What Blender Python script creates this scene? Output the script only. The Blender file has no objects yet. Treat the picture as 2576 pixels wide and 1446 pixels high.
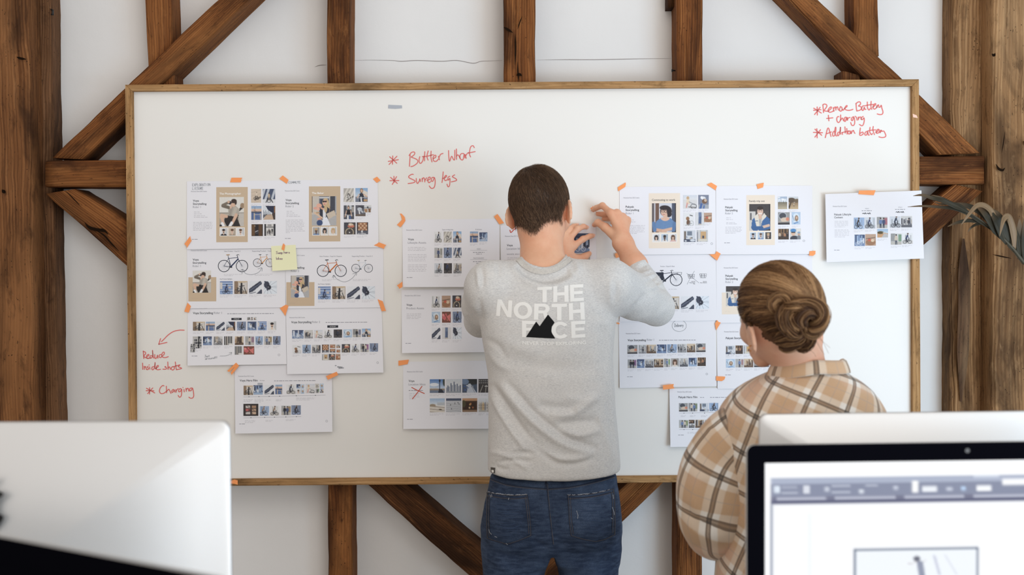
import bpy, bmesh, math, random
import numpy as np
from mathutils import Vector, Matrix, Quaternion, noise as mnoise
from mathutils.bvhtree import BVHTree

# ------------------------------------------------------------------ camera, world, light, exposure
scene = bpy.context.scene
COL = scene.collection
R = math.radians
W, H, F = 2576.0, 1446.0, 2822.0
CAM = Vector((0.0, -3.4, 1.54))
CROT = Matrix.Rotation(R(90 - 1.7), 3, 'X') @ Matrix.Rotation(R(-0.35), 3, 'Z')
cd = bpy.data.cameras.new('camera'); cam = bpy.data.objects.new('camera', cd); COL.objects.link(cam)
cam.location = CAM; cam.rotation_euler = CROT.to_euler()
cd.sensor_width = 36.0; cd.lens = 36.0 * F / W; cd.clip_start = 0.05
cd.dof.use_dof = True; cd.dof.focus_distance = 3.25; cd.dof.aperture_fstop = 3.6
scene.camera = cam

wd = bpy.data.worlds.new('world'); scene.world = wd; wd.use_nodes = True
wn = wd.node_tree.nodes; wl = wd.node_tree.links
bg = wn['Background']
wtc = wn.new('ShaderNodeTexCoord'); wsep = wn.new('ShaderNodeSeparateXYZ'); wmr = wn.new('ShaderNodeMapRange')
wmix = wn.new('ShaderNodeMix'); wmix.data_type = 'RGBA'
wl.new(wtc.outputs['Generated'], wsep.inputs[0]); wl.new(wsep.outputs['X'], wmr.inputs['Value'])
wmr.inputs['From Min'].default_value = -1; wmr.inputs['From Max'].default_value = 1
wmix.inputs[6].default_value = (1.0, 0.885, 0.785, 1); wmix.inputs[7].default_value = (0.90, 0.96, 1.0, 1)
wl.new(wmr.outputs[0], wmix.inputs[0]); wl.new(wmix.outputs[2], bg.inputs['Color'])
wst = wn.new('ShaderNodeMapRange'); wl.new(wsep.outputs['Y'], wst.inputs['Value'])     # the room is brighter behind the photographer
wst.inputs['From Min'].default_value = -1; wst.inputs['From Max'].default_value = 0.3; wst.inputs['To Min'].default_value = 1.0; wst.inputs['To Max'].default_value = 0.30
wl.new(wst.outputs[0], bg.inputs['Strength'])

def area(name, loc, tgt, sx, sy, power, color):
    l = bpy.data.lights.new(name, 'AREA'); l.shape = 'RECTANGLE'; l.size = sx; l.size_y = sy
    l.energy = power; l.color = color
    o = bpy.data.objects.new(name, l); COL.objects.link(o); o.location = loc
    o.rotation_euler = (Vector(tgt) - Vector(loc)).to_track_quat('-Z', 'Y').to_euler()
    return o
area('skylight', (1.1, -4.8, 4.4), (0.0, 0, 1.5), 2.0, 1.6, 30, (1.0, 0.95, 0.88))
area('window_daylight', (1.9, -4.7, 1.15), (0.5, 0, 1.1), 2.6, 2.0, 62, (0.97, 0.985, 1.0))
area('low_window_daylight', (2.5, -3.0, 0.75), (1.1, 0.0, 0.95), 1.6, 1.3, 62, (0.50, 0.75, 1.0))
scene.view_settings.view_transform = 'Standard'; scene.view_settings.look = 'None'
scene.view_settings.gamma = 1.0; scene.view_settings.use_curve_mapping = False
scene.view_settings.exposure = 0.0

# ------------------------------------------------------------------ helpers
def P(x, y, Y):
    """the point at real depth Y (metres from the whiteboard's face) that is seen at photo pixel (x, y)"""
    d = CROT @ Vector(((x - W / 2) / F, -(y - H / 2) / F, -1.0))
    return CAM + d * ((Y - CAM.y) / d.y)
def PR(x, y):
    return (CROT @ Vector(((x - W / 2) / F, -(y - H / 2) / F, -1.0))).normalized()
def s2l(c):
    c = np.asarray(c, float) / 255.0
    return np.where(c <= 0.04045, c / 12.92, ((c + 0.055) / 1.055) ** 2.4)
def srgb(r, g, b): return tuple(float(v) for v in s2l((r, g, b))) + (1.0,)

def tag(o, label=None, cat=None, group=None, kind=None):
    if label: o['label'] = label
    if cat: o['category'] = cat
    if group: o['group'] = group
    if kind: o['kind'] = kind
    return o
def link(name, me, mat=None, parent=None, smooth=False):
    o = bpy.data.objects.new(name, me); COL.objects.link(o)
    if mat is not None:
        for m in (mat if isinstance(mat, (list, tuple)) else [mat]): me.materials.append(m)
    if smooth: me.polygons.foreach_set('use_smooth', [True] * len(me.polygons))
    if parent is not None:
        o.parent = parent; o.matrix_parent_inverse = parent.matrix_world.inverted()
    return o
def mesh(name, verts, faces, mat=None, parent=None, smooth=False):
    me = bpy.data.meshes.new(name)
    me.from_pydata([tuple(map(float, v)) for v in verts], [], [tuple(int(i) for i in f) for f in faces]); me.update()
    return link(name, me, mat, parent, smooth)
def npmesh(name, V, Q, mat=None, parent=None, smooth=True, col=None):
    """mesh from numpy arrays (quads or tris of one size)"""
    me = bpy.data.meshes.new(name); V = np.asarray(V, np.float32); Q = np.asarray(Q, np.int32); n = Q.shape[1]
    me.vertices.add(len(V)); me.vertices.foreach_set('co', V.ravel())
    me.loops.add(Q.size); me.loops.foreach_set('vertex_index', Q.ravel())
    me.polygons.add(len(Q)); me.polygons.foreach_set('loop_start', np.arange(0, Q.size, n, dtype=np.int32))
    me.update(calc_edges=True)
    if col is not None:
        a = me.color_attributes.new('Col', 'FLOAT_COLOR', 'POINT')
        c = np.ones((len(V), 4), np.float32); c[:, :3] = col; a.data.foreach_set('color', c.ravel())
    me.validate()
    return link(name, me, mat, parent, smooth)
def empty(name, loc, label, cat, group=None):
    o = bpy.data.objects.new(name, None); COL.objects.link(o); o.location = loc; o.empty_display_size = 0.1
    bpy.context.view_layer.update()
    return tag(o, label, cat, group)

class MB:
    """collects pieces into one mesh"""
    def __init__(s): s.v = []; s.f = []
    def add(s, vs, fs):
        o = len(s.v); s.v += [tuple(v) for v in vs]; s.f += [tuple(i + o for i in f) for f in fs]
    def box(s, lo, hi):
        x0, y0, z0 = lo; x1, y1, z1 = hi
        s.add([(x0,y0,z0),(x1,y0,z0),(x1,y1,z0),(x0,y1,z0),(x0,y0,z1),(x1,y0,z1),(x1,y1,z1),(x0,y1,z1)],
              [(0,3,2,1),(4,5,6,7),(0,1,5,4),(1,2,6,5),(2,3,7,6),(3,0,4,7)])
    def tube(s, pts, rad, n=8, cap=True):
        pts = [Vector(p) for p in pts]; m = len(pts)
        if not hasattr(rad, '__len__'): rad = [rad] * m
        t0 = (pts[1] - pts[0]).normalized(); up = Vector((0, 0, 1)) if abs(t0.z) < 0.9 else Vector((1, 0, 0))
        u = t0.cross(up).normalized(); vs = []
        for i, p in enumerate(pts):
            t = (pts[min(i + 1, m - 1)] - pts[max(i - 1, 0)])
            t = t.normalized() if t.length > 1e-9 else t0
            u = (u - t * u.dot(t)); u = u.normalized() if u.length > 1e-6 else t.orthogonal().normalized()
            w = t.cross(u)
            for k in range(n):
                a = 2 * math.pi * k / n; vs.append(p + (u * math.cos(a) + w * math.sin(a)) * rad[i])
        fs = [(i*n+k, i*n+(k+1) % n, (i+1)*n+(k+1) % n, (i+1)*n+k) for i in range(m-1) for k in range(n)]
        if cap: fs += [tuple(reversed(range(n))), tuple((m-1)*n+k for k in range(n))]
        s.add(vs, fs)
    def build(s, name, mat, parent=None, smooth=False): return mesh(name, s.v, s.f, mat, parent, smooth)

def smooth_path(pts, sub=6, closed=False):
    """Catmull-Rom through points"""
    pts = [np.asarray(p, float) for p in pts]; n = len(pts)
    if n < 3: return [pts[0] + (pts[1] - pts[0]) * t for t in np.linspace(0, 1, 3)] if n == 2 else pts
    out = []
    for i in range(n if closed else n - 1):
        a = pts[(i-1) % n] if (closed or i > 0) else 2 * pts[0] - pts[1]
        b = pts[i]; c = pts[(i+1) % n]
        d = pts[(i+2) % n] if (closed or i + 2 < n) else 2 * pts[-1] - pts[-2]
        for k in range(sub):
            t = k / sub
            out.append(0.5 * ((2*b) + (c-a)*t + (2*a-5*b+4*c-d)*t*t + (3*b-a-3*c+d)*t**3))
    if not closed: out.append(pts[-1])
    return out

# ------------------------------------------------------------------ materials
def mat(name, col=(0.8, 0.8, 0.8, 1), rough=0.5, metal=0.0, spec=0.5, emit=0.0):
    m = bpy.data.materials.new(name); m.use_nodes = True; b = m.node_tree.nodes['Principled BSDF']
    b.inputs['Base Color'].default_value = col; b.inputs['Roughness'].default_value = rough
    b.inputs['Metallic'].default_value = metal; b.inputs['Specular IOR Level'].default_value = spec
    if emit: b.inputs['Emission Color'].default_value = col; b.inputs['Emission Strength'].default_value = emit
    return m
class NT:
    def __init__(s, m): s.t = m.node_tree; s.n = s.t.nodes; s.l = s.t.links; s.b = s.n['Principled BSDF']
    def new(s, typ, **kw):
        n = s.n.new('ShaderNode' + typ)
        for k, v in kw.items(): setattr(n, k, v)
        return n
    def lk(s, a, b): s.l.new(a, b)
    def mapping(s, src, scale, loc=(0, 0, 0), rot=(0, 0, 0)):
        m = s.new('Mapping'); m.inputs['Scale'].default_value = scale; m.inputs['Location'].default_value = loc
        m.inputs['Rotation'].default_value = rot; s.lk(src, m.inputs[0]); return m.outputs[0]
    def noise(s, vec, scale, detail=4, rough=0.5, dist=0.0):
        n = s.new('TexNoise'); n.inputs['Scale'].default_value = scale; n.inputs['Detail'].default_value = detail
        n.inputs['Roughness'].default_value = rough; n.inputs['Distortion'].default_value = dist
        if vec is not None: s.lk(vec, n.inputs['Vector'])
        return n.outputs['Fac']
    def ramp(s, fac, stops, interp='LINEAR'):
        r = s.new('ValToRGB'); r.color_ramp.interpolation = interp; e = r.color_ramp.elements
        while len(e) < len(stops): e.new(0.5)
        for k, (p, c) in enumerate(stops):
            e[k].position = p; e[k].color = c if len(c) == 4 else tuple(c) + (1,)
        s.lk(fac, r.inputs[0]); return r.outputs[0]
    def mix(s, fac, a, b, mode='MIX'):
        m = s.new('Mix', data_type='RGBA', blend_type=mode)
        for i, v in ((0, fac), (6, a), (7, b)):
            if hasattr(v, 'links'): s.lk(v, m.inputs[i])
            else: m.inputs[i].default_value = v
        return m.outputs[2]
    def math(s, op, a, b=None, c=None, clamp=False):
        m = s.new('Math', operation=op, use_clamp=clamp)
        for i, v in enumerate((a, b, c)):
            if v is None: continue
            if hasattr(v, 'links'): s.lk(v, m.inputs[i])
            else: m.inputs[i].default_value = v
        return m.outputs[0]
    def bump(s, h, strength, dist=0.01):
        b = s.new('Bump'); b.inputs['Strength'].default_value = strength; b.inputs['Distance'].default_value = dist
        s.lk(h, b.inputs['Height']); s.lk(b.outputs[0], s.b.inputs['Normal'])
    def color(s, c): s.lk(c, s.b.inputs['Base Color'])

M = {}
def wood_mat(name, dark, mid, light, gscale=1.0, flecks=True):
    m = mat(name, rough=0.78, spec=0.18); n = NT(m)
    uv = n.new('UVMap').outputs[0]
    info = n.new('ObjectInfo').outputs['Random']
    comb = n.new('CombineXYZ'); n.lk(n.math('MULTIPLY', info, 37.0), comb.inputs[0]); n.lk(n.math('MULTIPLY', info, 11.0), comb.inputs[1])
    add = n.new('VectorMath', operation='ADD'); n.lk(uv, add.inputs[0]); n.lk(comb.outputs[0], add.inputs[1]); v = add.outputs[0]
    warp = n.noise(n.mapping(v, (1.6, 5, 1)), 1.0, 3)
    wv = n.new('CombineXYZ'); n.lk(n.math('MULTIPLY', warp, 0.06), wv.inputs[1])
    add2 = n.new('VectorMath', operation='ADD'); n.lk(v, add2.inputs[0]); n.lk(wv.outputs[0], add2.inputs[1]); v2 = add2.outputs[0]
    grain = n.noise(n.mapping(v2, (3.0*gscale, 120*gscale, 1)), 1.0, 5, 0.66)
    wave = n.new('TexWave', wave_type='BANDS', bands_direction='Y'); wave.inputs['Scale'].default_value = 38*gscale; wave.inputs['Distortion'].default_value = 5.0; wave.inputs['Detail'].default_value = 3; wave.inputs['Detail Scale'].default_value = 0.25
    n.lk(n.mapping(v2, (0.22, 1, 1)), wave.inputs['Vector'])
    patch = n.noise(n.mapping(v, (2.2, 9, 1)), 1.0, 5, 0.6, 0.6)
    c = n.ramp(grain, [(0.28, dark), (0.5, mid), (0.74, light)])
    c = n.mix(n.ramp(wave.outputs['Fac'], [(0.10, (0.55,)*3), (0.45, (0,)*3)]), c, dark + (1,))
    dk = tuple(x * 0.42 for x in dark[:3])
    c = n.mix(n.ramp(patch, [(0.38, (0.85,)*3), (0.54, (0, 0, 0))]), c, dk + (1,))
    warm = n.noise(n.mapping(v, (1.3, 6, 1), (5, 3, 0)), 1.0, 4)
    c = n.mix(n.ramp(warm, [(0.52, (0, 0, 0)), (0.75, (0.55,)*3)]), c, tuple(min(1, x * 1.35) for x in light[:3]) + (1,))
    pores = n.noise(n.mapping(v, (60, 160, 1)), 1.0, 2, 0.5)
    blot = n.noise(n.mapping(v, (9, 26, 1), (2, 8, 0)), 1.0, 6, 0.68, 0.4)
    c = n.mix(n.ramp(blot, [(0.30, (0.7,)*3), (0.46, (0, 0, 0))]), c, dk + (1,))
    c = n.mix(n.ramp(blot, [(0.58, (0, 0, 0)), (0.74, (0.5,)*3)]), c, light + (1,))
    c = n.mix(n.ramp(pores, [(0.66, (0, 0, 0)), (0.74, (0.7,)*3)]), c, tuple(x * 0.25 for x in dark[:3]) + (1,))
    vor = n.new('TexVoronoi'); vor.inputs['Scale'].default_value = 1.0; n.lk(n.mapping(v, (70, 90, 1)), vor.inputs['Vector'])
    hm = n.noise(n.mapping(v, (11, 11, 1), (1, 4, 0)), 1.0, 2); worm = n.math('MULTIPLY', n.math('LESS_THAN', vor.outputs['Distance'], 0.13), n.ramp(hm, [(0.5, (0,)*3), (0.58, (0.85,)*3)]))
    c = n.mix(worm, c, tuple(x * 0.15 for x in dark[:3]) + (1,))
    if flecks:
        fl = n.noise(n.mapping(v, (45, 70, 1), (9, 2, 0)), 1.0, 3, 0.6)
        c = n.mix(n.ramp(fl, [(0.75, (0, 0, 0)), (0.8, (0.6,)*3)]), c, (0.42, 0.34, 0.26, 1))
    n.color(c)
    crack = n.noise(n.mapping(v2, (2.0, 38, 1), (3, 7, 0)), 1.0, 2, 0.4)
    hgt = n.math('ADD', n.math('ADD', grain, n.math('MULTIPLY', wave.outputs['Fac'], 0.35)), n.math('MULTIPLY', n.ramp(crack, [(0.3, (0,)*3), (0.36, (1,)*3)]), 1.5))
    n.bump(hgt, 0.55, 0.006)
    return m
M['timber'] = wood_mat('timber', (0.086, 0.027, 0.0072), (0.205, 0.071, 0.0190), (0.35, 0.145, 0.046))
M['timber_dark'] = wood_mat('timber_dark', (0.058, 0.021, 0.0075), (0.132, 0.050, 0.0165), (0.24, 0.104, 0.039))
M['timber_grey'] = wood_mat('timber_grey', (0.145, 0.070, 0.029), (0.295, 0.160, 0.070), (0.45, 0.275, 0.138), 0.8)
M['oak'] = wood_mat('pale_oak', (0.33, 0.175, 0.070), (0.43, 0.245, 0.105), (0.52, 0.32, 0.155), 0.9, False)
M['plaster'] = mat('plaster', (0.70, 0.68, 0.655, 1), 0.85, spec=0.2)
n = NT(M['plaster']); tc = n.new('TexCoord').outputs['Object']
n.color(n.mix(n.ramp(n.noise(tc, 1.3, 5, 0.6), [(0.35, (0,)*3), (0.7, (1,)*3)]), (0.755, 0.735, 0.715, 1), (0.70, 0.68, 0.662, 1)))
n.bump(n.noise(tc, 9, 6, 0.6), 0.25, 0.008)
M['floor'] = wood_mat('floorboards', (0.38, 0.31, 0.24), (0.50, 0.42, 0.33), (0.60, 0.52, 0.42), 0.6, False)
M['board'] = mat('whiteboard', (0.80, 0.775, 0.735, 1), 0.3, spec=0.22)
M['paper'] = mat('paper', (0.80, 0.79, 0.825, 1), 0.7, spec=0.2)
M['tan'] = mat('tan_print', srgb(200, 178, 152), 0.7, spec=0.2)
M['cream'] = mat('cream_print', srgb(233, 219, 203), 0.7, spec=0.2)
M['ink'] = mat('ink_dark', srgb(52, 54, 62), 0.7, spec=0.2)
M['ink_mid'] = mat('ink_mid', srgb(152, 152, 160), 0.7, spec=0.2)
M['ink_pale'] = mat('ink_pale', srgb(200, 198, 204), 0.7, spec=0.2)
M['ink_white'] = mat('ink_white', srgb(244, 242, 240), 0.7, spec=0.2)
M['pen'] = mat('pen', srgb(128, 132, 138), 0.6, spec=0.2)
M['marker'] = mat('red_marker', srgb(222, 112, 108), 0.5, spec=0.3)
M['marker_dark'] = mat('red_marker_dry', srgb(200, 92, 76), 0.5, spec=0.3)
M['tape'] = mat('orange_tape', srgb(246, 158, 98), 0.6, spec=0.25)
M['tape_pale'] = mat('faded_tape', srgb(238, 196, 176), 0.6, spec=0.25)
M['tape_grey'] = mat('grey_tape', srgb(172, 176, 184), 0.6, spec=0.25)
M['sticky'] = mat('sticky_note', srgb(236, 235, 196), 0.7, spec=0.2)
M['print'] = mat('photo_print', rough=0.6, spec=0.25)
n = NT(M['print']); a = n.new('Attribute', attribute_name='Col'); n.color(a.outputs['Color'])
M['black'] = mat('black_iron', (0.012, 0.012, 0.012, 1), 0.5)
M['crack'] = mat('crack', srgb(150, 142, 138), 0.9, spec=0.1)
# ------------------------------------------------------------------ the room
YW = 0.13                                   # the plaster face; the whiteboard's face is Y = 0
def struct(o, label, cat): return tag(o, label, cat, kind='structure')
b = MB(); b.box((-4.5, YW, 0), (4.5, YW + 0.2, 3.4)); wall = b.build('wall_back', M['plaster'])
struct(wall, 'white plastered wall behind the whiteboard and timber frame', 'wall')
fl = mesh('floor', [(-4.5, -5.5, 0), (4.5, -5.5, 0), (4.5, YW, 0), (-4.5, YW, 0)], [(0, 1, 2, 3)], M['floor'])
uvl = fl.data.uv_layers.new(name='UVMap')
for i, l in enumerate(fl.data.loops): c = fl.data.vertices[l.vertex_index].co; uvl.data[i].uv = (c.x, c.y)
struct(fl, 'brown wooden floorboards under the desk and people', 'floor')

def beam(name, A0, A1, B1, B0, Yf, Yb, material, label, seed, rough=1.0, cat='timber beam', chamfer=0.008, n=46):
    """hewn timber: A0-A1 and B0-B1 are the two long front edges (photo pixels at depth Yf), carried straight back to Yb"""
    a0, a1, b1, b0 = (np.array(P(*p, Yf)) for p in (A0, A1, B1, B0))
    L = np.linalg.norm((a1 + b1) / 2 - (a0 + b0) / 2)
    m = max(6, int(L / 0.03)); prof = []
    wd_ = np.linalg.norm(b0 - a0); ch = chamfer / max(wd_, 0.03); D = Yb - Yf
    ns = max(3, int(wd_ / 0.014))
    for y in np.linspace(D, chamfer, 5): prof.append((0.0, y))
    prof += [(ch * 0.3, chamfer * 0.3)] + [(s, 0.0) for s in np.linspace(ch, 1 - ch, ns + 1)] + [(1 - ch * 0.3, chamfer * 0.3)]
    for y in np.linspace(chamfer, D, 5): prof.append((1.0, y))
    k = len(prof); vs = []; uvs = []
    per = [0.0]
    for i in range(1, k): per.append(per[-1] + math.hypot((prof[i][0] - prof[i-1][0]) * wd_, prof[i][1] - prof[i-1][1]))
    ax = ((a1 + b1) - (a0 + b0)); ax /= np.linalg.norm(ax); side = np.cross(ax, (0, 1, 0)); side /= np.linalg.norm(side)
    for i in range(m + 1):
        t = i / m; a = a0 + (a1 - a0) * t; bb = b0 + (b1 - b0) * t
        ea = mnoise.noise(Vector((t * L * 5, seed * 3.1, 0.3))) * 0.0022 + mnoise.noise(Vector((t * L * 23, seed * 3.1, 4.3))) * 0.0014
        eb = mnoise.noise(Vector((t * L * 5, seed * 3.1, 9.3))) * 0.0022 + mnoise.noise(Vector((t * L * 23, seed * 3.1, 14.3))) * 0.0014
        for j, (s, y) in enumerate(prof):
            p = a + (bb - a) * s + side * rough * (ea * (1 - s) + eb * s)
            amp = 1.0 if y < D * 0.8 else 0.0
            dy = y + amp * rough * (mnoise.noise(Vector((t * L * 4, s * 3 + seed, y * 20))) * 0.004 + mnoise.noise(Vector((t * L * 14, s * 9 + seed, y * 50))) * 0.0015)
            vs.append((p[0], p[1] + max(dy, -0.006), p[2])); uvs.append((t * L, per[j]))
    fs = [(i*k+j, (i+1)*k+j, (i+1)*k+j+1, i*k+j+1) for i in range(m) for j in range(k - 1)]
    fs += [tuple(range(k)), tuple(m*k + j for j in reversed(range(k)))]
    o = mesh(name, vs, fs, material, None, True)
    uvl = o.data.uv_layers.new(name='UVMap')
    for i, l in enumerate(o.data.loops): uvl.data[i].uv = uvs[l.vertex_index]
    bm = bmesh.new(); bm.from_mesh(o.data); bmesh.ops.recalc_face_normals(bm, faces=bm.faces); bm.to_mesh(o.data); bm.free()
    return struct(o, label, cat)
M['timber_post'] = wood_mat('timber_post', (0.085, 0.032, 0.011), (0.190, 0.076, 0.026), (0.30, 0.135, 0.052), 0.9)
M['timber_brown'] = wood_mat('timber_brown', (0.075, 0.033, 0.014), (0.155, 0.070, 0.030), (0.26, 0.13, 0.062))
T, TD, TG = M['timber'], M['timber_dark'], M['timber_grey']
BT, FL = -300, 1890
def ex(p, q, y):  # the point on line p-q at pixel row y
    t = (y - p[1]) / (q[1] - p[1]); return (p[0] + (q[0] - p[0]) * t, y)
def vert(name, l0, l1, r0, r1, Yf, material, label, seed, y0=BT, y1=FL, **kw):
    return beam(name, ex(l0, l1, y0), ex(l0, l1, y1), ex(r0, r1, y1), ex(r0, r1, y0), Yf, YW, material, label, seed, **kw)
vert('timber_post', (-110, 0), (-100, 700), (72, 0), (82, 700), -0.03, M['timber_post'], 'thick dark oak post at the left end of the wall frame', 1.3, rough=1.4, cat='timber post')
vert('timber_post', (30, 0), (40, 700), (126, 0), (139, 700), 0.055, M['timber_brown'], 'narrow greyer post set against the thick post at the left end of the frame', 2.7, rough=1.3, cat='timber post')
vert('timber_post', (2395, 0), (2393, 1030), (2481, 0), (2476, 1030), 0.055, TG, 'narrow greyish post with a long bark scar, behind the palm leaf', 3.9, rough=1.6, cat='timber post', chamfer=0.02)
vert('timber_post', (2500, 0), (2497, 1030), (2720, 0), (2715, 1030), -0.03, TG, 'thick weathered grey-brown post at the right end of the wall frame', 5.1, rough=1.5, cat='timber post', chamfer=0.015)
vert('timber_stud', (363, 0), (370, 154), (430, 0), (437, 210), 0.032, T, 'upright stud above the brace over the top left corner of the whiteboard', 6.2, y1=262, cat='timber stud')
vert('timber_stud', (822, 0), (825, 1446), (879, 0), (886, 1446), 0.02, T, 'upright stud left of the handwritten red notes in the middle of the board', 7.4, cat='timber stud')
vert('timber_stud', (1267, 0), (1267, 206), (1346.5, 0), (1347, 206), 0.02, T, 'upright stud with a long split and a knot, above the man', 8.8, cat='timber stud')
vert('timber_stud', (1702, 0), (1703, 1446), (1768, 0), (1766, 1446), 0.02, T, 'upright stud between the man and the woman', 9.6, cat='timber stud')
vert('timber_stud', (2148, 0), (2150, 146), (2210, 0), (2213, 146), 0.032, T, 'upright stud standing on the brace above the top right corner of the whiteboard', 10.5, y1=140, cat='timber stud')
beam('timber_brace', (700, -146), (129, 396), (208, 401), (777, -146), 0.015, YW, T, 'long diagonal brace rising to the right over the top left corner of the whiteboard', 11.1, cat='timber brace')
beam('timber_brace', (190, 474), (420, 622), (420, 757), (113, 487), 0.016, YW, T, 'cracked short brace running down to the right below the left tie beam', 12.9, rough=1.7, cat='timber brace')
beam('timber_brace', (1907, -146), (2468, 384), (2362, 388), (1843, -146), 0.015, YW, T, 'long diagonal brace falling to the right over the top right corner of the whiteboard', 13.7, cat='timber brace')
beam('timber_brace', (2400, 463), (2240, 610), (2240, 692), (2475, 482), 0.016, YW, T, 'short brace below the right tie beam, partly behind the palm leaf', 14.4, cat='timber brace')
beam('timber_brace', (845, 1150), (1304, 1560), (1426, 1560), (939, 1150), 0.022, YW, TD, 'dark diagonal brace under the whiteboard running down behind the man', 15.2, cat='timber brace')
beam('timber_brace', (1628, 1165), (1235, 1546), (1340, 1534), (1720, 1165), 0.03, YW, T, 'diagonal brace under the whiteboard on the right of the man in jeans', 16.8, cat='timber brace')
beam('tie_beam', (114, 404), (430, 401), (430, 470), (114, 470), 0.008, YW, T, 'short horizontal tie beam at the left edge of the whiteboard', 17.5, cat='tie beam')
beam('tie_beam', (2200, 393), (2476, 392), (2476, 462), (2200, 462), 0.008, YW, T, 'short horizontal tie beam at the right edge of the whiteboard', 18.3, cat='tie beam')
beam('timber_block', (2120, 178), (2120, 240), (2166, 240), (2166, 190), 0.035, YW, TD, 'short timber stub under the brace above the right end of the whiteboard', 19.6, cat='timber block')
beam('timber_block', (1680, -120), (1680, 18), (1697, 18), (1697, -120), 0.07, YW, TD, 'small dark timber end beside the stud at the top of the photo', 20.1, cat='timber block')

# splits and knots of the centre stud and of the cracked brace
def strip_on(name, pts, w, Yf, material, parent, taper=True):
    pts = smooth_path(pts, 5); m = len(pts); vs = []; fs = []
    for i, p in enumerate(pts):
        d = pts[min(i+1, m-1)] - pts[max(i-1, 0)]; d = d / (np.linalg.norm(d) + 1e-9); nn = np.array((-d[1], d[0]))
        ww = w * (min(1, 3 * min(i, m-1-i) / m + 0.15) if taper else 1) / 2
        vs += [P(*(p + nn * ww), Yf), P(*(p - nn * ww), Yf)]
    fs = [(2*i, 2*i+1, 2*i+3, 2*i+2) for i in range(m - 1)]
    return mesh(name, vs, fs, material, parent)
obs = {o.get('label'): o for o in COL.objects}
M['split'] = mat('wood_split', (0.012, 0.006, 0.003, 1), 0.9, spec=0.05)
cs = next(o for o in COL.objects if 'knot, above the man' in o.get('label', ''))
strip_on('split', [(1296, 85), (1297, 120), (1296, 165)], 4, 0.0125, M['split'], cs)
strip_on('split', [(1302, 155), (1303, 185), (1306, 204)], 3, 0.0125, M['split'], cs)
strip_on('split', [(1267, 68), (1277, 74), (1290, 82)], 6, 0.0125, M['split'], cs)
strip_on('split', [(1302, 74), (1307, 58), (1314, 40)], 2.5, 0.0125, M['split'], cs)
strip_on('knot', [(1299, 190), (1306, 187), (1313, 191)], 7, 0.0125, M['split'], cs)
cb = next(o for o in COL.objects if 'cracked short brace' in o.get('label', ''))
strip_on('split', [(213, 560), (225, 572), (245, 578), (262, 580), (272, 590)], 8, 0.0085, M['split'], cb)
strip_on('split', [(240, 578), (262, 592), (280, 612), (300, 632)], 4, 0.0085, M['split'], cb)
strip_on('split', [(165, 480), (185, 500), (204, 520)], 2.5, 0.0085, M['split'], cb)
bp = next(o for o in COL.objects if 'thick weathered' in o.get('label', ''))
for q, w in (([(2505, 412), (2512, 424), (2522, 428), (2528, 422)], 6), ([(2528, 330), (2524, 360), (2520, 385)], 2.5), ([(2575, 355), (2582, 362), (2590, 356)], 8), ([(2497, 640), (2520, 645), (2545, 650)], 3), ([(2495, 135), (2500, 139), (2504, 134)], 7)):
    strip_on('knot' if w > 5 else 'split', q, w, -0.0385, M['split'], bp)
lp = next(o for o in COL.objects if 'thick dark oak' in o.get('label', ''))
strip_on('knot', [(42, 143), (52, 147), (66, 149)], 6, -0.0385, M['split'], lp)
strip_on('knot', [(5, 477), (10, 482), (14, 480)], 9, -0.0385, M['split'], lp)
rp = next(o for o in COL.objects if 'bark scar' in o.get('label', ''))
M['bark'] = wood_mat('bark_scar', (0.05, 0.024, 0.012), (0.11, 0.055, 0.028), (0.24, 0.15, 0.08), 0.7)
o = strip_on('bark_scar', [(2424, 600), (2424, 660), (2426, 740), (2424, 830), (2421, 930), (2418, 1010)], 30, 0.0465, M['bark'], rp)
uvl = o.data.uv_layers.new(name='UVMap')
for i, l in enumerate(o.data.loops): c = o.data.vertices[l.vertex_index].co; uvl.data[i].uv = (c.z, c.x)
# hairline cracks in the plaster, part of the wall
for q in ([(886, 152), (930, 151), (985, 152), (1010, 154), (1050, 152), (1110, 154), (1150, 152), (1190, 159), (1210, 154), (1235, 153), (1264, 152)],
          [(1350, 151), (1420, 150), (1500, 150), (1600, 148), (1695, 147)], [(792, 168), (805, 164), (822, 163)]):
    strip_on('hairline_crack', q, 1.6, YW - 0.001, M['crack'], wall)
b = MB(); b.tube([P(1690, 177, 0.05), P(1704, 178, 0.06)], 0.0022, 8); b.tube([P(1691, 174, 0.052), P(1691, 181, 0.052)], 0.0022, 8)
tag(b.build('iron_nail', M['black']), 'small black iron nail sticking out of the left side of the stud above the board', 'nail')
b = MB(); b.tube([P(129, 24, 0.06), P(133, 26, 0.05), P(133, 38, 0.05), P(129, 36, 0.05)], 0.003, 8)
tag(b.build('iron_hook', M['black'], None, True), 'small dark iron hook on the left posts near the top of the photo', 'hook')

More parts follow.
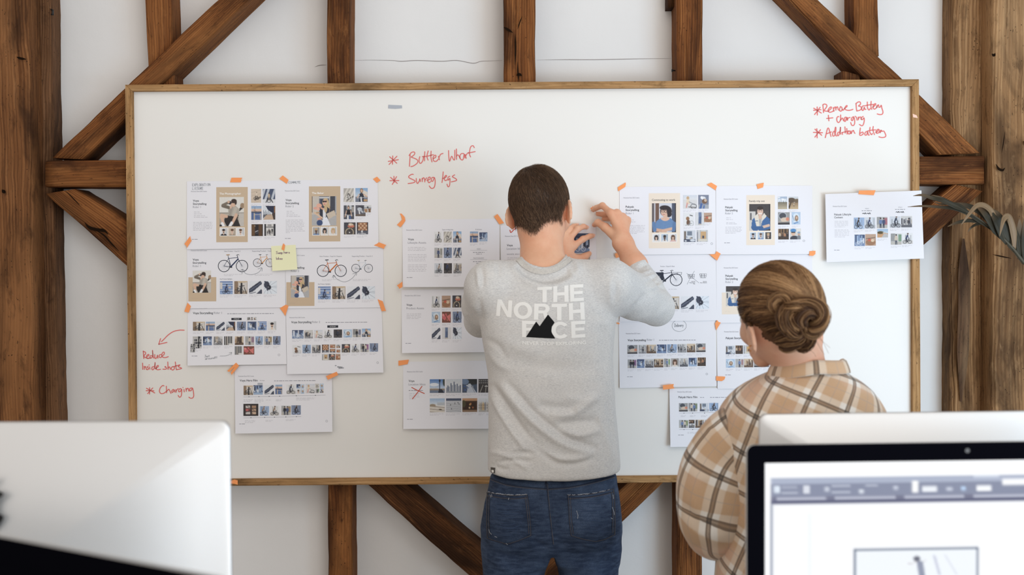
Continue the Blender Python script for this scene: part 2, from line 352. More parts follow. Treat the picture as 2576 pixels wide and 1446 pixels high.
# ------------------------------------------------------------------ whiteboard
wb = empty('whiteboard', P(1320, 720, 0.0), 'large white dry-erase board in a pale oak frame, covered with taped sheets and red writing', 'whiteboard')
FO = [(314.5, 213), (2312, 199), (2317, 1208.5), (325, 1224)]; FI = [(332.5, 229.5), (2294.5, 216.5), (2296, 1193), (342.5, 1207.5)]
Yfr = -0.016
names = ('top', 'right', 'bottom', 'left')
for i in range(4):
    j = (i + 1) % 4
    o4 = [FO[i], FO[j], FI[j], FI[i]]; vs = [P(*p, Yfr) for p in o4]; back = [Vector((v.x, 0.012, v.z)) for v in vs]
    o = mesh('frame_rail', vs + back, [(0, 3, 2, 1), (4, 5, 6, 7), (0, 1, 5, 4), (1, 2, 6, 5), (2, 3, 7, 6), (3, 0, 4, 7)], M['oak'], wb)
    bv = o.modifiers.new('bevel', 'BEVEL'); bv.width = 0.0012; bv.segments = 2
    uvl = o.data.uv_layers.new(name='UVMap'); hz = i in (0, 2)
    for li, l in enumerate(o.data.loops):
        c = o.data.vertices[l.vertex_index].co; uvl.data[li].uv = (c.x + 3 * i, c.z + c.y) if hz else (c.z + 3 * i, c.x + c.y)
ic = [P(*p, Yfr) for p in FI]
pv = [Vector((v.x + (0.004 if k in (1, 2) else -0.004), y, v.z + (0.004 if k < 2 else -0.004))) for y in (0.0, 0.008) for k, v in enumerate(ic)]
mesh('writing_surface', pv, [(0, 3, 2, 1), (4, 5, 6, 7), (0, 1, 5, 4), (1, 2, 6, 5), (2, 3, 7, 6), (3, 0, 4, 7)], M['board'], wb)

def ribbon(strokes, width, fn, sub=6, name='stroke', material=None, parent=None, cap=4):
    """flat pen strokes: fn maps a photo pixel to a point on the surface"""
    vs = []; fs = []
    for st in strokes:
        pts = smooth_path(st, sub); m = len(pts)
        if m < 2: continue
        # round ends
        d0 = pts[0] - pts[1]; d0 = d0 / (np.linalg.norm(d0) + 1e-9); d1 = pts[-1] - pts[-2]; d1 = d1 / (np.linalg.norm(d1) + 1e-9)
        rows = [(pts[0] + d0 * width * 0.45, 0.35)] + [(p, 1.0) for p in pts] + [(pts[-1] + d1 * width * 0.45, 0.35)]
        base = len(vs); mm = len(rows)
        for i, (p, k) in enumerate(rows):
            d = rows[min(i+1, mm-1)][0] - rows[max(i-1, 0)][0]; d = d / (np.linalg.norm(d) + 1e-9); nn = np.array((-d[1], d[0])) * width / 2 * k
            vs += [fn(*(p + nn)), fn(*(p - nn))]
        fs += [(base+2*i, base+2*i+1, base+2*i+3, base+2*i+2) for i in range(mm - 1)]
    return mesh(name, vs, fs, material, parent)
def crop(strokes, ox, oy, s): return [[(ox + x / s, oy + y / s) for x, y in st] for st in strokes]
def parse(txt):
    """'x,y x,y / x,y ...' -> strokes"""
    return [[tuple(float(v) for v in p.split(',')) for p in st.split()] for st in txt.strip().split('/')]
onboard = lambda x, y: P(x, y, -0.0006)
NOTES = [
 ('red marker note beginning with the word Butter', 950, 240, 5.56, 2.3, """212,845 208,962/168,857 268,948/270,850 160,965/290,898 148,922/455,830 445,992/440,840 470,800 505,790 520,803 508,832 470,860/470,862 540,890 562,915 550,950 500,985 465,995
 /590,855 580,900 585,940 605,948 630,915 640,870 638,850/660,785 656,850 656,915/707,775 690,850 705,905/625,855 690,850 780,828/748,778 745,860 760,930/775,885 810,865 815,840 795,838 775,870 785,915 820,920 850,890/850,850 865,900/860,865 880,825 915,810
 /992,770 996,860 1007,920 1035,850 1060,895 1078,890 1080,765/1102,748 1104,895/1104,850 1120,830 1140,850 1150,880/1205,812 1170,815 1150,850 1165,895 1195,895 1212,820 1222,875/1225,825 1240,880/1235,840 1262,803 1285,805/1352,730 1335,703 1305,715 1290,760 1285,820 1300,860/1270,805 1365,785"""),
 ('red marker note under the first, with the word legs', 950, 240, 5.56, 2.3, """228,1130 232,1215/180,1145 275,1230/265,1135 205,1245/170,1192 298,1190/500,1105 480,1102 440,1125 440,1150 500,1180 525,1200 500,1220 425,1232/540,1160 545,1210 560,1230 585,1190 590,1165 600,1205
 /620,1160 625,1205/625,1175 640,1150 655,1165 660,1210/665,1185 685,1150/690,1190 730,1170 735,1145 715,1145 700,1180 715,1220 740,1205/790,1145 760,1150 750,1190 770,1200 795,1150 805,1215 790,1285 750,1298 722,1265
 /917,1068 910,1150 900,1218/905,1160 945,1150 965,1125 950,1120 930,1160 945,1190 970,1180/1010,1130 985,1145 985,1185 1010,1160 1012,1200 1005,1260 985,1277 970,1240/1078,1110 1045,1135 1095,1165 1100,1190 1030,1208"""),
 ('red marker note on removing a battery', 2030, 245, 11.71, 2.6, """302,280 308,520/200,315 425,460/390,290 225,505/195,380 415,360/470,215 490,445/465,225 510,195 570,210 590,250 560,310 510,380 540,400 640,410/640,390 710,330 720,285 690,285 640,340 625,400 670,435 740,420 800,380
 /775,295 795,410/795,330 830,280 850,300 855,375/855,320 890,275 910,300 925,360 950,375/990,270 965,330 965,385 1000,405 1035,370 1030,300 990,270/1040,350 1075,375 1110,320 1170,280 1185,245 1160,245 1120,310 1140,360 1220,380 1300,370 1355,350
 /1450,190 1455,300 1470,400/1440,185 1500,140 1550,130 1580,160 1570,210 1520,250 1580,270 1610,310 1570,370 1470,400/1680,245 1640,260 1615,320 1630,380 1665,370 1690,290 1710,350 1740,350/1780,135 1785,300 1830,370 1870,320/1893,115 1885,250 1910,355/1700,250 1800,225 1960,205
 /1940,290 2000,240 2030,195 2000,185 1955,250 1950,310 1990,345 2040,310/2060,240 2060,300/2055,305 2080,240 2110,220 2120,290 2160,280 2190,230 2210,320 2240,420 2220,490 2150,505 2070,485"""),
 ('red marker line with a plus sign and the word charging', 2030, 245, 11.71, 2.6, """632,525 648,690/580,620 765,600/945,570 910,565 880,620 890,700 930,740 975,700 995,640/995,515 995,670/1000,660 1040,610 1060,630 1080,690/1160,580 1120,590 1100,640 1105,695 1135,700 1165,600 1180,670/1190,590 1200,670/1195,640 1225,605 1270,588
 /1385,570 1345,580 1310,630 1320,680 1350,670 1385,590 1405,660 1405,770 1370,825 1320,815 1290,740/1425,555 1465,600 1480,670/1515,575 1518,660/1520,620 1560,575 1590,590 1600,650/1660,560 1610,590 1600,640 1640,650 1680,600 1690,680 1665,790 1620,835 1545,795"""),
 ('lowest red marker line in the upper right corner', 2030, 245, 11.71, 2.6, """292,920 302,1190/235,935 435,1115/400,950 235,1170/190,1028 460,1040/540,1185 625,895 710,1150/585,1070 720,1015/820,1000 780,1010 755,1080 775,1140 820,1110 850,990 852,885 835,900 820,1050 870,1140
 /960,1020 920,1030 895,1090 915,1130 950,1090 985,990 990,875 975,1000 1000,1085/1030,1030 1050,1090/1120,865 1130,1000 1130,1050/1175,915 1185,1080/1040,1035 1210,990/1240,980 1205,1030 1240,1080 1280,1040 1250,985/1295,985 1300,1070 1330,1010 1365,970 1390,1020 1415,1060
 /1575,900 1560,1010 1555,1105 1600,1115 1660,1070 1640,1020 1565,1060/1790,1000 1740,1010 1705,1070 1720,1110 1760,1100 1790,1020 1810,1105 1840,1105/1860,880 1850,1010 1900,1095 1930,1060/1955,855 1945,960 1990,1095/1790,990 1900,965 2025,955
 /2030,1040 2090,990 2120,945 2080,945 2035,1010 2060,1055 2110,1040 2140,1000/2150,960 2155,1040 2190,965/2195,965 2200,1000 2250,990 2280,1010 2325,1120 2290,1170 2200,1180 2120,1160"""),
 ('red marker arrow and note about inside shots', 340, 810, 6.888, 2.3, """850,140 760,140 660,165 570,225 500,295 455,338/440,285 408,385/408,385 470,370 550,352/140,500 150,632/138,508 175,520 180,550 150,590 190,620 230,625/195,600 235,580 235,560 210,570 195,605 215,630 270,620/300,590 270,580 255,610 270,625 305,590 300,490/300,490 310,590 325,625
 /340,560 340,610 355,632 380,600 385,570 395,625/450,560 420,570 415,600 440,615 465,590 500,560 505,525 480,525 460,570 475,605 520,615 575,598/128,710 132,820/155,765 160,820/160,790 180,770 195,820/225,765 210,780 230,800 225,820 200,822/248,775 255,815/240,740 245,743
 /330,770 295,780 290,815 310,825 340,780 345,700/345,700 340,780 360,815/360,800 400,770 395,750 370,770 365,810 390,825 440,818/530,770 515,775 545,795 530,815 480,815/565,690 570,820/570,800 595,775 610,820/650,770 625,795 640,828 670,820 680,785 650,770/695,690 705,770 715,825/670,770 775,740/775,745 745,770 790,790 800,805 715,825"""),
 ('red marker note with a star and the word Charging', 340, 810, 6.888, 2.3, """250,1135 248,1248/195,1145 340,1228/305,1140 215,1240/190,1187 325,1190/500,1105 475,1100 435,1140 420,1200 450,1238 500,1230 540,1200/540,1110 545,1225/545,1200 580,1165 595,1180 620,1235/660,1165 635,1190 640,1220 665,1200 675,1170 690,1215/705,1170 710,1215/708,1190 745,1150
 /790,1150 760,1165 755,1205 785,1200 805,1160 800,1270 770,1302 745,1270/845,1165 850,1210/825,1132 830,1135/880,1145 885,1200/885,1170 915,1145 930,1195/985,1140 950,1150 945,1190 975,1180 995,1145 1015,1260 1000,1310 960,1318 930,1300"""),
]
for lab, ox, oy, s, w, txt in NOTES:
    st = parse(txt); k = 3 if 'arrow' in lab else 0 if 'plus' in lab else 4
    if k: ribbon(crop(st[:k], ox, oy, s), w, onboard, 5, 'marker_arrow' if k == 3 else 'marker_star', M['marker'], wb)
    tag(ribbon(crop(st[k:], ox, oy, s), w, onboard, 5, 'marker_note', M['marker'], wb), lab)
# ------------------------------------------------------------------ printed sheets
SHEETS = []
class Sheet:
    """a sheet of paper taped by its top; q = TL, TR, BR, BL in photo pixels, base = distance off the board, lift = how far the bottom hangs off"""
    def __init__(s, q, label, base=0.0012, lift=0.006, side=0.0, name='paper_sheet', material=None, cat='paper sheet', group='printed storyboard sheets', thick=0.00025):
        s.q = [np.array(p, float) for p in q]; s.base, s.lift, s.side = base, lift, side
        nx, nz = 14, 14; vs = []
        for j in range(nz + 1):
            for i in range(nx + 1):
                u, v = i / nx, j / nz
                p = (s.q[0]*(1-u) + s.q[1]*u)*(1-v) + (s.q[3]*(1-u) + s.q[2]*u)*v
                vs.append(s.pt(p[0], p[1], 0))
        back = [v + Vector((0, thick, 0)) for v in vs]; N = len(vs)
        idx = lambda i, j: j*(nx+1) + i
        fs = [(idx(i, j), idx(i, j+1), idx(i+1, j+1), idx(i+1, j)) for j in range(nz) for i in range(nx)]
        fs += [tuple(N + k for k in reversed(f)) for f in fs]
        rim = [idx(i, 0) for i in range(nx)] + [idx(nx, j) for j in range(nz)] + [idx(i, nz) for i in range(nx, 0, -1)] + [idx(0, j) for j in range(nz, 0, -1)]
        fs += [(rim[k], rim[(k+1) % len(rim)], N + rim[(k+1) % len(rim)], N + rim[k]) for k in range(len(rim))]
        s.o = mesh(name, vs + back, fs, material or M['paper'])
        tag(s.o, label, cat, group); SHEETS.append(s)
    def off(s, x, y):
        q = s.q; u = (x - q[0][0]) / max(q[1][0] - q[0][0], 1); u = min(max(u, -.1), 1.1)
        yt = q[0][1]*(1-u) + q[1][1]*u; yb = q[3][1]*(1-u) + q[2][1]*u; v = min(max((y - yt) / (yb - yt), 0), 1)
        return s.base + s.lift * v ** 2.2 + s.side * (1 - u) ** 2 * (0.3 + 0.7 * v)
    def pt(s, x, y, k=1): return P(x, y, -(s.off(x, y) + 0.00018 * k))

_tc = {}
def text_mesh(txt, bold):
    k = (txt, bold)
    if k not in _tc:
        cu = bpy.data.curves.new('lettering', 'FONT'); cu.body = txt; cu.size = 1.0; cu.offset = bold; cu.resolution_u = 3
        ob = bpy.data.objects.new('lettering', cu); me = ob.to_mesh()
        v = np.array([tuple(x.co) for x in me.vertices]); f = [tuple(p.vertices) for p in me.polygons]
        ob.to_mesh_clear(); _tc[k] = (v, f)
    return _tc[k]
def text(sh, txt, x0, base, cap, x1=None, bold=0.0, m='ink', name='printed_heading', slope=-0.006, k=1.6, parent=None):
    """printed words: left edge x0, baseline, capital height and (optional) right edge in photo pixels"""
    v, f = text_mesh(txt, bold); sx = cap / 0.70; w = v[:, 0].max() - v[:, 0].min()
    kx = (x1 - x0) / w if x1 else sx
    pts = [sh.pt(x0 + (p[0] - v[:, 0].min()) * kx, base - p[1] * sx + (p[0] * kx) * slope, k) for p in v]
    return mesh(name, pts, f, M[m], parent or sh.o)
def lines(sh, rows, th=1.6, m='ink_pale', name='printed_text', seed=1, slope=-0.006):
    """body copy too small to read: rows of word-length dashes (x0, x1, y)"""
    rnd = random.Random(seed); vs = []; fs = []
    for r in rows:
        x0, x1, y = r[:3]; x = x0
        while x < x1 - 1:
            w = min(rnd.uniform(3, 11), x1 - x); h = th * rnd.uniform(.85, 1.1)
            yy = y + (x - x0) * slope; b = len(vs)
            vs += [sh.pt(x, yy - h/2), sh.pt(x, yy + h/2), sh.pt(x + w, yy + h/2), sh.pt(x + w, yy - h/2)]
            fs.append((b, b+1, b+2, b+3)); x += w + rnd.uniform(1.2, 2.0)
    return mesh(name, vs, fs, M[m], sh.o)
def para(sh, x0, x1, y, n, dy, last=0.6, **kw):
    rnd = random.Random(int(x0 + y))
    return lines(sh, [(x0, x0 + (x1 - x0) * (rnd.uniform(.88, 1) if i < n - 1 else last), y + i * dy) for i in range(n)], seed=int(x0 * 7 + y), **kw)
def panel(sh, x0, y0, x1, y1, m, k=1, name='printed_panel', slope=-0.006):
    n = 8; vs = []
    for j in range(n + 1):
        for i in range(n + 1):
            x = x0 + (x1-x0)*i/n; vs.append(sh.pt(x, y0 + (y1-y0)*j/n + (x-x0)*slope, k))
    return mesh(name, vs, [(j*(n+1)+i, (j+1)*(n+1)+i, (j+1)*(n+1)+i+1, j*(n+1)+i+1) for j in range(n) for i in range(n)], M[m], sh.o)

# ---- little printed pictures, painted cell by cell
class Cv:
    def __init__(s, w, h, bg):
        s.w, s.h = w, h; s.a = np.ones((h, w, 3)) * np.array(bg, float)
        s.X, s.Y = np.meshgrid((np.arange(w) + .5) / w, (np.arange(h) + .5) / h)
        s.e = 1.0 / max(w, h)
    def put(s, m, c): s.a += (np.array(c, float) - s.a) * np.clip(m, 0, 1)[..., None]; return s
    def rect(s, x0, y0, x1, y1, c):
        e = s.e; f = lambda v, a, b: np.clip((v - a) / e + .5, 0, 1) * np.clip((b - v) / e + .5, 0, 1)
        return s.put(f(s.X, x0, x1) * f(s.Y, y0, y1), c)
    def ell(s, cx, cy, rx, ry, c):
        d = np.sqrt(((s.X - cx) / rx) ** 2 + ((s.Y - cy) / ry) ** 2); return s.put((1 - d) * min(rx, ry) / s.e + .5, c)
    def ring(s, cx, cy, rx, ry, w, c):
        d = np.abs(np.sqrt(((s.X - cx) / rx) ** 2 + ((s.Y - cy) / ry) ** 2) - 1) * min(rx, ry); return s.put((w / 2 - d) / s.e + .5, c)
    def line(s, x0, y0, x1, y1, w, c, w1=None):
        dx, dy = x1 - x0, y1 - y0; L = dx*dx + dy*dy + 1e-9; t = np.clip(((s.X-x0)*dx + (s.Y-y0)*dy) / L, 0, 1)
        ww = w if w1 is None else w + (w1 - w) * t
        d = np.hypot(s.X - x0 - t*dx, s.Y - y0 - t*dy); return s.put((ww / 2 - d) / s.e + .5, c)
    def poly(s, pts, c):
        m = np.zeros_like(s.X, bool); n = len(pts)
        for i in range(n):
            (xa, ya), (xb, yb) = pts[i], pts[(i+1) % n]
            m ^= ((ya > s.Y) != (yb > s.Y)) & (s.X < (xb - xa) * (s.Y - ya) / (yb - ya + 1e-12) + xa)
        return s.put(m.astype(float), c)
    def vg(s, y0, y1, c0, c1):
        t = np.clip((s.Y - y0) / (y1 - y0), 0, 1)[..., None]; m = ((s.Y >= y0) & (s.Y <= y1))[..., None]
        s.a = np.where(m, np.array(c0) * (1 - t) + np.array(c1) * t, s.a); return s
    def grit(s, seed, amp, k=1):
        r = np.random.RandomState(seed); g = r.randn((s.h + k - 1) // k, (s.w + k - 1) // k)
        g = np.repeat(np.repeat(g, k, 0), k, 1)[:s.h, :s.w]; s.a = np.clip(s.a + g[..., None] * amp, 0, 255); return s
SKIN, DK, WH, NV, TN, GR = (222, 176, 146), (34, 34, 40), (236, 236, 238), (40, 54, 92), (196, 170, 138), (150, 152, 158)
def bike(c, x, y, s, col=DK, wheel=DK, asp=1.0):
    r = .2 * s
    for k in (-.3, .3): c.ring(x + k*s, y, r, r*asp, .035*s + .01, wheel)
    a = lambda x0, y0, x1, y1, w=.03: c.line(x + x0*s, y + y0*s*asp, x + x1*s, y + y1*s*asp, w*s + .008, col)
    a(-.3, 0, -.13, -.32); a(-.3, 0, -.05, .02); a(-.05, .02, -.14, -.36, .04); a(-.05, .02, .2, -.3, .05); a(-.13, -.3, .2, -.32, .035); a(.18, -.4, .3, 0, .035); a(-.22, -.38, -.06, -.38, .05); a(.14, -.42, .26, -.42)
def rider(c, x, y, s, top=DK, leg=DK, skin=SKIN, hair=DK):
    bike(c, x, y, s)
    c.line(x - .12*s, y - .42*s, x + .02*s, y - .02*s, .1*s, leg); c.line(x - .13*s, y - .42*s, x + .03*s, y - .78*s, .17*s, top, .2*s)
    c.line(x + .04*s, y - .74*s, x + .2*s, y - .42*s, .07*s, top); c.ell(x + .07*s, y - .96*s, .09*s, .1*s, skin); c.ell(x + .06*s, y - 1.0*s, .1*s, .09*s, hair)
def person(c, x, y, s, top=DK, leg=NV, skin=SKIN, hair=DK):
    c.line(x - .05*s, y - .5*s, x - .07*s, y, .11*s, leg, .07*s); c.line(x + .05*s, y - .5*s, x + .07*s, y, .11*s, leg, .07*s)
    c.line(x, y - .55*s, x, y - .82*s, .22*s, top, .27*s); c.line(x - .13*s, y - .8*s, x - .17*s, y - .5*s, .07*s, top); c.line(x + .13*s, y - .8*s, x + .17*s, y - .5*s, .07*s, top)
    c.ell(x, y - 1.0*s, .085*s, .11*s, skin); c.ell(x, y - 1.05*s, .09*s, .08*s, hair)
def bust(c, hair, top, skin=SKIN, long=False, cx=.5, beard=None, s=1.0):
    if long: c.ell(cx, .5, .27*s, .36*s, hair)
    c.ell(cx, 1.08, .46*s, .36, top); c.line(cx, .55, cx, .8, .17*s, skin); c.ell(cx, .42, .165*s, .215*s, skin)
    if beard: c.ell(cx, .57, .10*s, .055*s, beard)
    c.ell(cx, .27, .2*s, .13*s, hair)
    if long: c.ell(cx - .2*s, .5, .07*s, .27*s, hair); c.ell(cx + .2*s, .5, .07*s, .27*s, hair)
    c.ell(cx - .06*s, .41, .02, .018, (60, 45, 40)); c.ell(cx + .06*s, .41, .02, .018, (60, 45, 40)); c.line(cx - .05*s, .53, cx + .05*s, .53, .022, (170, 90, 84))
def paint(kind, w, h, seed=1):
    rn = random.Random(seed * 7919 + sum(map(ord, kind))); c = Cv(w, h, (225, 222, 218)); U = rn.uniform
    if kind == 'shutter':                                   # man in a grey shirt sitting with a camera at his eye
        c.a[:] = (224, 219, 210); c.rect(0, .54, 1, 1, (186, 174, 158)); c.rect(0, .53, 1, .55, (120, 108, 98)); c.rect(0, .72, 1, 1, (170, 160, 146)); c.rect(.8, .55, 1, 1, (196, 188, 178))
        c.poly([(.99, .36), (.8, .5), (.74, .75), (.86, 1), (.7, 1), (.66, .7), (.72, .5), (.86, .34)], (48, 42, 40)); c.ell(.93, .3, .09, .09, (160, 130, 100))
        c.poly([(.36, .38), (.52, .3), (.66, .3), (.82, .42), (.78, .58), (.7, .68), (.5, .7), (.38, .64)], (176, 166, 152)); c.line(.66, .4, .58, .62, .12, (190, 180, 165)); c.line(.5, .36, .42, .62, .1, (160, 150, 138))
        c.poly([(.24, .62), (.6, .66), (.78, .9), (.74, 1), (.3, .98), (.2, .82)], (40, 36, 36)); c.line(.1, .66, .16, .9, .15, SKIN, .1); c.line(.1, .63, .3, .66, .13, SKIN, .1); c.line(.68, .62, .52, .9, .13, SKIN, .09); c.line(.12, .9, .18, 1, .11, WH); c.line(.5, .88, .42, 1, .11, WH); c.ell(.06, .97, .05, .04, DK)
        c.line(.38, .36, .14, .3, .11, (110, 98, 84)); c.line(.14, .28, .4, .18, .09, (120, 106, 90)); c.line(.46, .36, .5, .26, .08, SKIN)
        c.ell(.57, .22, .1, .12, SKIN); c.ell(.59, .14, .11, .07, (62, 46, 40)); c.ell(.66, .19, .045, .08, (62, 46, 40)); c.line(.48, .195, .6, .195, .022, (36, 32, 34)); c.ell(.43, .2, .065, .06, (44, 44, 52)); c.ell(.38, .17, .05, .045, SKIN)
    elif kind == 'crumpet':                                 # blonde woman with sunglasses, dark jacket, pale bag
        c.a[:] = (200, 190, 178); c.rect(.3, 0, .7, .62, (96, 100, 116)); c.rect(.3, .03, .7, .08, (206, 206, 208)); c.rect(.74, 0, 1, .65, (64, 66, 78)); c.rect(.94, .0, 1, .6, (170, 172, 178)); c.rect(0, 0, .03, .55, (70, 50, 42)); c.rect(0, .62, 1, 1, (176, 174, 174)); c.rect(.35, .1, .52, .4, (60, 66, 88))
        c.ell(.56, .22, .13, .15, (206, 172, 122)); c.ell(.62, .34, .1, .16, (206, 172, 122)); c.ell(.53, .22, .085, .1, (230, 176, 150)); c.ell(.485, .185, .045, .03, (38, 32, 34)); c.ell(.565, .185, .035, .028, (38, 32, 34)); c.line(.45, .175, .62, .17, .012, (38, 32, 34)); c.ell(.51, .27, .035, .014, (200, 90, 90))
        c.poly([(.36, .36), (.58, .34), (.76, .46), (.72, .74), (.6, .8), (.34, .78), (.32, .5)], (44, 48, 64)); c.poly([(.46, .4), (.54, .42), (.58, .7), (.44, .72)], (226, 226, 230)); c.ell(.56, .42, .06, .14, (206, 172, 122))
        c.ell(.3, .32, .11, .07, (238, 168, 140)); c.ell(.16, .41, .09, .045, (232, 158, 136)); c.ell(.26, .44, .07, .05, (238, 170, 146)); c.line(.38, .4, .46, .44, .06, (224, 160, 130)); c.line(.12, .56, .42, .74, .06, (228, 186, 150)); c.ell(.3, .77, .09, .04, (232, 160, 132)); c.ell(.25, .56, .08, .03, (190, 150, 110))
        c.poly([(.58, .6), (.9, .48), (.98, .64), (.68, .78)], (206, 188, 166)); c.line(.7, .56, .74, .34, .025, (150, 120, 92)); c.poly([(.46, .72), (.62, .72), (.76, 1), (.4, 1)], (228, 232, 242)); c.ell(.32, .9, .12, .1, (52, 74, 122))
    elif kind == 'mosaic':                                  # woman with bobbed hair and glasses in a blue top, arms folded
        c.a[:] = (206, 208, 220); c.rect(0, 0, .1, 1, (90, 80, 84)); c.rect(.1, 0, .3, 1, (112, 78, 62)); c.rect(.1, 0, .15, 1, (200, 200, 210)); c.rect(.82, 0, 1, 1, (70, 76, 98)); c.rect(.95, 0, 1, 1, (52, 44, 46))
        c.ell(.58, .28, .24, .19, (48, 38, 42)); c.ell(.7, .38, .12, .1, (48, 38, 42)); c.line(.56, .4, .56, .56, .16, SKIN); c.ell(.5, .31, .125, .14, (228, 180, 152)); c.ell(.52, .16, .2, .08, (48, 38, 42)); c.ring(.46, .28, .05, .035, .014, (70, 60, 60)); c.ring(.57, .29, .045, .035, .014, (70, 60, 60)); c.line(.44, .38, .53, .39, .022, (190, 110, 100))
        c.poly([(.18, .62), (.36, .51), (.56, .58), (.76, .5), (.9, .62), (.94, .96), (.1, .96)], (92, 132, 184)); c.line(.4, .53, .7, .53, .06, (228, 180, 152)); c.ell(.55, .54, .15, .07, (228, 180, 152))
        c.line(.12, .9, .56, .96, .11, (214, 164, 136)); c.line(.9, .86, .46, .94, .1, (222, 174, 146)); c.line(.08, .7, .12, .9, .15, (84, 122, 174)); c.line(.92, .7, .9, .9, .14, (80, 116, 168))
    elif kind == 'denim':                                   # smiling man in a blue denim jacket with a cream hood
        c.a[:] = (74, 68, 66); c.rect(0, .28, .3, 1, (206, 200, 194)); c.rect(.05, .34, .12, .6, (90, 86, 88)); c.rect(0, 0, 1, .26, (66, 60, 60)); c.rect(.94, 0, 1, 1, (40, 36, 40))
        c.poly([(.1, .9), (.14, .6), (.34, .44), (.74, .42), (.96, .55), (1, .92), (.6, 1), (.2, 1)], (52, 96, 158)); c.poly([(.24, .48), (.4, .36), (.5, .6), (.46, 1), (.4, 1)], (226, 214, 196)); c.poly([(.7, .34), (.82, .46), (.62, .62), (.56, .8), (.56, .5)], (226, 214, 196)); c.poly([(.46, .5), (.6, .46), (.56, .9), (.48, .94)], (168, 168, 172))
        c.line(.52, .4, .52, .5, .15, SKIN); c.ell(.52, .29, .135, .155, (228, 184, 158)); c.ell(.52, .16, .14, .07, (54, 42, 38)); c.line(.45, .36, .59, .36, .03, (240, 236, 234)); c.ell(.46, .26, .018, .014, DK); c.ell(.58, .26, .018, .014, DK); c.line(.64, .86, .92, .8, .1, (222, 178, 152)); c.line(.2, .9, .6, .9, .14, (48, 90, 150)); c.rect(.3, .62, .42, .64, (34, 66, 116))
    elif kind.startswith('f:'):                             # small portraits f:hair,top,long,bg
        hs = dict(k=(42, 34, 34), b=(96, 62, 44), y=(206, 166, 116), g=(120, 112, 106)); ts = dict(k=DK, n=NV, w=(228, 222, 216), p=(222, 170, 160), b=(110, 140, 184), t=(170, 150, 128), d=(66, 56, 52)); bs = dict(w=(224, 224, 226), g=(176, 170, 166), t=(206, 186, 164), d=(84, 74, 70), s=(180, 196, 214))
        _, spec = kind.split(':'); c.a[:] = bs[spec[3]]; c.rect(.72, 0, 1, 1, tuple(v * .88 for v in bs[spec[3]])); bust(c, hs[spec[0]], ts[spec[1]], (104, 74, 58) if spec[2] == 'd' else (230, 190, 164), spec[2] == 'l', beard=(60, 46, 42) if spec[2] in 'db' else None)
    elif kind == 'rooftop':  # figure pulling a bike across pale paving
        c.a[:] = (212, 190, 166); [c.line(-.1, y, 1.1, y - .25, .012, (168, 146, 124)) for y in (.3, .55, .8, 1.05)]; c.line(.4, .78, .9, .6, .12, (120, 104, 92)); bike(c, .52, .68, .5, (40, 36, 38), (50, 46, 46), .8); person(c, .55, .62, .34, (226, 206, 186), (190, 170, 150))
    elif kind == 'zebra':
        c.a[:] = (178, 172, 164); [c.poly([(x, 0), (x + .16, 0), (x - .5, 1), (x - .7, 1)], (214, 208, 198)) for x in (.35, .7, 1.05, 1.4)]; c.line(.35, .85, .9, .6, .1, (110, 104, 98)); bike(c, .5, .68, .55, (60, 56, 58), (232, 228, 220), .8); c.ell(.48, .48, .1, .11, (52, 44, 42)); c.line(.48, .5, .54, .66, .12, (200, 196, 192))
    elif kind == 'columns':
        c.a[:] = (66, 78, 110); [c.poly([(x + .28, 0), (x + .46, 0), (x + .16, .85), (x - .02, .85)], (188, 194, 206)) for x in (-.2, .12, .62)]; c.rect(0, .74, 1, 1, (222, 222, 226)); person(c, .5, .84, .5, TN, (150, 126, 104)); c.line(.4, .7, .26, .98, .06, DK); c.line(.62, .7, .8, .98, .06, DK); c.ring(.5, .86, .12, .12, .04, DK)
    elif kind == 'harbour':
        c.vg(0, .22, (120, 158, 206), (170, 186, 206)); c.vg(.22, .42, (232, 190, 160), (214, 176, 152)); c.rect(0, .4, 1, .52, (66, 78, 104)); c.rect(0, .5, 1, 1, (74, 100, 154)); c.line(.36, .1, .36, .42, .03, (120, 90, 80)); c.line(.2, .28, .5, .4, .02, (120, 90, 80)); c.line(.3, .55, .3, .95, .11, (206, 182, 150)); c.line(.88, .56, .9, .95, .08, (206, 182, 150)); c.line(.3, .62, .9, .62, .04, (206, 196, 186)); [c.line(U(.3, 1), U(.68, 1), U(.3, 1), U(.7, 1), .025, (120, 146, 196)) for _ in range(5)]
    elif kind == 'arcade':
        c.a[:] = (214, 220, 228); c.poly([(.2, 0), (1, 0), (1, .62), (.8, .55), (.4, .3)], (40, 46, 72)); c.rect(.88, .06, 1, .7, (150, 98, 60)); c.poly([(.3, .62), (.7, .6), (.9, 1), (0, 1)], (204, 170, 140)); c.poly([(.7, .55), (1, .5), (1, 1), (.86, 1)], (70, 54, 50)); [c.line(x, .34 + .1 * (i % 2), x, .66, .03, (70, 76, 92)) for i, x in enumerate((.05, .14, .22, .32, .44, .56))]; c.poly([(0, .66), (.4, .56), (0, .92)], (92, 94, 104))
    elif kind == 'doorway':
        c.a[:] = (52, 46, 46); c.rect(.02, .05, .3, .95, (104, 72, 44)); c.rect(.62, .0, .92, 1, (92, 62, 40)); c.rect(.34, .1, .6, 1, (40, 36, 40)); c.line(.34, .64, .56, .54, .05, (226, 226, 230)); c.ring(.45, .66, .12, .1, .03, (90, 92, 104)); c.ell(.3, .16, .05, .04, (180, 160, 130))
    elif kind == 'shopin':
        c.a[:] = (214, 210, 206); c.rect(0, 0, .16, 1, DK); c.rect(.82, 0, 1, 1, (44, 44, 52)); c.rect(.16, .24, .84, .3, (60, 60, 66)); [person(c, x, U(.78, .92), U(.26, .38), (70, 66, 68), (52, 50, 56)) for x in (.28, .42, .52, .7)]; c.rect(.3, .04, .64, .2, (150, 146, 146)); c.ell(.7, .5, .07, .09, DK)
    elif kind == 'girlsky':
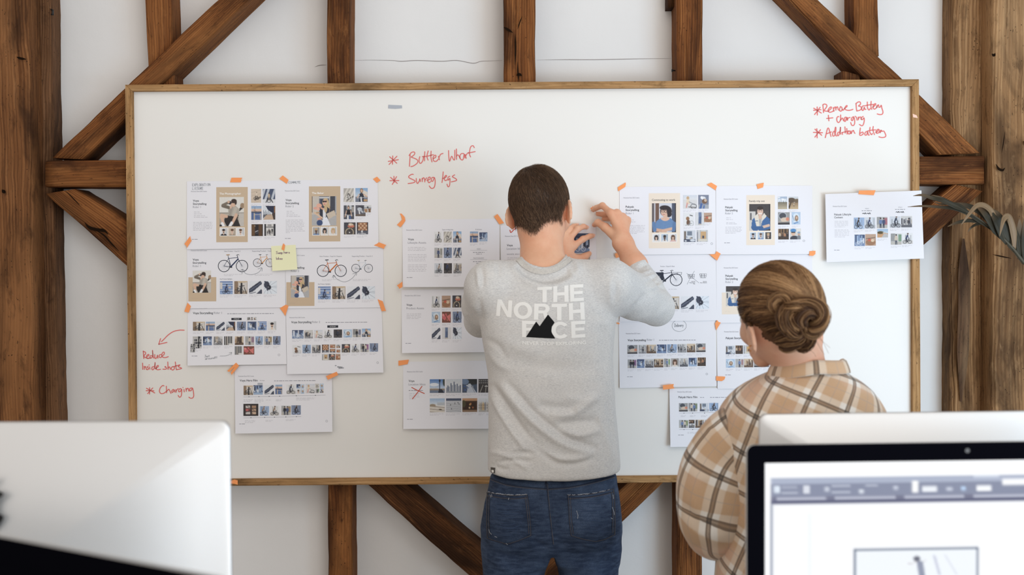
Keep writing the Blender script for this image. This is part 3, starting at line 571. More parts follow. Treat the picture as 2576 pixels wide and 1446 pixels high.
        c.vg(0, .6, (122, 166, 216), (196, 212, 228)); c.poly([(.56, .62), (.62, .15), (.95, .3), (1, .65)], (220, 212, 200)); c.rect(0, .62, 1, 1, (112, 120, 140)); c.ell(.5, .2, .12, .17, (150, 108, 74)); c.ell(.5, .2, .075, .1, SKIN); c.poly([(.3, .96), (.34, .42), (.48, .34), (.66, .42), (.72, .98)], (44, 48, 62)); c.line(.66, .44, .92, .62, .08, SKIN); c.line(.3, .46, .16, .7, .07, SKIN); c.line(.2, .7, .9, .68, .035, (206, 206, 212)); c.rect(.66, .8, .96, .95, (196, 150, 96)); c.line(.46, .68, .5, 1, .12, (220, 222, 228))
    elif kind == 'vest':
        c.a[:] = (74, 76, 86); c.rect(.3, 0, .75, .3, (196, 200, 206)); c.rect(.75, .1, 1, .5, (160, 154, 148)); c.ell(.46, .17, .11, .15, (72, 50, 42)); c.ell(.46, .19, .07, .1, SKIN); c.poly([(.28, .7), (.3, .36), (.46, .32), (.64, .36), (.66, .7)], (36, 34, 40)); c.line(.28, .4, .14, .82, .08, SKIN); c.line(.66, .4, .76, .76, .08, SKIN); c.line(.12, .68, .8, .7, .03, WH); c.rect(.34, .72, .48, 1, WH); c.rect(.52, .74, .7, 1, (66, 90, 146))
    elif kind == 'helmet':
        c.a[:] = (92, 92, 104); c.rect(.3, .1, .8, .3, (60, 58, 66)); c.ell(.42, .36, .22, .15, (196, 202, 214)); c.line(.44, .4, .7, .62, .16, (180, 186, 198)); c.line(.36, .5, .42, .8, .1, WH); c.rect(0, .8, 1, 1, (104, 88, 78))
    elif kind == 'coffee':
        c.a[:] = (214, 214, 214); c.rect(0, .28, 1, .5, (160, 164, 172)); c.ell(.5, .3, .1, .1, DK); c.poly([(.05, .5), (.5, .48), (.44, .94), (.12, .94)], (170, 124, 84)); c.poly([(.55, .5), (.92, .5), (.86, .96), (.6, .96)], (134, 92, 60)); c.rect(.05, .46, .5, .54, (206, 190, 170))
    elif kind == 'fruitbike':
        c.a[:] = (74, 68, 68); c.rect(0, 0, .4, .5, (66, 66, 76)); c.ring(.48, .82, .32, .32, .055, (214, 190, 152)); c.ell(.6, .32, .28, .13, (206, 110, 84)); c.ell(.56, .18, .18, .1, (226, 206, 180)); c.ell(.7, .2, .1, .07, (220, 190, 160)); c.line(.48, .82, .6, .4, .04, (40, 36, 36)); c.ell(.48, .82, .05, .05, WH)
    elif kind == 'bakery':
        c.a[:] = (60, 52, 54); c.rect(.14, .04, .88, .66, (176, 124, 88)); [c.ell(.2 + .16*i, .14 + .16*j, .07, .05, (228, 188, 150) if (i+j) % 2 else (160, 92, 60)) for i in range(5) for j in range(4)]; c.rect(0, .7, 1, 1, (84, 86, 100)); person(c, .46, .98, .34, WH, (120, 130, 150)); [c.line(U(0, 1), .94, U(0, 1), .9, .03, WH) for _ in range(5)]
    elif kind == 'speed':
        c.a[:] = (118, 146, 196); [c.line(0, y, 1, y + U(-.02, .02), .05, (200, 214, 236) if i % 2 else (92, 120, 176)) for i, y in enumerate((.08, .16, .25, .34, .44, .7, .8))]; c.rect(.02, .1, .2, .6, (214, 206, 200)); c.rect(0, .82, 1, 1, (140, 168, 214)); rider(c, .5, .84, .55, (40, 52, 96), (34, 42, 74)); c.rect(.66, .42, .86, .56, (200, 184, 172))
    elif kind == 'workshop':
        c.a[:] = (176, 156, 134); c.rect(.3, .1, .95, .75, (212, 204, 196)); c.rect(0, 0, .3, 1, (146, 118, 92)); c.poly([(.2, 0), (1, 0), (1, .1), (.4, .16)], (206, 178, 140)); bike(c, .36, .78, .66, (44, 42, 46), (44, 42, 46)); c.line(.55, .2, .52, .96, .13, (36, 36, 42)); c.line(.4, .42, .74, .36, .06, (50, 48, 52)); c.line(.75, .5, .9, .95, .05, DK)
    elif kind == 'tube':
        c.a[:] = (226, 228, 234); c.poly([(0, .62), (.86, .0), (1, .22), (.3, .82), (0, .92)], (58, 64, 84)); c.line(.1, .72, .95, .12, .05, (104, 112, 136)); c.poly([(.42, .34), (.66, .18), (.7, .26), (.46, .42)], (36, 40, 58)); c.poly([(.55, 1), (.92, .62), (1, .7), (1, 1)], (66, 72, 92)); c.line(.0, .99, .5, .86, .05, (88, 92, 112))
    elif kind == 'hub':
        c.a[:] = (224, 232, 242); [c.line(.34, .46, .34 + .9*math.cos(a), .46 + .9*math.sin(a), .016, (130, 138, 154)) for a in np.linspace(0.1, 6.2, 13)]; c.ell(.24, .3, .2, .26, (52, 56, 74)); c.ell(.4, .5, .16, .18, (40, 42, 56)); c.ell(.36, .48, .05, .05, (120, 124, 136)); c.line(.1, 0, .3, .7, .1, (60, 64, 84))
    elif kind == 'neon':
        c.a[:] = (128, 70, 56); c.poly([(.1, .3), (.5, .15), (.6, .5), (.3, .8), (.05, .6)], (214, 92, 96)); c.poly([(.6, .4), (.95, .2), (.9, .85), (.55, .8)], (222, 112, 104)); c.line(.2, .1, .8, .9, .06, (92, 60, 40)); c.rect(.05, .2, .25, .42, (236, 140, 136))
    elif kind == 'stripes':
        c.a[:] = (206, 202, 198); [c.rect(x, 0, x + .13, 1, (38, 40, 46)) for x in (0, .22, .46, .7)]; c.rect(.3, 0, .34, 1, (150, 120, 92)); c.rect(.5, .8, 1, 1, (224, 220, 216))
    elif kind == 'shelves':
        c.a[:] = (206, 204, 204); [c.rect(U(0, .85), U(0, .9), 0, 0, DK) for _ in range(1)]; [c.rect(x, y, x + .13, y + .17, (40, 42, 50) if rn.random() < .6 else (176, 172, 168)) for x in np.arange(0.02, 1, .17) for y in np.arange(.02, 1, .22)]; c.rect(.62, 0, .76, 1, (36, 36, 42))
    elif kind == 'skyline':
        c.vg(0, 1, (206, 212, 220), (230, 228, 224)); [c.rect(x, 1 - hh - .2, x + .07, .9, (92, 104, 130) if i % 2 else (136, 144, 160)) for i, (x, hh) in enumerate(((.02, .2), (.1, .34), (.18, .26), (.3, .5), (.38, .36), (.5, .6), (.58, .4), (.7, .46), (.8, .3), (.9, .36)))]; c.rect(0, .88, 1, 1, (150, 158, 168))
    elif kind == 'sphinx':
        c.vg(0, .7, (70, 118, 190), (200, 216, 234)); c.ell(.3, .4, .3, .12, (226, 232, 240)); c.rect(0, .68, 1, .82, (150, 130, 110)); c.rect(0, .8, 1, 1, (106, 120, 146)); c.line(.66, .1, .66, .9, .05, (40, 46, 66)); c.ell(.66, .12, .06, .1, (40, 46, 66)); c.poly([(.55, 1), (.62, .7), (.8, .72), (.96, 1)], (44, 48, 62)); [c.rect(x, .62, x + .05, .7, (206, 190, 166)) for x in (.08, .2, .34, .45)]; c.ell(.96, .2, .1, .3, (64, 70, 62))
    elif kind == 'road':
        c.a[:] = (74, 88, 112); c.ell(.7, .1, .5, .32, (46, 48, 50)); c.ell(.2, .2, .25, .2, (110, 134, 170)); c.poly([(.42, .35), (.56, .35), (.95, 1), (.3, 1)], (196, 204, 218)); [c.rect(x, y, x + .14, y + .09, k) for x, y, k in ((.1, .5, (60, 90, 160)), (.28, .44, (200, 208, 222)), (.14, .74, (70, 96, 170)), (.6, .5, (150, 160, 176)), (.3, .6, (120, 140, 180)))]; c.line(.62, .5, .84, 1, .025, (110, 110, 116))
    elif kind == 'junction':
        c.a[:] = (64, 58, 58); c.rect(0, 0, 1, .42, (66, 62, 64)); [c.rect(x, y, x + .05, y + .09, (170, 166, 160)) for x in np.arange(.05, 1, .12) for y in (.08, .24)]; [c.line(.3 + .2*i, .45, .1 + .35*i, 1, .03, (210, 204, 190)) for i in range(3)]; c.rect(.4, .5, .6, .56, (206, 204, 200))
    elif kind == 'steps':
        c.vg(0, .45, (150, 182, 220), (214, 224, 234)); c.rect(.5, .3, 1, .5, (186, 192, 200)); [c.line(0, .55 + .1*i, 1, .66 + .1*i, .05, (214, 198, 174) if i % 2 else (150, 130, 108)) for i in range(5)]; c.ell(.2, .5, .2, .1, (160, 140, 116)); c.ell(.7, .8, .1, .05, (96, 84, 70))
    elif kind == 'plaza':
        c.a[:] = (196, 198, 204); c.rect(0, 0, 1, .18, (72, 82, 108)); [c.line(0, .35 + .14*i, 1, .5 + .14*i, .02, (150, 152, 160)) for i in range(5)]; [c.line(x, y, x, y - .07, .03, DK) for x, y in ((.3, .5), (.36, .78), (.58, .4), (.78, .36), (.85, .44))]
    elif kind == 'cafe':
        c.a[:] = (78, 52, 36); c.rect(0, 0, 1, .2, (206, 150, 106)); c.rect(.1, .3, .9, .8, (60, 38, 28)); [c.ell(U(.1, .9), U(.3, .75), .05, .07, k) for k in ((226, 170, 90), (180, 96, 50), (226, 190, 140), (120, 70, 40), (200, 130, 70))]; c.ell(.1, .4, .14, .25, (80, 72, 44)); c.rect(0, .84, 1, 1, (150, 116, 88))
    elif kind == 'houses':
        c.vg(0, .4, (226, 228, 232), (214, 216, 220)); [c.poly([(x, 1), (x, .4), (x + .12, .24), (x + .24, .4), (x + .24, 1)], k) for x, k in ((0, (206, 196, 184)), (.25, (176, 166, 154)), (.5, (214, 180, 130)), (.76, (150, 146, 146)))]; [c.rect(x, y, x + .06, y + .1, (84, 84, 92)) for x in (.08, .33, .58, .84) for y in (.46, .64)]; c.rect(0, .86, 1, 1, (186, 180, 172))
    elif kind == 'field':
        c.vg(0, .45, (150, 170, 200), (222, 226, 230)); [c.ell(U(0, 1), U(.05, .35), .14, .05, (236, 238, 240)) for _ in range(5)]; c.vg(.45, 1, (120, 112, 92), (196, 178, 146)); [c.line(x, .5, x, .34, .025, (80, 72, 64)) for x in (.2, .38, .6, .85)]
    elif kind == 'trail':
        c.vg(0, .35, (206, 212, 220), (190, 190, 186)); c.ell(.3, .3, .4, .2, (92, 74, 58)); c.ell(.85, .35, .3, .16, (110, 90, 66)); c.vg(.5, 1, (150, 120, 84), (206, 176, 132)); person(c, .55, .78, .24, (206, 190, 170), (90, 80, 76)); c.poly([(.1, 1), (.3, .5), (.2, .5), (0, .8)], (66, 54, 46))
    elif kind == 'trunk':
        c.a[:] = (150, 148, 146); c.ell(.4, .3, .35, .28, (70, 72, 80)); c.ring(.4, .3, .32, .26, .05, (190, 194, 200)); c.ell(.55, .6, .32, .18, (214, 190, 166)); c.ell(.8, .55, .14, .14, (220, 130, 100)); c.rect(0, .82, 1, 1, (60, 56, 60)); c.line(0, .8, 1, .7, .04, (190, 170, 150))
    elif kind == 'kid':
        c.a[:] = (176, 200, 226); c.ell(.5, .5, .36, .4, (214, 226, 238)); c.ell(.55, .5, .2, .24, (150, 122, 98)); c.ell(.56, .46, .09, .1, SKIN); c.line(.3, .9, .7, .8, .1, (96, 140, 196)); c.line(.12, .3, .3, .7, .05, (90, 110, 140))
    elif kind == 'crowd':
        c.a[:] = (74, 56, 44); [c.rect(x, 0, x + .06, .6, (176, 130, 84)) for x in (.05, .25, .5, .8)]; [person(c, x, U(.85, 1.0), U(.5, .65), k, (60, 50, 48), (196, 150, 116)) for x, k in ((.15, (206, 180, 150)), (.4, (96, 70, 54)), (.62, (180, 120, 84)), (.85, (50, 44, 46)))]
    elif kind == 'selfie':
        c.a[:] = (206, 204, 200); c.rect(.6, 0, 1, .5, (222, 216, 208)); c.ell(.3, .4, .2, .26, SKIN); c.ell(.3, .2, .25, .17, (66, 132, 196)); c.rect(.12, .32, .48, .4, (30, 30, 36)); c.ell(.4, .95, .4, .3, (60, 60, 70)); c.ell(.8, .5, .11, .14, (206, 160, 130)); c.ell(.8, .38, .13, .09, (130, 160, 190)); c.ell(.8, .85, .16, .24, (120, 124, 130))
    elif kind == 'dog':
        c.a[:] = (226, 226, 228); c.ell(.4, .45, .16, .14, (150, 104, 70)); c.ell(.46, .75, .18, .2, (110, 76, 56)); c.line(.2, .95, .8, .8, .05, GR); c.line(.6, .2, .85, .25, .05, DK); c.ring(.75, .8, .2, .18, .03, GR)
    elif kind == 'jeans':
        c.a[:] = (214, 214, 216); c.line(.45, .2, .42, .85, .17, (86, 106, 146)); c.line(.58, .2, .56, .85, .15, (74, 92, 130)); c.line(.4, .88, .62, .9, .06, (214, 190, 160)); c.line(.5, 0, .5, .2, .3, (104, 122, 158))
    elif kind == 'basket':
        c.a[:] = (190, 152, 126); c.ell(.5, .7, .44, .26, (160, 110, 76)); c.ell(.4, .5, .16, .12, (206, 92, 66)); c.ell(.68, .55, .16, .12, (226, 196, 160)); c.line(.1, .4, .9, .3, .04, (60, 50, 46))
    elif kind == 'gear':
        c.a[:] = (206, 210, 218); c.rect(.05, .1, .2, .9, (110, 92, 78)); c.rect(.3, .1, .7, .45, (110, 122, 140)); c.rect(0, .75, 1, 1, (66, 74, 98)); [c.ell(U(.1, .9), U(.5, .9), .09, .05, k) for k in (WH, (60, 66, 84), (176, 150, 116), (140, 150, 170))]; c.ell(.75, .85, .22, .1, (206, 212, 220))
    elif kind == 'parcel':
        c.a[:] = (206, 204, 202); [c.rect(x, 0, x + .1, 1, (176, 178, 186)) for x in (.05, .3, .8)]; c.rect(.36, .14, .82, .78, (206, 160, 106)); c.rect(.5, .48, .66, .7, (70, 74, 92)); c.rect(.1, .74, .9, .92, (214, 206, 190)); c.line(.1, .2, .1, .95, .05, (96, 100, 116))
    elif kind == 'pinkkid':
        c.a[:] = (214, 212, 212); c.vg(0, .35, (206, 212, 224), (222, 222, 224)); c.ell(.34, .22, .1, .12, (206, 164, 120)); c.poly([(.2, .62), (.26, .32), (.44, .32), (.5, .66)], (230, 206, 176)); c.line(.3, .6, .24, .88, .1, (222, 150, 140)); c.line(.44, .5, .8, .7, .06, GR); c.ring(.74, .82, .2, .17, .04, (90, 92, 100)); c.line(.4, .86, .9, .9, .06, (96, 92, 92))
    elif kind == 'ripstop':
        c.a[:] = (118, 126, 150); c.rect(0, .7, 1, 1, (160, 164, 172)); c.ell(.5, .25, .2, .12, (222, 224, 230)); c.ell(.34, .2, .12, .1, WH); c.ell(.6, .46, .24, .17, (120, 84, 60)); c.ell(.68, .4, .12, .1, (206, 176, 150)); c.line(.3, .7, .2, 1, .2, (60, 96, 166)); c.line(.55, .8, .5, 1, .14, (70, 104, 170))
    elif kind == 'saxe':
        c.vg(0, .5, (140, 176, 214), (196, 214, 230)); c.rect(0, .5, 1, 1, (206, 152, 104)); c.ell(.3, .42, .3, .16, (84, 72, 44)); c.poly([(.4, 1), (.62, .52), (1, .6), (1, 1)], (186, 182, 182)); c.rect(.5, .4, .8, .5, (206, 190, 170))
    elif kind == 'shopgrid':
        c.a[:] = (50, 42, 42); [c.rect(.16 + .4*i, .16 + .25*j, .46 + .38*i, .35 + .25*j, k) for (i, j, k) in ((0, 0, (206, 196, 190)), (1, 0, (176, 132, 100)), (0, 1, (200, 90, 90)), (1, 1, (190, 150, 120)), (0, 2, (196, 190, 186)), (1, 2, (206, 170, 140)))]; [c.line(U(.16, .84), U(.16, .84), U(.16, .84), U(.16, .84), .03, (70, 50, 46)) for _ in range(6)]
    elif kind in ('ride', 'ride2', 'ride3', 'ride4', 'ride5'):
        bgs = dict(ride=[(206, 212, 222), (170, 174, 182)], ride2=[(124, 140, 172), (150, 168, 204)], ride3=[(66, 62, 66), (96, 90, 90)], ride4=[(228, 228, 230), (206, 202, 198)], ride5=[(150, 176, 214), (176, 196, 226)])[kind]
        c.vg(0, .7, bgs[0], bgs[0]); c.rect(0, .68, 1, 1, bgs[1]); [c.rect(x, U(0, .3), x + U(.05, .15), .68, tuple(v * q for v in bgs[0])) for q, x in zip((.72, 1.08, .85), (U(0, .3), U(.35, .6), U(.65, .9)))]
        k = [(44, 50, 72), (60, 44, 40), (150, 120, 96), (40, 52, 96)][rn.randrange(4)]
        rider(c, U(.42, .58), .8, U(.62, .8), k, (40, 42, 56), SKIN, (60, 44, 38))
    elif kind in ('walk', 'duo'):
        c.a[:] = (U(190, 220),) * 3; c.rect(0, 0, .4, .7, (U(120, 190),) * 3); c.rect(.7, .1, 1, .7, (U(90, 180), U(90, 160), U(90, 150))); c.rect(0, .72, 1, 1, (186, 180, 172))
        for x in ((.5,) if kind == 'walk' else (.36, .64)): person(c, x, .98, .8, [(60, 74, 116), (36, 36, 42), (206, 190, 170), (96, 120, 170)][rn.randrange(4)], (44, 50, 72))
    else:  # 'street', 'warm', 'blue': busy street views
        pal = dict(street=[(150, 150, 154), (96, 96, 104), (206, 204, 202), (60, 60, 68), (176, 160, 142)], warm=[(176, 140, 104), (110, 84, 66), (214, 190, 160), (66, 52, 46), (150, 150, 156)], blue=[(110, 134, 176), (150, 176, 210), (66, 80, 116), (214, 220, 230), (44, 50, 70)]).get(kind)
        c.a[:] = pal[2]; [c.rect(x, U(0, .35), x + U(.08, .2), U(.6, .9), pal[rn.randrange(5)]) for x in np.linspace(-.05, .92, 8)]; c.rect(0, .76, 1, 1, pal[rn.randrange(2)]); [c.ell(U(0, 1), U(.4, .8), U(.03, .08), U(.04, .09), pal[rn.randrange(5)]) for _ in range(6)]
        if seed % 2: bike(c, U(.35, .65), .8, U(.5, .7), pal[3], pal[3])
        else: person(c, U(.3, .7), .95, U(.5, .7), pal[3], pal[1])
    c.grit(seed, 2.5, 1)
    g = c.a.mean(2, keepdims=True); return np.clip((c.a * .82 + g * .18) * .92 + 14, 4, 250)
def photo(sh, kind, x0, y0, x1, y1, seed=1, k=2, slope=-0.006, name='printed_photo'):
    w = max(8, int((x1 - x0) * 0.95)); h = max(8, int((y1 - y0) * 0.95))
    img = s2l(paint(kind, w, h, seed))
    xs = x0 + (x1 - x0) * np.arange(w) / (w - 1); ys = y0 + (y1 - y0) * np.arange(h) / (h - 1)
    V = np.array([sh.pt(x, y + (x - x0) * slope, k) for y in ys for x in xs])
    i, j = np.meshgrid(np.arange(w - 1), np.arange(h - 1)); a = (j * w + i).ravel()
    return npmesh(name, V, np.stack([a, a + w, a + w + 1, a + 1], 1), M['print'], sh.o, False, img.reshape(-1, 3))
def row(sh, cx, spec, seed0=1, caption=True, m='ink_pale'):
    """'kind x0 y0 x1 y1; ...' in crop coordinates; a line or two of caption below each"""
    ox, oy, s = cx
    for i, it in enumerate(spec.replace('\n', ' ').split(';')):
        it = it.split()
        if len(it) < 5: continue
        x0, y0, x1, y1 = (float(v) for v in it[1:5]); x0, x1 = ox + x0/s, ox + x1/s; y0, y1 = oy + y0/s, oy + y1/s
        photo(sh, it[0], x0, y0, x1, y1, seed0 + i, k=2.5 if len(it) < 6 else float(it[5]))
        if caption: lines(sh, [(x0, x0 + (x1-x0)*.92, y1 + 4), (x0, x0 + (x1-x0)*.6, y1 + 7)], 1.0, m, 'printed_caption', seed0 + i)
CA, CB, CC, CD, CE, CF, CG = (440, 420, 4.0167), (440, 750, 4.0167), (980, 520, 6.572), (980, 720, 3.806), (1540, 440, 4.0167), (1540, 760, 3.805), (2030, 230, 3.2125)
def C(c, *a): return [v for i, v in enumerate((c[0] if i % 2 == 0 else c[1]) + x / c[2] for i, x in enumerate(a))]
def header(sh, c, x, y, w=160, t='Momentum Shoot 2023 Creative'):
    x0, b = C(c, x, y); text(sh, t, x0, b, 3.2, x0 + w / c[2], 0.0, 'ink_mid', 'printed_header')
def footer(sh, c, x, y, w=60):
    x0, b = C(c, x, y); lines(sh, [(x0, x0 + w / c[2], b)], 1.4, 'ink_mid', 'printed_footer', 3)
def title3(sh, c, x, ys, a='Voya', b='Storytelling', t3='Rider 1', wa=60, wb=137, w3=80, caps=20):
    for t, y, w, bo, m in ((a, ys[0], wa, .012, 'ink'), (b, ys[1], wb, .012, 'ink'), (t3, ys[2], w3, 0.0, 'ink_mid')):
        if t: x0, bb = C(c, x, y); text(sh, t, x0, bb, caps / c[2], x0 + w / c[2], bo, m)
def num(sh, c, x, y):
    x0, y0 = C(c, x, y); pts = [(x0 + 2.4*math.cos(a), y0 + 2.4*math.sin(a)) for a in np.linspace(0, 6.2, 12)]
    ribbon([pts], .7, lambda x, y: sh.pt(x, y, 1.5), 2, 'printed_page_mark', M['ink_mid'], sh.o)
def portraits(sh, c, spec, m='ink_white'):
    for i, it in enumerate(spec.split(';')):
        it = it.split(); x0, y0, x1, y1 = (float(v) for v in it[1:5]); a = C(c, x0 - 5, y0 - 5, x1 + 5, y1 + 5); panel(sh, *a, m, 2, 'photo_border'); a = C(c, x0, y0, x1, y1); photo(sh, it[0], *a, i + 3, k=3)
def notes_list(sh, c, x, ys, w):
    for i, y in enumerate(ys): x0, b = C(c, x, y); lines(sh, [(x0, x0 + (.3 + .14*i) * w / c[2], b)], 1.5, 'ink_pale', 'printed_text', i + 11)
# single-stroke hand lettering for the pen notes
HL = {'E': '3,0 0,0 0,6 3,6/0,3 2.5,3', 'X': '0,0 3,6/3,0 0,6', 'P': '0,6 0,0 2.5,0 3,1.5 2.5,3 0,3', 'L': '0,0 0,6 3,6', 'O': '1.5,0 0,2 0,4 1.5,6 3,4 3,2 1.5,0', 'R': '0,6 0,0 2.5,0 3,1.5 2.5,3 0,3 3,6', 'A': '0,6 1.5,0 3,6/.6,4 2.4,4', 'T': '1.5,0 1.5,6/-.4,0 3.6,0', 'I': '1,0 1,6', 'N': '0,6 0,0 3,6 3,0', 'S': '3,.6 1.5,0 .2,1.2 1.5,3 3,4.5 1.5,6 0,5.4', 'U': '0,0 0,4.5 1.5,6 3,4.5 3,0', 'C': '3,.8 1.5,0 0,2 0,4 1.5,6 3,5.2', 'M': '0,6 .4,0 1.8,4 3.2,0 3.6,6',
      'w': '0,3 .7,6 1.5,3.6 2.3,6 3,3', 'a': '2.4,3 .6,3 0,4.5 .8,6 2.2,5 2.4,3 2.6,6', 'p': '0,3 .2,8/0,4 1.2,3 2.4,4 1.8,5.8 .2,5.6', 'h': '0,0 .2,6/.2,4.4 1.4,3 2.3,4 2.4,6', 'e': '.2,4.6 2.2,4.2 1.6,3 .3,3.8 .3,5.4 1.4,6 2.6,5.4', 'r': '0,3 .3,6/.2,4.4 1.4,3.1 2,3.3', 'o': '1.2,3 0,4.5 1,6 2.3,4.8 1.2,3', 'b': '0,0 .1,6/.1,4.2 1.4,3.2 2.3,4.6 1.5,6 .1,5.6', 'i': '.3,3 .4,6/.3,1.6 .4,1.8', 'k': '0,0 .1,6/2,3 .2,4.8 2.2,6', 's': '2,3.2 .4,3.4 1.6,4.8 1.4,6 0,5.8', 'J': '.5,0 3.4,0/2,0 2,4.6 1,6 0,5', 'u': '0,3 .2,5.6 1.2,6 2,3/2,3 2.3,6', 't': '1,1 1,5.4 2,6/0,2.8 2,2.6', '!': '.6,0 .4,4.4/.3,5.8 .4,6', 'D': '0,0 .1,6 2,5.4 3,3 2,.6 -.4,0', 'l': '.2,0 .3,5.4 1,6', 'v': '0,3 1,6 2,3', 'y': '0,3 .8,5.4/2,3 1.4,6 .4,8', '+': '1,2 1,5/-.4,3.5 2.4,3.5', 'n': '0,3 .2,6/.2,4.2 1.3,3 2.2,4 2.3,6', 'm': '0,3 .2,6/.2,4.2 1,3 1.6,4.2 1.7,6/1.7,4.2 2.6,3 3.2,4.2 3.3,6', 'd': '2.2,3.2 .6,3.2 0,4.6 .8,6 2.2,5/2.3,0 2.3,6', 'c': '2,3.2 .6,3.2 0,4.6 .8,6 2.1,5.4'}
def pen(sh, words, w=0.9, name='pen_note', m='pen', k=2.2, label=None):
    """words: (text, x, top, cap height, right edge, rise) in photo pixels"""
    st = []
    for t, x, y, cap, x1, rise in words:
        pos = 0; tmp = []
        for ch in t:
            if ch in HL: tmp += [[(px_ + pos, py_) for px_, py_ in s] for s in parse(HL[ch])]
            pos += (2.6 if ch == ' ' else 1.6 if ch in 'il!' else 4.2 if ch.isupper() else 3.3)
        kx = (x1 - x) / pos; ky = cap / 6
        st += [[(x + a * kx, y + b_ * ky - rise * (a / pos)) for a, b_ in s] for s in tmp]
    return tag(ribbon(st, w, lambda x, y: sh.pt(x, y, k), 4, name, M[m], sh.o), label)
def bicycle(sh, c, x0, y0, x1, y1, frame, saddle=None, cargo=False, label=None):
    """line drawing of a bicycle: wheels, spokes, frame, saddle, bars"""
    (x0, y0), (x1, y1) = C(c, x0, y0), C(c, x1, y1); w = x1 - x0; r = w * .195; gy = y1 - r; ink = s2l((46, 50, 62)); fc = s2l(frame)
    parts = []
    def rb(st, wd, col): parts.append((st, wd, col))
    cxs = (x0 + r, x1 - r)
    for cx_ in cxs:
        rb([[(cx_ + r*math.cos(a), gy + r*math.sin(a)) for a in np.linspace(0, 2*math.pi, 25)]], w*.022, ink)
        for a in np.linspace(0, 2*math.pi, 12, endpoint=False): rb([[(cx_, gy), (cx_ + r*.95*math.cos(a), gy + r*.95*math.sin(a))]], .25, s2l((190, 192, 198)))
        rb([[(cx_ - .6, gy), (cx_ + .6, gy)]], w*.035, ink)
    bb = (x0 + w*.43, gy + r*.1); st_ = (x0 + w*.34, y0 + (gy-y0)*.22); hd = (x0 + w*.66, y0 + (gy-y0)*.28)
    rb([[(cxs[0], gy), (st_[0] + w*.01, st_[1] + w*.05)], [(cxs[0], gy), bb]], w*.014, fc); rb([[bb, st_]], w*.02, fc); rb([[bb, (hd[0] + w*.01, hd[1] + w*.05)]], w*.04, fc); rb([[(st_[0] + w*.01, st_[1] + w*.05), hd]], w*.018, fc)
    rb([[(hd[0] - w*.01, hd[1] - w*.05), (hd[0] + w*.02, hd[1] + w*.06), (cxs[1], gy)]], w*.022, fc)
    rb([[(st_[0] - w*.07, y0 + w*.02), (st_[0] + w*.05, y0 + w*.015)]], w*.028, s2l(saddle) if saddle else ink); rb([[(st_[0], st_[1]), (st_[0] - w*.015, y0 + w*.02)]], w*.014, ink)
    rb([[(hd[0] - w*.01, hd[1] - w*.05), (hd[0] - w*.015, y0 + w*.03)], [(hd[0] - w*.05, y0 + w*.035), (hd[0] + w*.01, y0 + w*.005), (hd[0] + w*.05, y0 + w*.03)]], w*.016, ink); rb([[(bb[0] - w*.04, bb[1] + w*.01), (bb[0] + w*.04, bb[1] + w*.02)]], w*.05, ink); rb([[(cxs[0], gy + w*.02), (bb[0], bb[1] + w*.04)]], w*.008, ink)
    if cargo:
        rb([[(x0 + r*.2, gy - r*.9), (x0 + r*2.0, gy - r*.9)], [(x0 + r*.2, gy - r*.3), (x0 + r*2, gy - r*.3)]], r*.7, ink)
        rb([[(x1 - r*1.5, y0 + w*.08), (x1 - r*.05, y0 + w*.08)], [(x1 - r*1.45, y0 + w*.15), (x1 - r*.1, y0 + w*.15)], [(x1 - r*1.5, y0 + w*.08), (x1 - r*1.45, y0 + w*.15)], [(x1 - r*.05, y0 + w*.08), (x1 - r*.1, y0 + w*.15)], [(x1 - r*.8, y0 + w*.08), (x1 - r*.8, y0 + w*.15)]], w*.01, ink)
    V = []; Fc = []; cols = []
    for st, wd, col in parts:
        for s_ in st:
            pts = smooth_path(s_, 3) if len(s_) > 2 else [np.array(s_[0], float), np.array(s_[1], float)]; m = len(pts); b0 = len(V)
            for i, p in enumerate(pts):
                d = pts[min(i+1, m-1)] - pts[max(i-1, 0)]; d = d / (np.linalg.norm(d) + 1e-9); nn = np.array((-d[1], d[0])) * max(wd, .45) / 2
                V += [sh.pt(*(p + nn), 1.5), sh.pt(*(p - nn), 1.5)]; cols += [col, col]
            Fc += [(b0+2*i, b0+2*i+1, b0+2*i+3, b0+2*i+2) for i in range(m - 1)]
    return tag(npmesh('printed_bicycle', V, Fc, M['print'], sh.o, False, np.array(cols)), label)

# ---- left block of six + one
A = Sheet([(470, 456), (716, 453.5), (717, 624), (470, 627)], 'top left sheet, tan panel of a seated man aiming a camera', 0.0016, 0.004)
header(A, CA, 163, 253, 160); title3(A, CA, 182, (350, 382, 414)); notes_list(A, CA, 192, (455, 473, 492, 508), 190); x0, b0 = C(CA, 184, 560); para(A, x0, x0 + 49, b0, 6, 3.9, th=1.5); footer(A, CA, 172, 731)
panel(A, *C(CA, 418, 204, 736, 760), 'tan'); x0, b0 = C(CA, 450, 279); text(A, 'The Photographer', x0, b0, 5, x0 + 54.5, .014, 'ink_white', k=2)
photo(A, 'shutter', *C(CA, 450, 304, 697, 600), 1, 2); portraits(A, CA, 'f:kkbw 457 617 528 693;f:bttt 543 616 614 693;f:bwbw 627 616 700 693')
row(A, CA, 'rooftop 770 222 871 361;columns 888 222 1013 361;harbour 772 395 875 534;arcade 891 393 1014 532;doorway 774 578 889 698;shopin 904 576 1016 696', 3)
pen(A, [('EXPLORATION', 484, 462, 6.2, 530, 1.0), ('LIESURE', 484, 471, 6, 512, 0.5)], .7)
B = Sheet([(716, 453.5), (950, 450.5), (952, 622), (717, 624)], 'top sheet with a tan panel of a blonde woman with a bag', 0.0014, 0.004)
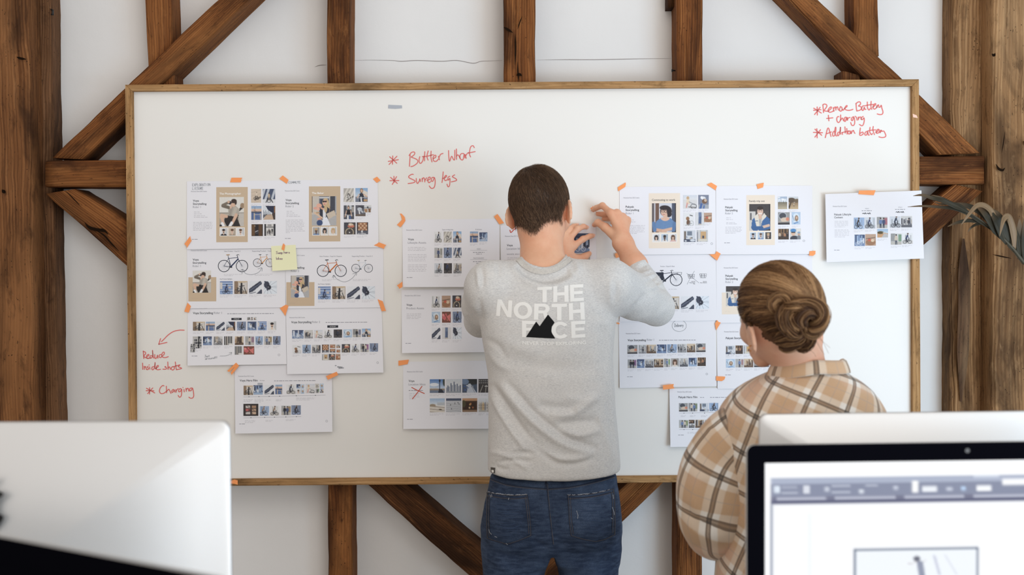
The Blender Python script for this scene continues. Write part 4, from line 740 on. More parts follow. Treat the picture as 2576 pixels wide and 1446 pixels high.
header(B, CA, 1113, 247, 146); title3(B, CA, 1118, (343, 375, 407), 'Voya', 'Storytelling', 'Rider 2', 60, 136, 82); notes_list(B, CA, 1128, (447, 465, 484, 499), 190); x0, b0 = C(CA, 1120, 537); para(B, x0, x0 + 49, b0, 9, 3.9, .2, th=1.5); footer(B, CA, 1113, 722)
panel(B, *C(CA, 1354, 196, 1671, 753), 'tan'); x0, b0 = C(CA, 1385, 273); text(B, 'The Baker', x0, b0, 5, x0 + 30, .014, 'ink_white', k=2)
photo(B, 'crumpet', *C(CA, 1384, 296, 1632, 592), 1, 2); portraits(B, CA, 'f:ybdg 1393 609 1462 687;f:kwlw 1478 608 1548 687;f:ywlw 1563 606 1634 687')
row(B, CA, 'zebra 1705 215 1808 355;girlsky 1824 213 1948 353;vest 1706 388 1810 527;helmet 1825 386 1926 497;coffee 1912 385 1984 460 3.4;fruitbike 1708 560 1826 681;bakery 1838 559 1952 680', 9)
pen(B, [('COMMUTE', 726, 456.5, 5.2, 757, .8)], .7)
A3 = Sheet([(470, 627), (717.5, 625), (718, 773), (472, 776)], 'sheet in the second row of the left block showing a navy and an orange bicycle', 0.0012, 0.003)
header(A3, CA, 163, 850, 160); title3(A3, CA, 180, (945, 977, 1010)); panel(A3, *C(CA, 136, 1114, 418, 1358), 'tan'); photo(A3, 'shutter', *C(CA, 180, 1047, 365, 1270), 1, 2); footer(A3, CA, 170, 1326)
x0, b0 = C(CA, 500, 857); text(A3, 'Hero Product - Voya Er-2', x0, b0, 3, x0 + 40, .01, 'ink_mid', 'printed_caption'); x0, b0 = C(CA, 780, 855); text(A3, 'Supporting Product - Voya', x0, b0, 3, x0 + 48, .01, 'ink_mid', 'printed_caption')
bicycle(A3, CA, 438, 882, 736, 1058, (40, 52, 84), (176, 140, 96), label='navy bicycle'); bicycle(A3, CA, 792, 882, 1000, 1008, (206, 150, 92), label='orange bicycle')
x0, b0 = C(CA, 455, 1137); text(A3, 'Key Product Highlights', x0, b0, 2.8, x0 + 31, .012, 'ink_mid', 'printed_caption'); x0, b0 = C(CA, 495, 1085); lines(A3, [(x0, x0 + 45, b0), (x0, x0 + 23, b0 + 3)], 1.1); x0, b0 = C(CA, 805, 1083); lines(A3, [(x0, x0 + 45, b0), (x0, x0 + 38, b0 + 3)], 1.1)
row(A3, CA, 'speed 455 1154 584 1285;workshop 600 1153 733 1283;tube 749 1152 880 1281;hub 897 1152 1030 1281', 21)
ribbon(crop(parse('678,1080 680,1032/660,1052 680,1032 705,1050/680,1035 720,1078 790,1085 850,1060 878,1018/838,1030 878,1018 880,1052'), *CA), .9, lambda x, y: A3.pt(x, y, 2), 4, 'pen_arrow', M['pen'], A3.o)
B3 = Sheet([(717.5, 622), (964, 620), (965, 773), (719, 776)], 'sheet in the second row of the left block showing an orange and a white bicycle', 0.001, 0.003)
header(B3, CA, 1232, 899, 80, '2023 Creative'); title3(B3, CA, 1172, (0, 1027, 1060), None, 'Storytelling', 'Rider 2', 0, 137, 83); panel(B3, *C(CA, 1126, 1164, 1410, 1405), 'tan'); photo(B3, 'crumpet', *C(CA, 1172, 1097, 1356, 1319), 1, 2); footer(B3, CA, 1160, 1376)
x0, b0 = C(CA, 1462, 908); text(B3, 'Hero Product - Voya Er-3 Sequoia', x0, b0, 3, x0 + 56, .01, 'ink_mid', 'printed_caption'); x0, b0 = C(CA, 1788, 907); text(B3, 'Supporting Product - Voya Er-3', x0, b0, 3, x0 + 52, .01, 'ink_mid', 'printed_caption')
bicycle(B3, CA, 1438, 934, 1733, 1106, (196, 110, 58), label='orange bicycle'); bicycle(B3, CA, 1786, 939, 1998, 1064, (206, 212, 222), (190, 170, 130), label='white bicycle')
x0, b0 = C(CA, 1446, 1188); text(B3, 'Key Product Highlights', x0, b0, 2.8, x0 + 31, .012, 'ink_mid', 'printed_caption'); x0, b0 = C(CA, 1487, 1136); lines(B3, [(x0, x0 + 45, b0), (x0, x0 + 23, b0 + 3)], 1.1); x0, b0 = C(CA, 1798, 1136); lines(B3, [(x0, x0 + 45, b0), (x0, x0 + 38, b0 + 3)], 1.1)
row(B3, CA, 'speed 1446 1207 1574 1337;workshop 1590 1206 1723 1335;tube 1740 1206 1871 1335;hub 1889 1205 2022 1334', 25)
ribbon(crop(parse('1602,1125 1603,1092/1590,1118 1603,1092 1622,1108/1603,1095 1650,1140 1720,1160 1790,1125 1833,1070/1795,1080 1835,1070 1832,1096'), *CA), .9, lambda x, y: B3.pt(x, y, 2), 4, 'pen_arrow', M['pen'], B3.o)
A5 = Sheet([(472, 775), (718, 771), (721, 916), (471.5, 919.5)], 'third-row sheet on the left with small photos and a pen arrow', 0.0013, 0.009)
header(A5, CB, 168, 107, 156); x0, b0 = C(CB, 182, 160); text(A5, 'Voya Storytelling', x0, b0, 5.2, x0 + 50.5, .014, 'ink'); x0, b0 = C(CB, 394, 158); text(A5, 'Rider 1', x0, b0, 5.2, x0 + 20, 0, 'ink_mid')
x0, b0 = C(CB, 530, 157); lines(A5, [(x0, x0 + 119, b0)], 1.6, 'ink_mid'); panel(A5, *C(CB, 570, 199, 674, 221), 'ink', 1.5, 'printed_label'); x0, b0 = C(CB, 594, 214); text(A5, 'ACTION LIST', x0, b0, 2, x0 + 14, .01, 'ink_white', 'printed_caption', k=2.2)
row(A5, CB, 'stripes 732 193 762 222;f:kkbw 765 190 790 220;dog 792 190 826 220', 31, False)
row(A5, CB, 'workshop 182 238 303 328;harbour 314 238 404 327;tube 418 238 504 327;arcade 519 237 609 327;ride2 627 236 718 325;blue 733 236 824 324;speed 837 235 927 324;f:kwbw 939 234 1024 323', 33)
row(A5, CB, 'shelves 181 386 268 506;blue 284 386 373 475;street 390 386 481 474;stripes 498 385 588 473;warm 605 385 694 472;walk 710 384 799 472;ride5 813 384 889 471;duo 903 384 979 471;ride2 991 383 1067 471', 43, True)
row(A5, CB, 'shelves 158 462 205 545 3.2;stripes 606 485 683 570 3;neon 694 485 802 569 3', 54, False)
footer(A5, CB, 170, 584); num(A5, CB, 1052, 573)
pen(A5, [('Just', 515, 893, 5.5, 528, 1), ('around!!!', 516, 899.5, 5, 547, 3.5)], .8); ribbon(crop(parse('455,584 510,582 548,570 574,548/546,552 574,547 566,574'), *CB), .8, lambda x, y: A5.pt(x, y, 2), 4, 'pen_arrow', M['pen'], A5.o)
B5 = Sheet([(719, 768), (960, 764), (964.5, 937), (722, 941)], 'sheet in the third row of the left block with pen scribble near its lower edge', 0.0015, 0.011)
header(B5, CB, 1158, 201, 156); x0, b0 = C(CB, 1175, 252); text(B5, 'Voya Storytelling', x0, b0, 5.2, x0 + 51, .014, 'ink'); x0, b0 = C(CB, 1387, 250); text(B5, 'Rider 2', x0, b0, 5.2, x0 + 20, 0, 'ink_mid')
x0, b0 = C(CB, 1523, 244); lines(B5, [(x0, x0 + 106, b0)], 1.6, 'ink_mid'); panel(B5, *C(CB, 1540, 274, 1650, 298), 'ink', 1.5, 'printed_label'); x0, b0 = C(CB, 1565, 290); text(B5, 'ACTION LIST', x0, b0, 2, x0 + 15, .01, 'ink_white', 'printed_caption', k=2.2)
row(B5, CB, 'blue 1185 322 1299 408;street 1310 322 1394 406;pinkkid 1406 321 1492 404;ride4 1504 319 1589 401;ride3 1604 316 1689 399;kid 1703 315 1789 397;walk 1798 311 1879 394;girlsky 1890 308 1978 391', 61)
row(B5, CB, 'dog 1188 473 1275 558;ride5 1288 471 1374 556;street 1386 471 1471 555;bakery 1486 468 1555 551;basket 1565 467 1621 503;coffee 1630 466 1671 502;fruitbike 1686 464 1770 548;ride4 1784 463 1867 547;duo 1875 460 1957 543;ride2 1967 455 2053 540', 71)
row(B5, CB, 'bakery 1565 512 1621 550 3;basket 1632 518 1671 548 3;parcel 1487 563 1551 626 3;fruitbike 1555 563 1617 624 3;basket 1623 562 1672 622 3', 83, False)
num(B5, CB, 2049, 651); pen(B5, [('+', 843, 916, 6, 848, 0), ('moms', 849, 919, 5, 861, -1), ('suds', 852, 923, 4, 866, 1)], .9)
G = Sheet([(590, 919.5), (835, 914), (836, 1086), (592, 1090.5)], 'lowest sheet on the left, a film storyboard overlapping the two sheets above', 0.0034, 0.012)
header(G, CB, 640, 794, 158); x0, b0 = C(CB, 655, 841); text(G, 'Voya Hero Film', x0, b0, 5.2, x0 + 45, .010, 'ink'); x0, b0 = C(CB, 858, 837); text(G, '90s Hook', x0, b0, 2.6, x0 + 12, .0, 'ink_mid', 'printed_caption'); x0, b0 = C(CB, 1003, 835); lines(G, [(x0, x0 + 104, b0)], 1.6, 'ink_mid')
panel(G, *C(CB, 835, 855, 886, 875), 'tape_grey', 1.5, 'printed_label')
row(G, CB, 'workshop 694 883 790 978;blue 794 879 888 974;tube 906 876 1001 972;harbour 1015 874 1084 970;ride4 1127 872 1222 967;blue 1228 869 1266 912;kid 1272 869 1308 911;f:kwbw 1228 920 1266 965;kid 1272 918 1308 963;pinkkid 1320 866 1413 960;zebra 1418 864 1456 908;kid 1464 862 1502 905;walk 1420 913 1457 957;girlsky 1465 912 1502 955', 91, False)
row(G, CB, 'shopgrid 692 1067 843 1189;ride5 858 1091 951 1186;ride4 961 1089 1054 1184;duo 1076 1086 1170 1180;ride2 1177 1082 1272 1177', 111, False)
for y, xa, xb, dots in ((997, 694, 1520, (748, 849, 952, 1059, 1227, 1420)), (1208, 694, 1275, (768, 907, 1006, 1121, 1228))):
    x0, y0 = C(CB, xa, y); x1, _ = C(CB, xb, y); ribbon([[(x0, y0), ((x0+x1)/2, y0 - (x1-x0)*.011), (x1, y0 - (x1-x0)*.022)]], .7, lambda x, y: G.pt(x, y, 1.4), 3, 'printed_timeline', M['ink_mid'], G.o)
    ribbon([[(C(CB, d, 0)[0] - .5, y0 - (C(CB, d, 0)[0]-x0)*.022), (C(CB, d, 0)[0] + .5, y0 - (C(CB, d, 0)[0]-x0)*.022)] for d in dots], 1.8, lambda x, y: G.pt(x, y, 1.8), 3, 'printed_timeline_mark', M['ink'], G.o)
for (x, y, w, k_) in ((694, 1023, 24, 3), (804, 1020, 23, 4), (920, 1028, 17, 1), (1020, 1026, 18, 2), (1225, 1008, 48, 3), (706, 1236, 30, 3), (916, 1234, 20, 2), (1120, 1226, 27, 2)):
    x0, b0 = C(CB, x, y); para(G, x0, x0 + w, b0, k_, 2.6, .7, th=1.0)
footer(G, CB, 650, 1270); num(G, CB, 1534, 1241)

# ---- middle sheets
C1 = Sheet([(1012, 552.5), (1256, 550), (1257, 721.5), (1013.5, 722)], 'sheet left of the man with nine small cycling photos in a three by three grid', 0.001, 0.016, 0.0)
header(C1, CC, 278, 395, 260); x0, b0 = C(CC, 304, 553); text(C1, 'Voya', x0, b0, 5.2, x0 + 14.8, .008, 'ink'); x0, b0 = C(CC, 304, 610); text(C1, 'Lifestyle Assets', x0, b0, 5.2, x0 + 45.6, 0, 'ink_mid')
for y, k_ in ((672, 3), (791, 5), (961, 5)): x0, b0 = C(CC, 304, y); para(C1, x0, x0 + 49, b0, k_, 3.95, .9, th=1.4)
x0, b0 = C(CC, 866, 388); text(C1, 'Types of riding shots', x0, b0, 3, x0 + 28.5, .01, 'ink_mid', 'printed_caption'); x0, b0 = C(CC, 1422, 385); text(C1, 'B roll shots', x0, b0, 3, x0 + 15.5, .01, 'ink_mid', 'printed_caption')
row(C1, CC, 'ride4 741 412 868 590;zebra 894 410 1027 592;girlsky 1052 408 1188 591;walk 742 677 873 846;ride2 896 675 1030 847;columns 1054 676 1190 846;ride 743 933 873 1100;ride3 897 933 1031 1101;street 1056 932 1190 1101;harbour 1330 410 1463 588;blue 1484 423 1617 571', 121)
for y, t, w in ((708, 'VIDEO', 10.5), (860, 'PHOTOGRAPHY', 27)):
    x0, b0 = C(CC, 1475, y); text(C1, t, x0 - w/2, b0, 3.2, x0 + w/2, 0, 'ink_mid', 'printed_heading'); x0, b0 = C(CC, 1335, y + 12); ribbon([[(x0, b0), (x0 + 21, b0), (x0 + 42, b0)]], .5, lambda x, y: C1.pt(x, y, 1.4), 2, 'printed_rule', M['ink_mid'], C1.o)
    x0, b0 = C(CC, 1380, y + 47); lines(C1, [(x0, x0 + 29, b0), (x0 + 8, x0 + 22, b0 + 4)], 1.5, 'ink_mid')
footer(C1, CC, 284, 1169, 98)
C2 = Sheet([(1259, 567), (1499, 563), (1502, 736), (1261, 739)], 'sheet with a red tick that the man is taping up, behind his head and hands', 0.0026, 0.004)
header(C2, CC, 1908, 496, 260); x0, b0 = C(CC, 1938, 652); text(C2, 'Voya', x0, b0, 5.2, x0 + 14.8, .008, 'ink'); x0, b0 = C(CC, 1938, 709); text(C2, 'Location Ideas', x0, b0, 5.2, x0 + 42, 0, 'ink_mid'); x0, b0 = C(CC, 1940, 794); text(C2, 'MANCHESTER - BRIGHTS', x0, b0, 2.8, x0 + 32, 0, 'ink_mid', 'printed_caption'); x0, b0 = C(CC, 1948, 845); para(C2, x0, x0 + 46, b0, 4, 4, th=1.4)
photo(C2, 'blue', 1440, 587, 1483, 636, 5); photo(C2, 'street', 1443, 638, 1484, 690, 7); photo(C2, 'blue', 1395, 588, 1436, 636, 8); photo(C2, 'cafe', 1398, 638, 1438, 690, 9)
tag(ribbon(crop(parse('1990,385 2006,425 2060,375 2150,315 2200,290'), *CC), 2.4, lambda x, y: C2.pt(x, y, 2), 5, 'red_tick', M['marker_dark'], C2.o), 'red marker tick')
D1 = Sheet([(1010, 729), (1254, 726), (1256, 885), (1011, 888)], 'sheet left of the man with nine small bicycle detail photos', 0.001, 0.015)
header(D1, CD, 146, 95, 150); x0, b0 = C(CD, 162, 187); text(D1, 'Voya', x0, b0, 5.2, x0 + 14.6, .008, 'ink'); x0, b0 = C(CD, 162, 220); text(D1, 'Product Assets', x0, b0, 5.2, x0 + 44, 0, 'ink_mid'); x0, b0 = C(CD, 163, 265); para(D1, x0, x0 + 39, b0, 4, 3.9, .8, th=1.4)
row(D1, CD, 'ride4 403 92 484 204;basket 500 90 584 204;fruitbike 602 88 687 203;kid 404 245 485 349;neon 502 243 586 348;ride2 604 242 689 348;tube 404 395 487 506;jeans 503 394 587 506;hub 605 393 690 505', 141); footer(D1, CD, 152, 546)
D2 = Sheet([(1014, 910), (1258, 906), (1260, 1078), (1014.5, 1079)], 'lower middle sheet of city views with a red cross on its text', 0.001, 0.014)
header(D2, CD, 167, 823, 150); x0, b0 = C(CD, 182, 915); text(D2, 'Voya', x0, b0, 5.2, x0 + 14.6, .008, 'ink'); x0, b0 = C(CD, 182, 948); text(D2, 'Location Ideas', x0, b0, 5.2, x0 + 42.6, 0, 'ink_mid'); x0, b0 = C(CD, 184, 997); lines(D2, [(x0, x0 + 37, b0)], 1.7, 'ink_mid'); x0, b0 = C(CD, 188, 1026); para(D2, x0, x0 + 27, b0, 4, 4.4, .6, th=1.3)
row(D2, CD, 'sphinx 385 890 528 1021;skyline 541 889 685 1020;road 696 888 838 1018;junction 851 887 1000 1018;steps 385 1074 528 1206;plaza 541 1073 686 1206;cafe 697 1072 839 1203;houses 852 1072 922 1203;houses 926 1072 1010 1202', 161); footer(D2, CD, 168, 1273)
tag(ribbon(crop(parse('212,968 270,998 333,1026/310,957 265,1020 218,1078'), *CD), 2.2, lambda x, y: D2.pt(x, y, 2), 5, 'red_cross', M['marker_dark'], D2.o), 'red marker cross')

# ---- right block
E1 = Sheet([(1558.5, 470), (1800, 468), (1802, 639), (1559.5, 641)], 'sheet right of the raised hand, cream panel of a woman in a blue top', 0.0014, 0.003)
header(E1, CE, 115, 237, 160); title3(E1, CE, 136, (331, 364, 397), 'Pakyak', 'Storytelling', 'Rider 1', 85, 136, 80); notes_list(E1, CE, 146, (436, 455, 475), 160); x0, b0 = C(CE, 140, 512); para(E1, x0, x0 + 48, b0, 6, 3.95, th=1.4)
panel(E1, *C(CE, 370, 185, 686, 741), 'cream'); x0, b0 = C(CE, 402, 262); text(E1, 'Commuting to work', x0, b0, 5, x0 + 58.5, .006, 'ink', k=2); photo(E1, 'mosaic', *C(CE, 402, 286, 645, 580), 1, 2); portraits(E1, CE, 'f:kwlw 411 599 480 675;f:kwds 496 598 565 674;f:bpll 580 597 650 673'.replace('bpll', 'bplw')); x0, b0 = C(CE, 495, 695); lines(E1, [(x0, x0 + 14, b0), (x0, x0 + 10, b0 + 2.5)], 1.3, 'ink_mid', 'printed_caption')
row(E1, CE, 'pinkkid 718 204 858 341;ripstop 870 202 976 341;dog 722 381 826 514;jeans 841 377 934 511;basket 927 382 1008 478 3.2;gear 724 559 841 677;parcel 853 557 968 676', 181); num(E1, CE, 1006, 694)
E2 = Sheet([(1801, 467.5), (2043.5, 466.5), (2043, 639), (1801.5, 640)], 'sheet with a cream panel of a smiling man in a denim jacket', 0.0018, 0.004)
header(E2, CE, 1128, 250, 142); title3(E2, CE, 1143, (336, 367, 398), 'Pakyak', 'Storytelling', 'Rider 2', 78, 124, 77); notes_list(E2, CE, 1153, (432, 450, 482, 495), 150); x0, b0 = C(CE, 1144, 528); para(E2, x0, x0 + 43, b0, 5, 3.7, th=1.4); footer(E2, CE, 1132, 686, 57)
panel(E2, *C(CE, 1356, 204, 1644, 709), 'cream'); x0, b0 = C(CE, 1384, 273); text(E2, 'Family trip out', x0, b0, 4.6, x0 + 39, .006, 'ink', k=2); photo(E2, 'denim', *C(CE, 1385, 294, 1598, 563), 1, 2); portraits(E2, CE, 'f:kkbs 1394 581 1453 650;f:bbbs 1470 579 1533 650;f:ydbd 1547 578 1607 648'); x0, b0 = C(CE, 1467, 667); lines(E2, [(x0, x0 + 13, b0), (x0, x0 + 9, b0 + 2.5)], 1.3, 'ink_mid', 'printed_caption')
row(E2, CE, 'field 1675 219 1768 346;trail 1783 219 1880 345;trunk 1676 377 1794 502;kid 1814 375 1902 500;crowd 1678 544 1785 652;selfie 1798 541 1907 651', 191); num(E2, CE, 1937, 665)
E3 = Sheet([(1559, 642), (1801, 639.5), (1803, 806), (1559, 809)], 'sheet behind the raised forearm showing a cargo bicycle and two baskets', 0.0009, 0.003)
x0, b0 = C(CE, 488, 929); text(E3, 'Product - Pakyak Er Black', x0, b0, 3, x0 + 36, .006, 'ink_mid', 'printed_caption'); header(E3, CE, 115, 920, 160); bicycle(E3, CE, 400, 960, 706, 1118, (44, 48, 64), None, True, label='dark cargo bicycle with a front rack')
for sx, sy in ((765, 1005), (885, 1000)):
    ribbon(crop([[(sx, sy), (sx+8, sy+38), (sx+60, sy+38), (sx+70, sy), (sx, sy)], [(sx+4, sy+18), (sx+66, sy+18)], [(sx+20, sy), (sx+22, sy+38)], [(sx+45, sy), (sx+44, sy+38)]], *CE), .9, lambda x, y: E3.pt(x, y, 1.5), 1, 'printed_basket', M['ink'], E3.o)
ribbon(crop(parse('832,970 790,1040 758,1105/752,992 820,1045 877,1090'), *CE), .7, lambda x, y: E3.pt(x, y, 2), 3, 'pen_cross', M['pen'], E3.o)
for t, x, y, w in (('PAKYAK', 800, 1080, 40), ('Passenger', 782, 1092, 58), ('Bar', 822, 1104, 18), ('PAKYAK', 918, 1080, 38), ('Rear Basket', 890, 1092, 68)): x0, b0 = C(CE, x, y); text(E3, t, x0, b0, 1.9, x0 + w/4.0167, .01, 'ink', 'printed_caption')
x0, b0 = C(CE, 570, 1155); lines(E3, [(x0, x0 + 21, b0)], 1.2); row(E3, CE, 'workshop 545 1228 678 1356;tube 696 1226 828 1355;hub 845 1224 978 1353', 201)
E4 = Sheet([(1801.5, 641), (2043, 639), (2044, 810), (1803, 812)], 'sheet half hidden by the head of the woman, beige panel with the denim jacket man', 0.0011, 0.003)
header(E4, CE, 1128, 944, 142); title3(E4, CE, 1145, (1028, 1059, 1091), 'Pakyak', 'Storytelling', 'Rider 2', 78, 124, 77); panel(E4, *C(CE, 1108, 1188, 1400, 1408), 'cream'); photo(E4, 'denim', *C(CE, 1150, 1124, 1330, 1325), 1, 2); footer(E4, CE, 1144, 1378, 55)
F1 = Sheet([(1556, 803), (1800, 800), (1803, 971), (1559, 976)], 'sheet below the raised elbow with two long rows of small photos', 0.0015, 0.004)
header(F1, CF, 132, 306, 137); x0, b0 = C(CF, 148, 373); text(F1, 'Voya Storytelling', x0, b0, 5.2, x0 + 46, .014, 'ink'); x0, b0 = C(CF, 332, 369); text(F1, 'Rider 1', x0, b0, 5.2, x0 + 18, 0, 'ink_mid'); x0, b0 = C(CF, 449, 364); lines(F1, [(x0, x0 + 92, b0)], 1.6, 'ink_mid')
row(F1, CF, 'trunk 146 410 242 494;street 252 408 324 492;warm 328 407 421 490;blue 428 405 518 488;ride5 525 403 619 485;street 627 400 711 482;warm 716 398 797 480;trunk 804 395 894 477', 211)
row(F1, CF, 'duo 149 548 231 631;blue 238 546 309 629;street 316 544 396 627;warm 401 541 490 624;walk 497 539 554 621;f:bwlg 563 537 638 619;street 646 535 725 617;blue 732 532 809 614;crowd 817 529 896 611', 221)
footer(F1, CF, 143, 714, 53); num(F1, CF, 906, 687); pen(F1, [('Delivery', 1697, 814, 8, 1720, 1)], .9)
ribbon(crop([[(642 + 68*math.cos(a), 225 + 55*math.sin(a)) for a in np.linspace(-1.2, 5.2, 22)]], *CF), .8, lambda x, y: F1.pt(x, y, 2), 3, 'pen_loop', M['pen'], F1.o)
F2 = Sheet([(1803, 812), (2045, 810), (2046, 975), (1805, 978)], 'sheet beside the jaw of the woman with car and bicycle photos', 0.0012, 0.004)
header(F2, CF, 1072, 288, 137); x0, b0 = C(CF, 1088, 353); text(F2, 'Pakyak Storytelling', x0, b0, 5.2, x0 + 52, .012, 'ink')
row(F2, CF, 'gear 1088 416 1174 497;crowd 1181 414 1251 495;parcel 1258 412 1340 493;kid 1090 544 1175 627;walk 1182 542 1256 624;warm 1262 541 1350 623;trunk 1358 539 1440 621;street 1446 538 1500 620', 231); ribbon(crop(parse('1090,420 1168,500/1165,425 1110,510'), *CF), .7, lambda x, y: F2.pt(x, y, 3), 3, 'pen_cross', M['pen'], F2.o); footer(F2, CF, 1082, 696, 53)
F3 = Sheet([(1684, 977), (1930, 974), (1932, 1121), (1686.5, 1124)], 'lowest sheet on the right, a film storyboard beside the plaid sleeve', 0.002, 0.008, 0.010)
header(F3, CF, 624, 864, 137); x0, b0 = C(CF, 635, 918); text(F3, 'Pakyak Hero Film', x0, b0, 5.2, x0 + 47.5, .010, 'ink'); x0, b0 = C(CF, 842, 911); lines(F3, [(x0, x0 + 10, b0)], 1.4, 'ink_mid'); x0, b0 = C(CF, 938, 911); lines(F3, [(x0, x0 + 60, b0)], 1.5, 'ink_mid')
row(F3, CF, 'trunk 640 966 724 1046;duo 731 965 815 1045;gear 839 965 922 1044;ride5 929 964 1015 1043;duo 641 1127 726 1203;crowd 733 1126 788 1162;street 733 1166 788 1202;warm 795 1125 880 1202;street 886 1124 970 1200', 241, False)
for y in (1061, 1219): x0, b0 = C(CF, 643, y); ribbon([[(x0, b0), (x0 + 40, b0 - .8), (x0 + 90, b0 - 1.6)]], .6, lambda x, y: F3.pt(x, y, 1.4), 3, 'printed_timeline', M['ink_mid'], F3.o); ribbon([[(x0 + d, b0), (x0 + d + 1, b0)] for d in (11, 33, 63)], 1.6, lambda x, y: F3.pt(x, y, 1.8), 2, 'printed_timeline_mark', M['ink'], F3.o)
for (x, y, w) in ((656, 1085, 16), (745, 1085, 15), (850, 1085, 18), (720, 1245, 34)): x0, b0 = C(CF, x, y); para(F3, x0, x0 + w, b0, 2, 2.6, .7, th=1.0)
footer(F3, CF, 632, 1271, 53)
G1 = Sheet([(2076, 488), (2318, 479), (2324.5, 650), (2079.5, 659.5)], 'separate sheet hanging over the right frame rail behind the palm leaf tip', 0.0195, 0.003, 0.0)
sl = -.037
header(G1, CG, 210, 933, 112); x0, b0 = C(CG, 221, 1002); text(G1, 'Pakyak Lifestyle', x0, b0, 5, x0 + 42.5, .004, 'ink', slope=-.012); x0, b0 = C(CG, 221, 1025); text(G1, 'Content', x0, b0, 5, x0 + 21.5, .004, 'ink', slope=-.012)
for y, k_ in ((1049, 5), (1119, 6)): x0, b0 = C(CG, 223, y); para(G1, x0, x0 + 38, b0, k_, 3.5, .7, th=1.2)
for x, y, t in ((468, 951, 'VIDEO'), (738, 940, 'STILLS')): x0, b0 = C(CG, x, y); text(G1, t, x0, b0, 2.8, x0 + 10, 0, 'ink_mid', 'printed_heading'); lines(G1, [(x0 - 8, x0 + 18, b0 + 4)], 1.5, 'ink_mid'); ribbon([[(x0 - 6 + 11*q_, b0 + 11), (x0 - 3 + 11*q_, b0 + 10), (x0 - 1 + 11*q_, b0 + 12), (x0 + 1 + 11*q_, b0 + 9), (x0 + 3 + 11*q_, b0 + 12)] for q_ in (0, 1)], 1.5, lambda x, y: G1.pt(x, y, 2), 3, 'pen_note', M['ink'], G1.o)
row(G1, CG, 'ride5 379 1019 464 1112;ride 468 1017 552 1107;duo 565 1014 650 1104;saxe 569 1112 655 1180;ride 671 1010 757 1100;street 762 1007 849 1098;blue 384 1157 468 1249;basket 472 1153 557 1246;walk 678 1148 764 1238;ride4 768 1144 855 1232', 251); footer(G1, CG, 220, 1282, 43)

# ---- sticky note
SN = Sheet([(682, 619), (743.5, 615.5), (748, 677.5), (685, 681.5)], 'pale yellow sticky note over the bicycle sheets with a purple pen message', 0.0056, 0.006, 0.0, 'sticky_note', M['sticky'], 'sticky note', None)
pen(SN, [('Swap', 694.5, 632, 6.2, 712, 0), ('hero', 714, 631, 6.2, 730, 0), ('bikes', 695, 646.5, 6.2, 712, 0)], 1.0, m='purple') if M.setdefault('purple', mat('purple_pen', srgb(128, 96, 120), .6)) else None

# ---- tape
TAPES = [
 (CA, '572,108 680,108 668,130 672,134 665,155 557,155 566,130', .0024, 'orange tape at the top of the sheet of the seated man with a camera'),
 (CA, '1090,85 1148,130 1140,150 1130,170 1055,118', .0026, 'orange tape at the top between the two tan-panel sheets'),
 (CA, '2042,97 2078,135 2040,160 2002,122', .0024, 'orange tape on the top right corner of the sheet of the blonde woman'),
 (CA, '155,697 158,720 168,745 120,818 118,800 95,778', .0036, 'orange tape on the left edge between the first and second row of sheets'),
 (CA, '1096,770 1114,790 1104,845 1076,830 1086,795', .0048, 'small orange tape pinning the yellow sticky note'),
 (CA, '2060,760 2135,788 2118,806 2115,826 2010,790 2040,776', .0036, 'orange tape on the right edge of the blonde woman and white bicycle sheets'),
 (CB, '128,45 162,80 140,145 95,135', .0034, 'orange tape on the left edge between the second and third row of sheets'),
 (CB, '1120,65 1148,75 1115,180 1098,150 1060,100', .0040, 'torn orange tape where four sheets of the left block meet'),
 (CB, '2048,10 2100,30 2132,130 2112,128 2090,132', .0034, 'long orange tape on the right edge above the sheet with pen scribble'),
 (CB, '618,650 648,682 574,775 562,752 606,690 548,745 528,735', .0074, 'forked orange tape on the top left corner of the lowest left sheet'),
 (CB, '1635,742 1650,775 1545,825 1538,806 1525,788', .0090, 'orange tape on the top right corner of the lowest left sheet'),
 (CC, '168,110 200,115 250,170 262,230 230,280 180,340 152,318 122,300 205,215 190,150', .0022, 'curled orange tape on the top left corner of the nine cycling photos sheet'),
 (CC, '1785,118 1893,270 1815,290 1728,160', .0034, 'orange tape left of the head of the man, on the nine cycling photos sheet'),
 (CC, '212,1237 213,1325 160,1357 150,1330 122,1300', .0215, 'orange tape at the lower left corner of the nine cycling photos sheet'),
 (CD, '85,712 185,702 180,722 173,745 85,760', .0022, 'orange tape on the top left corner of the city views sheet'),
 (CE, '138,75 138,98 132,120 62,165 57,125', .0022, 'orange tape right of the raised hand, on the corner of the blue top woman sheet'),
 (CE, '1003,77 1060,112 1045,155 957,97', .0026, 'orange tape at the top between the two cream-panel sheets'),
 (CE, '1460,95 1533,78 1525,125 1470,142', .0026, 'orange tape above the panel of the smiling man in denim'),
 (CE, '1995,770 2055,765 2053,800 2030,817 1990,815', .0066, 'small orange tape on the lower right corner of the denim jacket man sheet'),
 (CE, '1055,770 1097,795 1060,865 985,803 1040,800', .0066, 'folded orange tape where four sheets of the right block meet'),
 (CE, '28,795 75,780 95,825 38,840', .0055, 'orange tape half hidden behind the raised forearm of the man'),
 (CF, '1005,170 1018,188 1040,195 995,270 985,205', .0050, 'torn orange tape left of the ear of the woman'),
 (CF, '995,708 1083,712 1076,738 1050,755 995,750', .0064, 'orange tape left of the plaid collar of the woman'),
 (CF, '485,795 590,782 585,805 597,825 487,838', .0150, 'orange tape on the top left corner of the lowest right sheet'),
 (CF, '38,194 68,196 70,212 50,208', .0030, 'tiny piece of orange tape under the armpit of the man'),
 (CG, '420,800 555,798 540,838 417,830', .0208, 'orange tape holding the sheet that hangs over the right frame rail'),
]
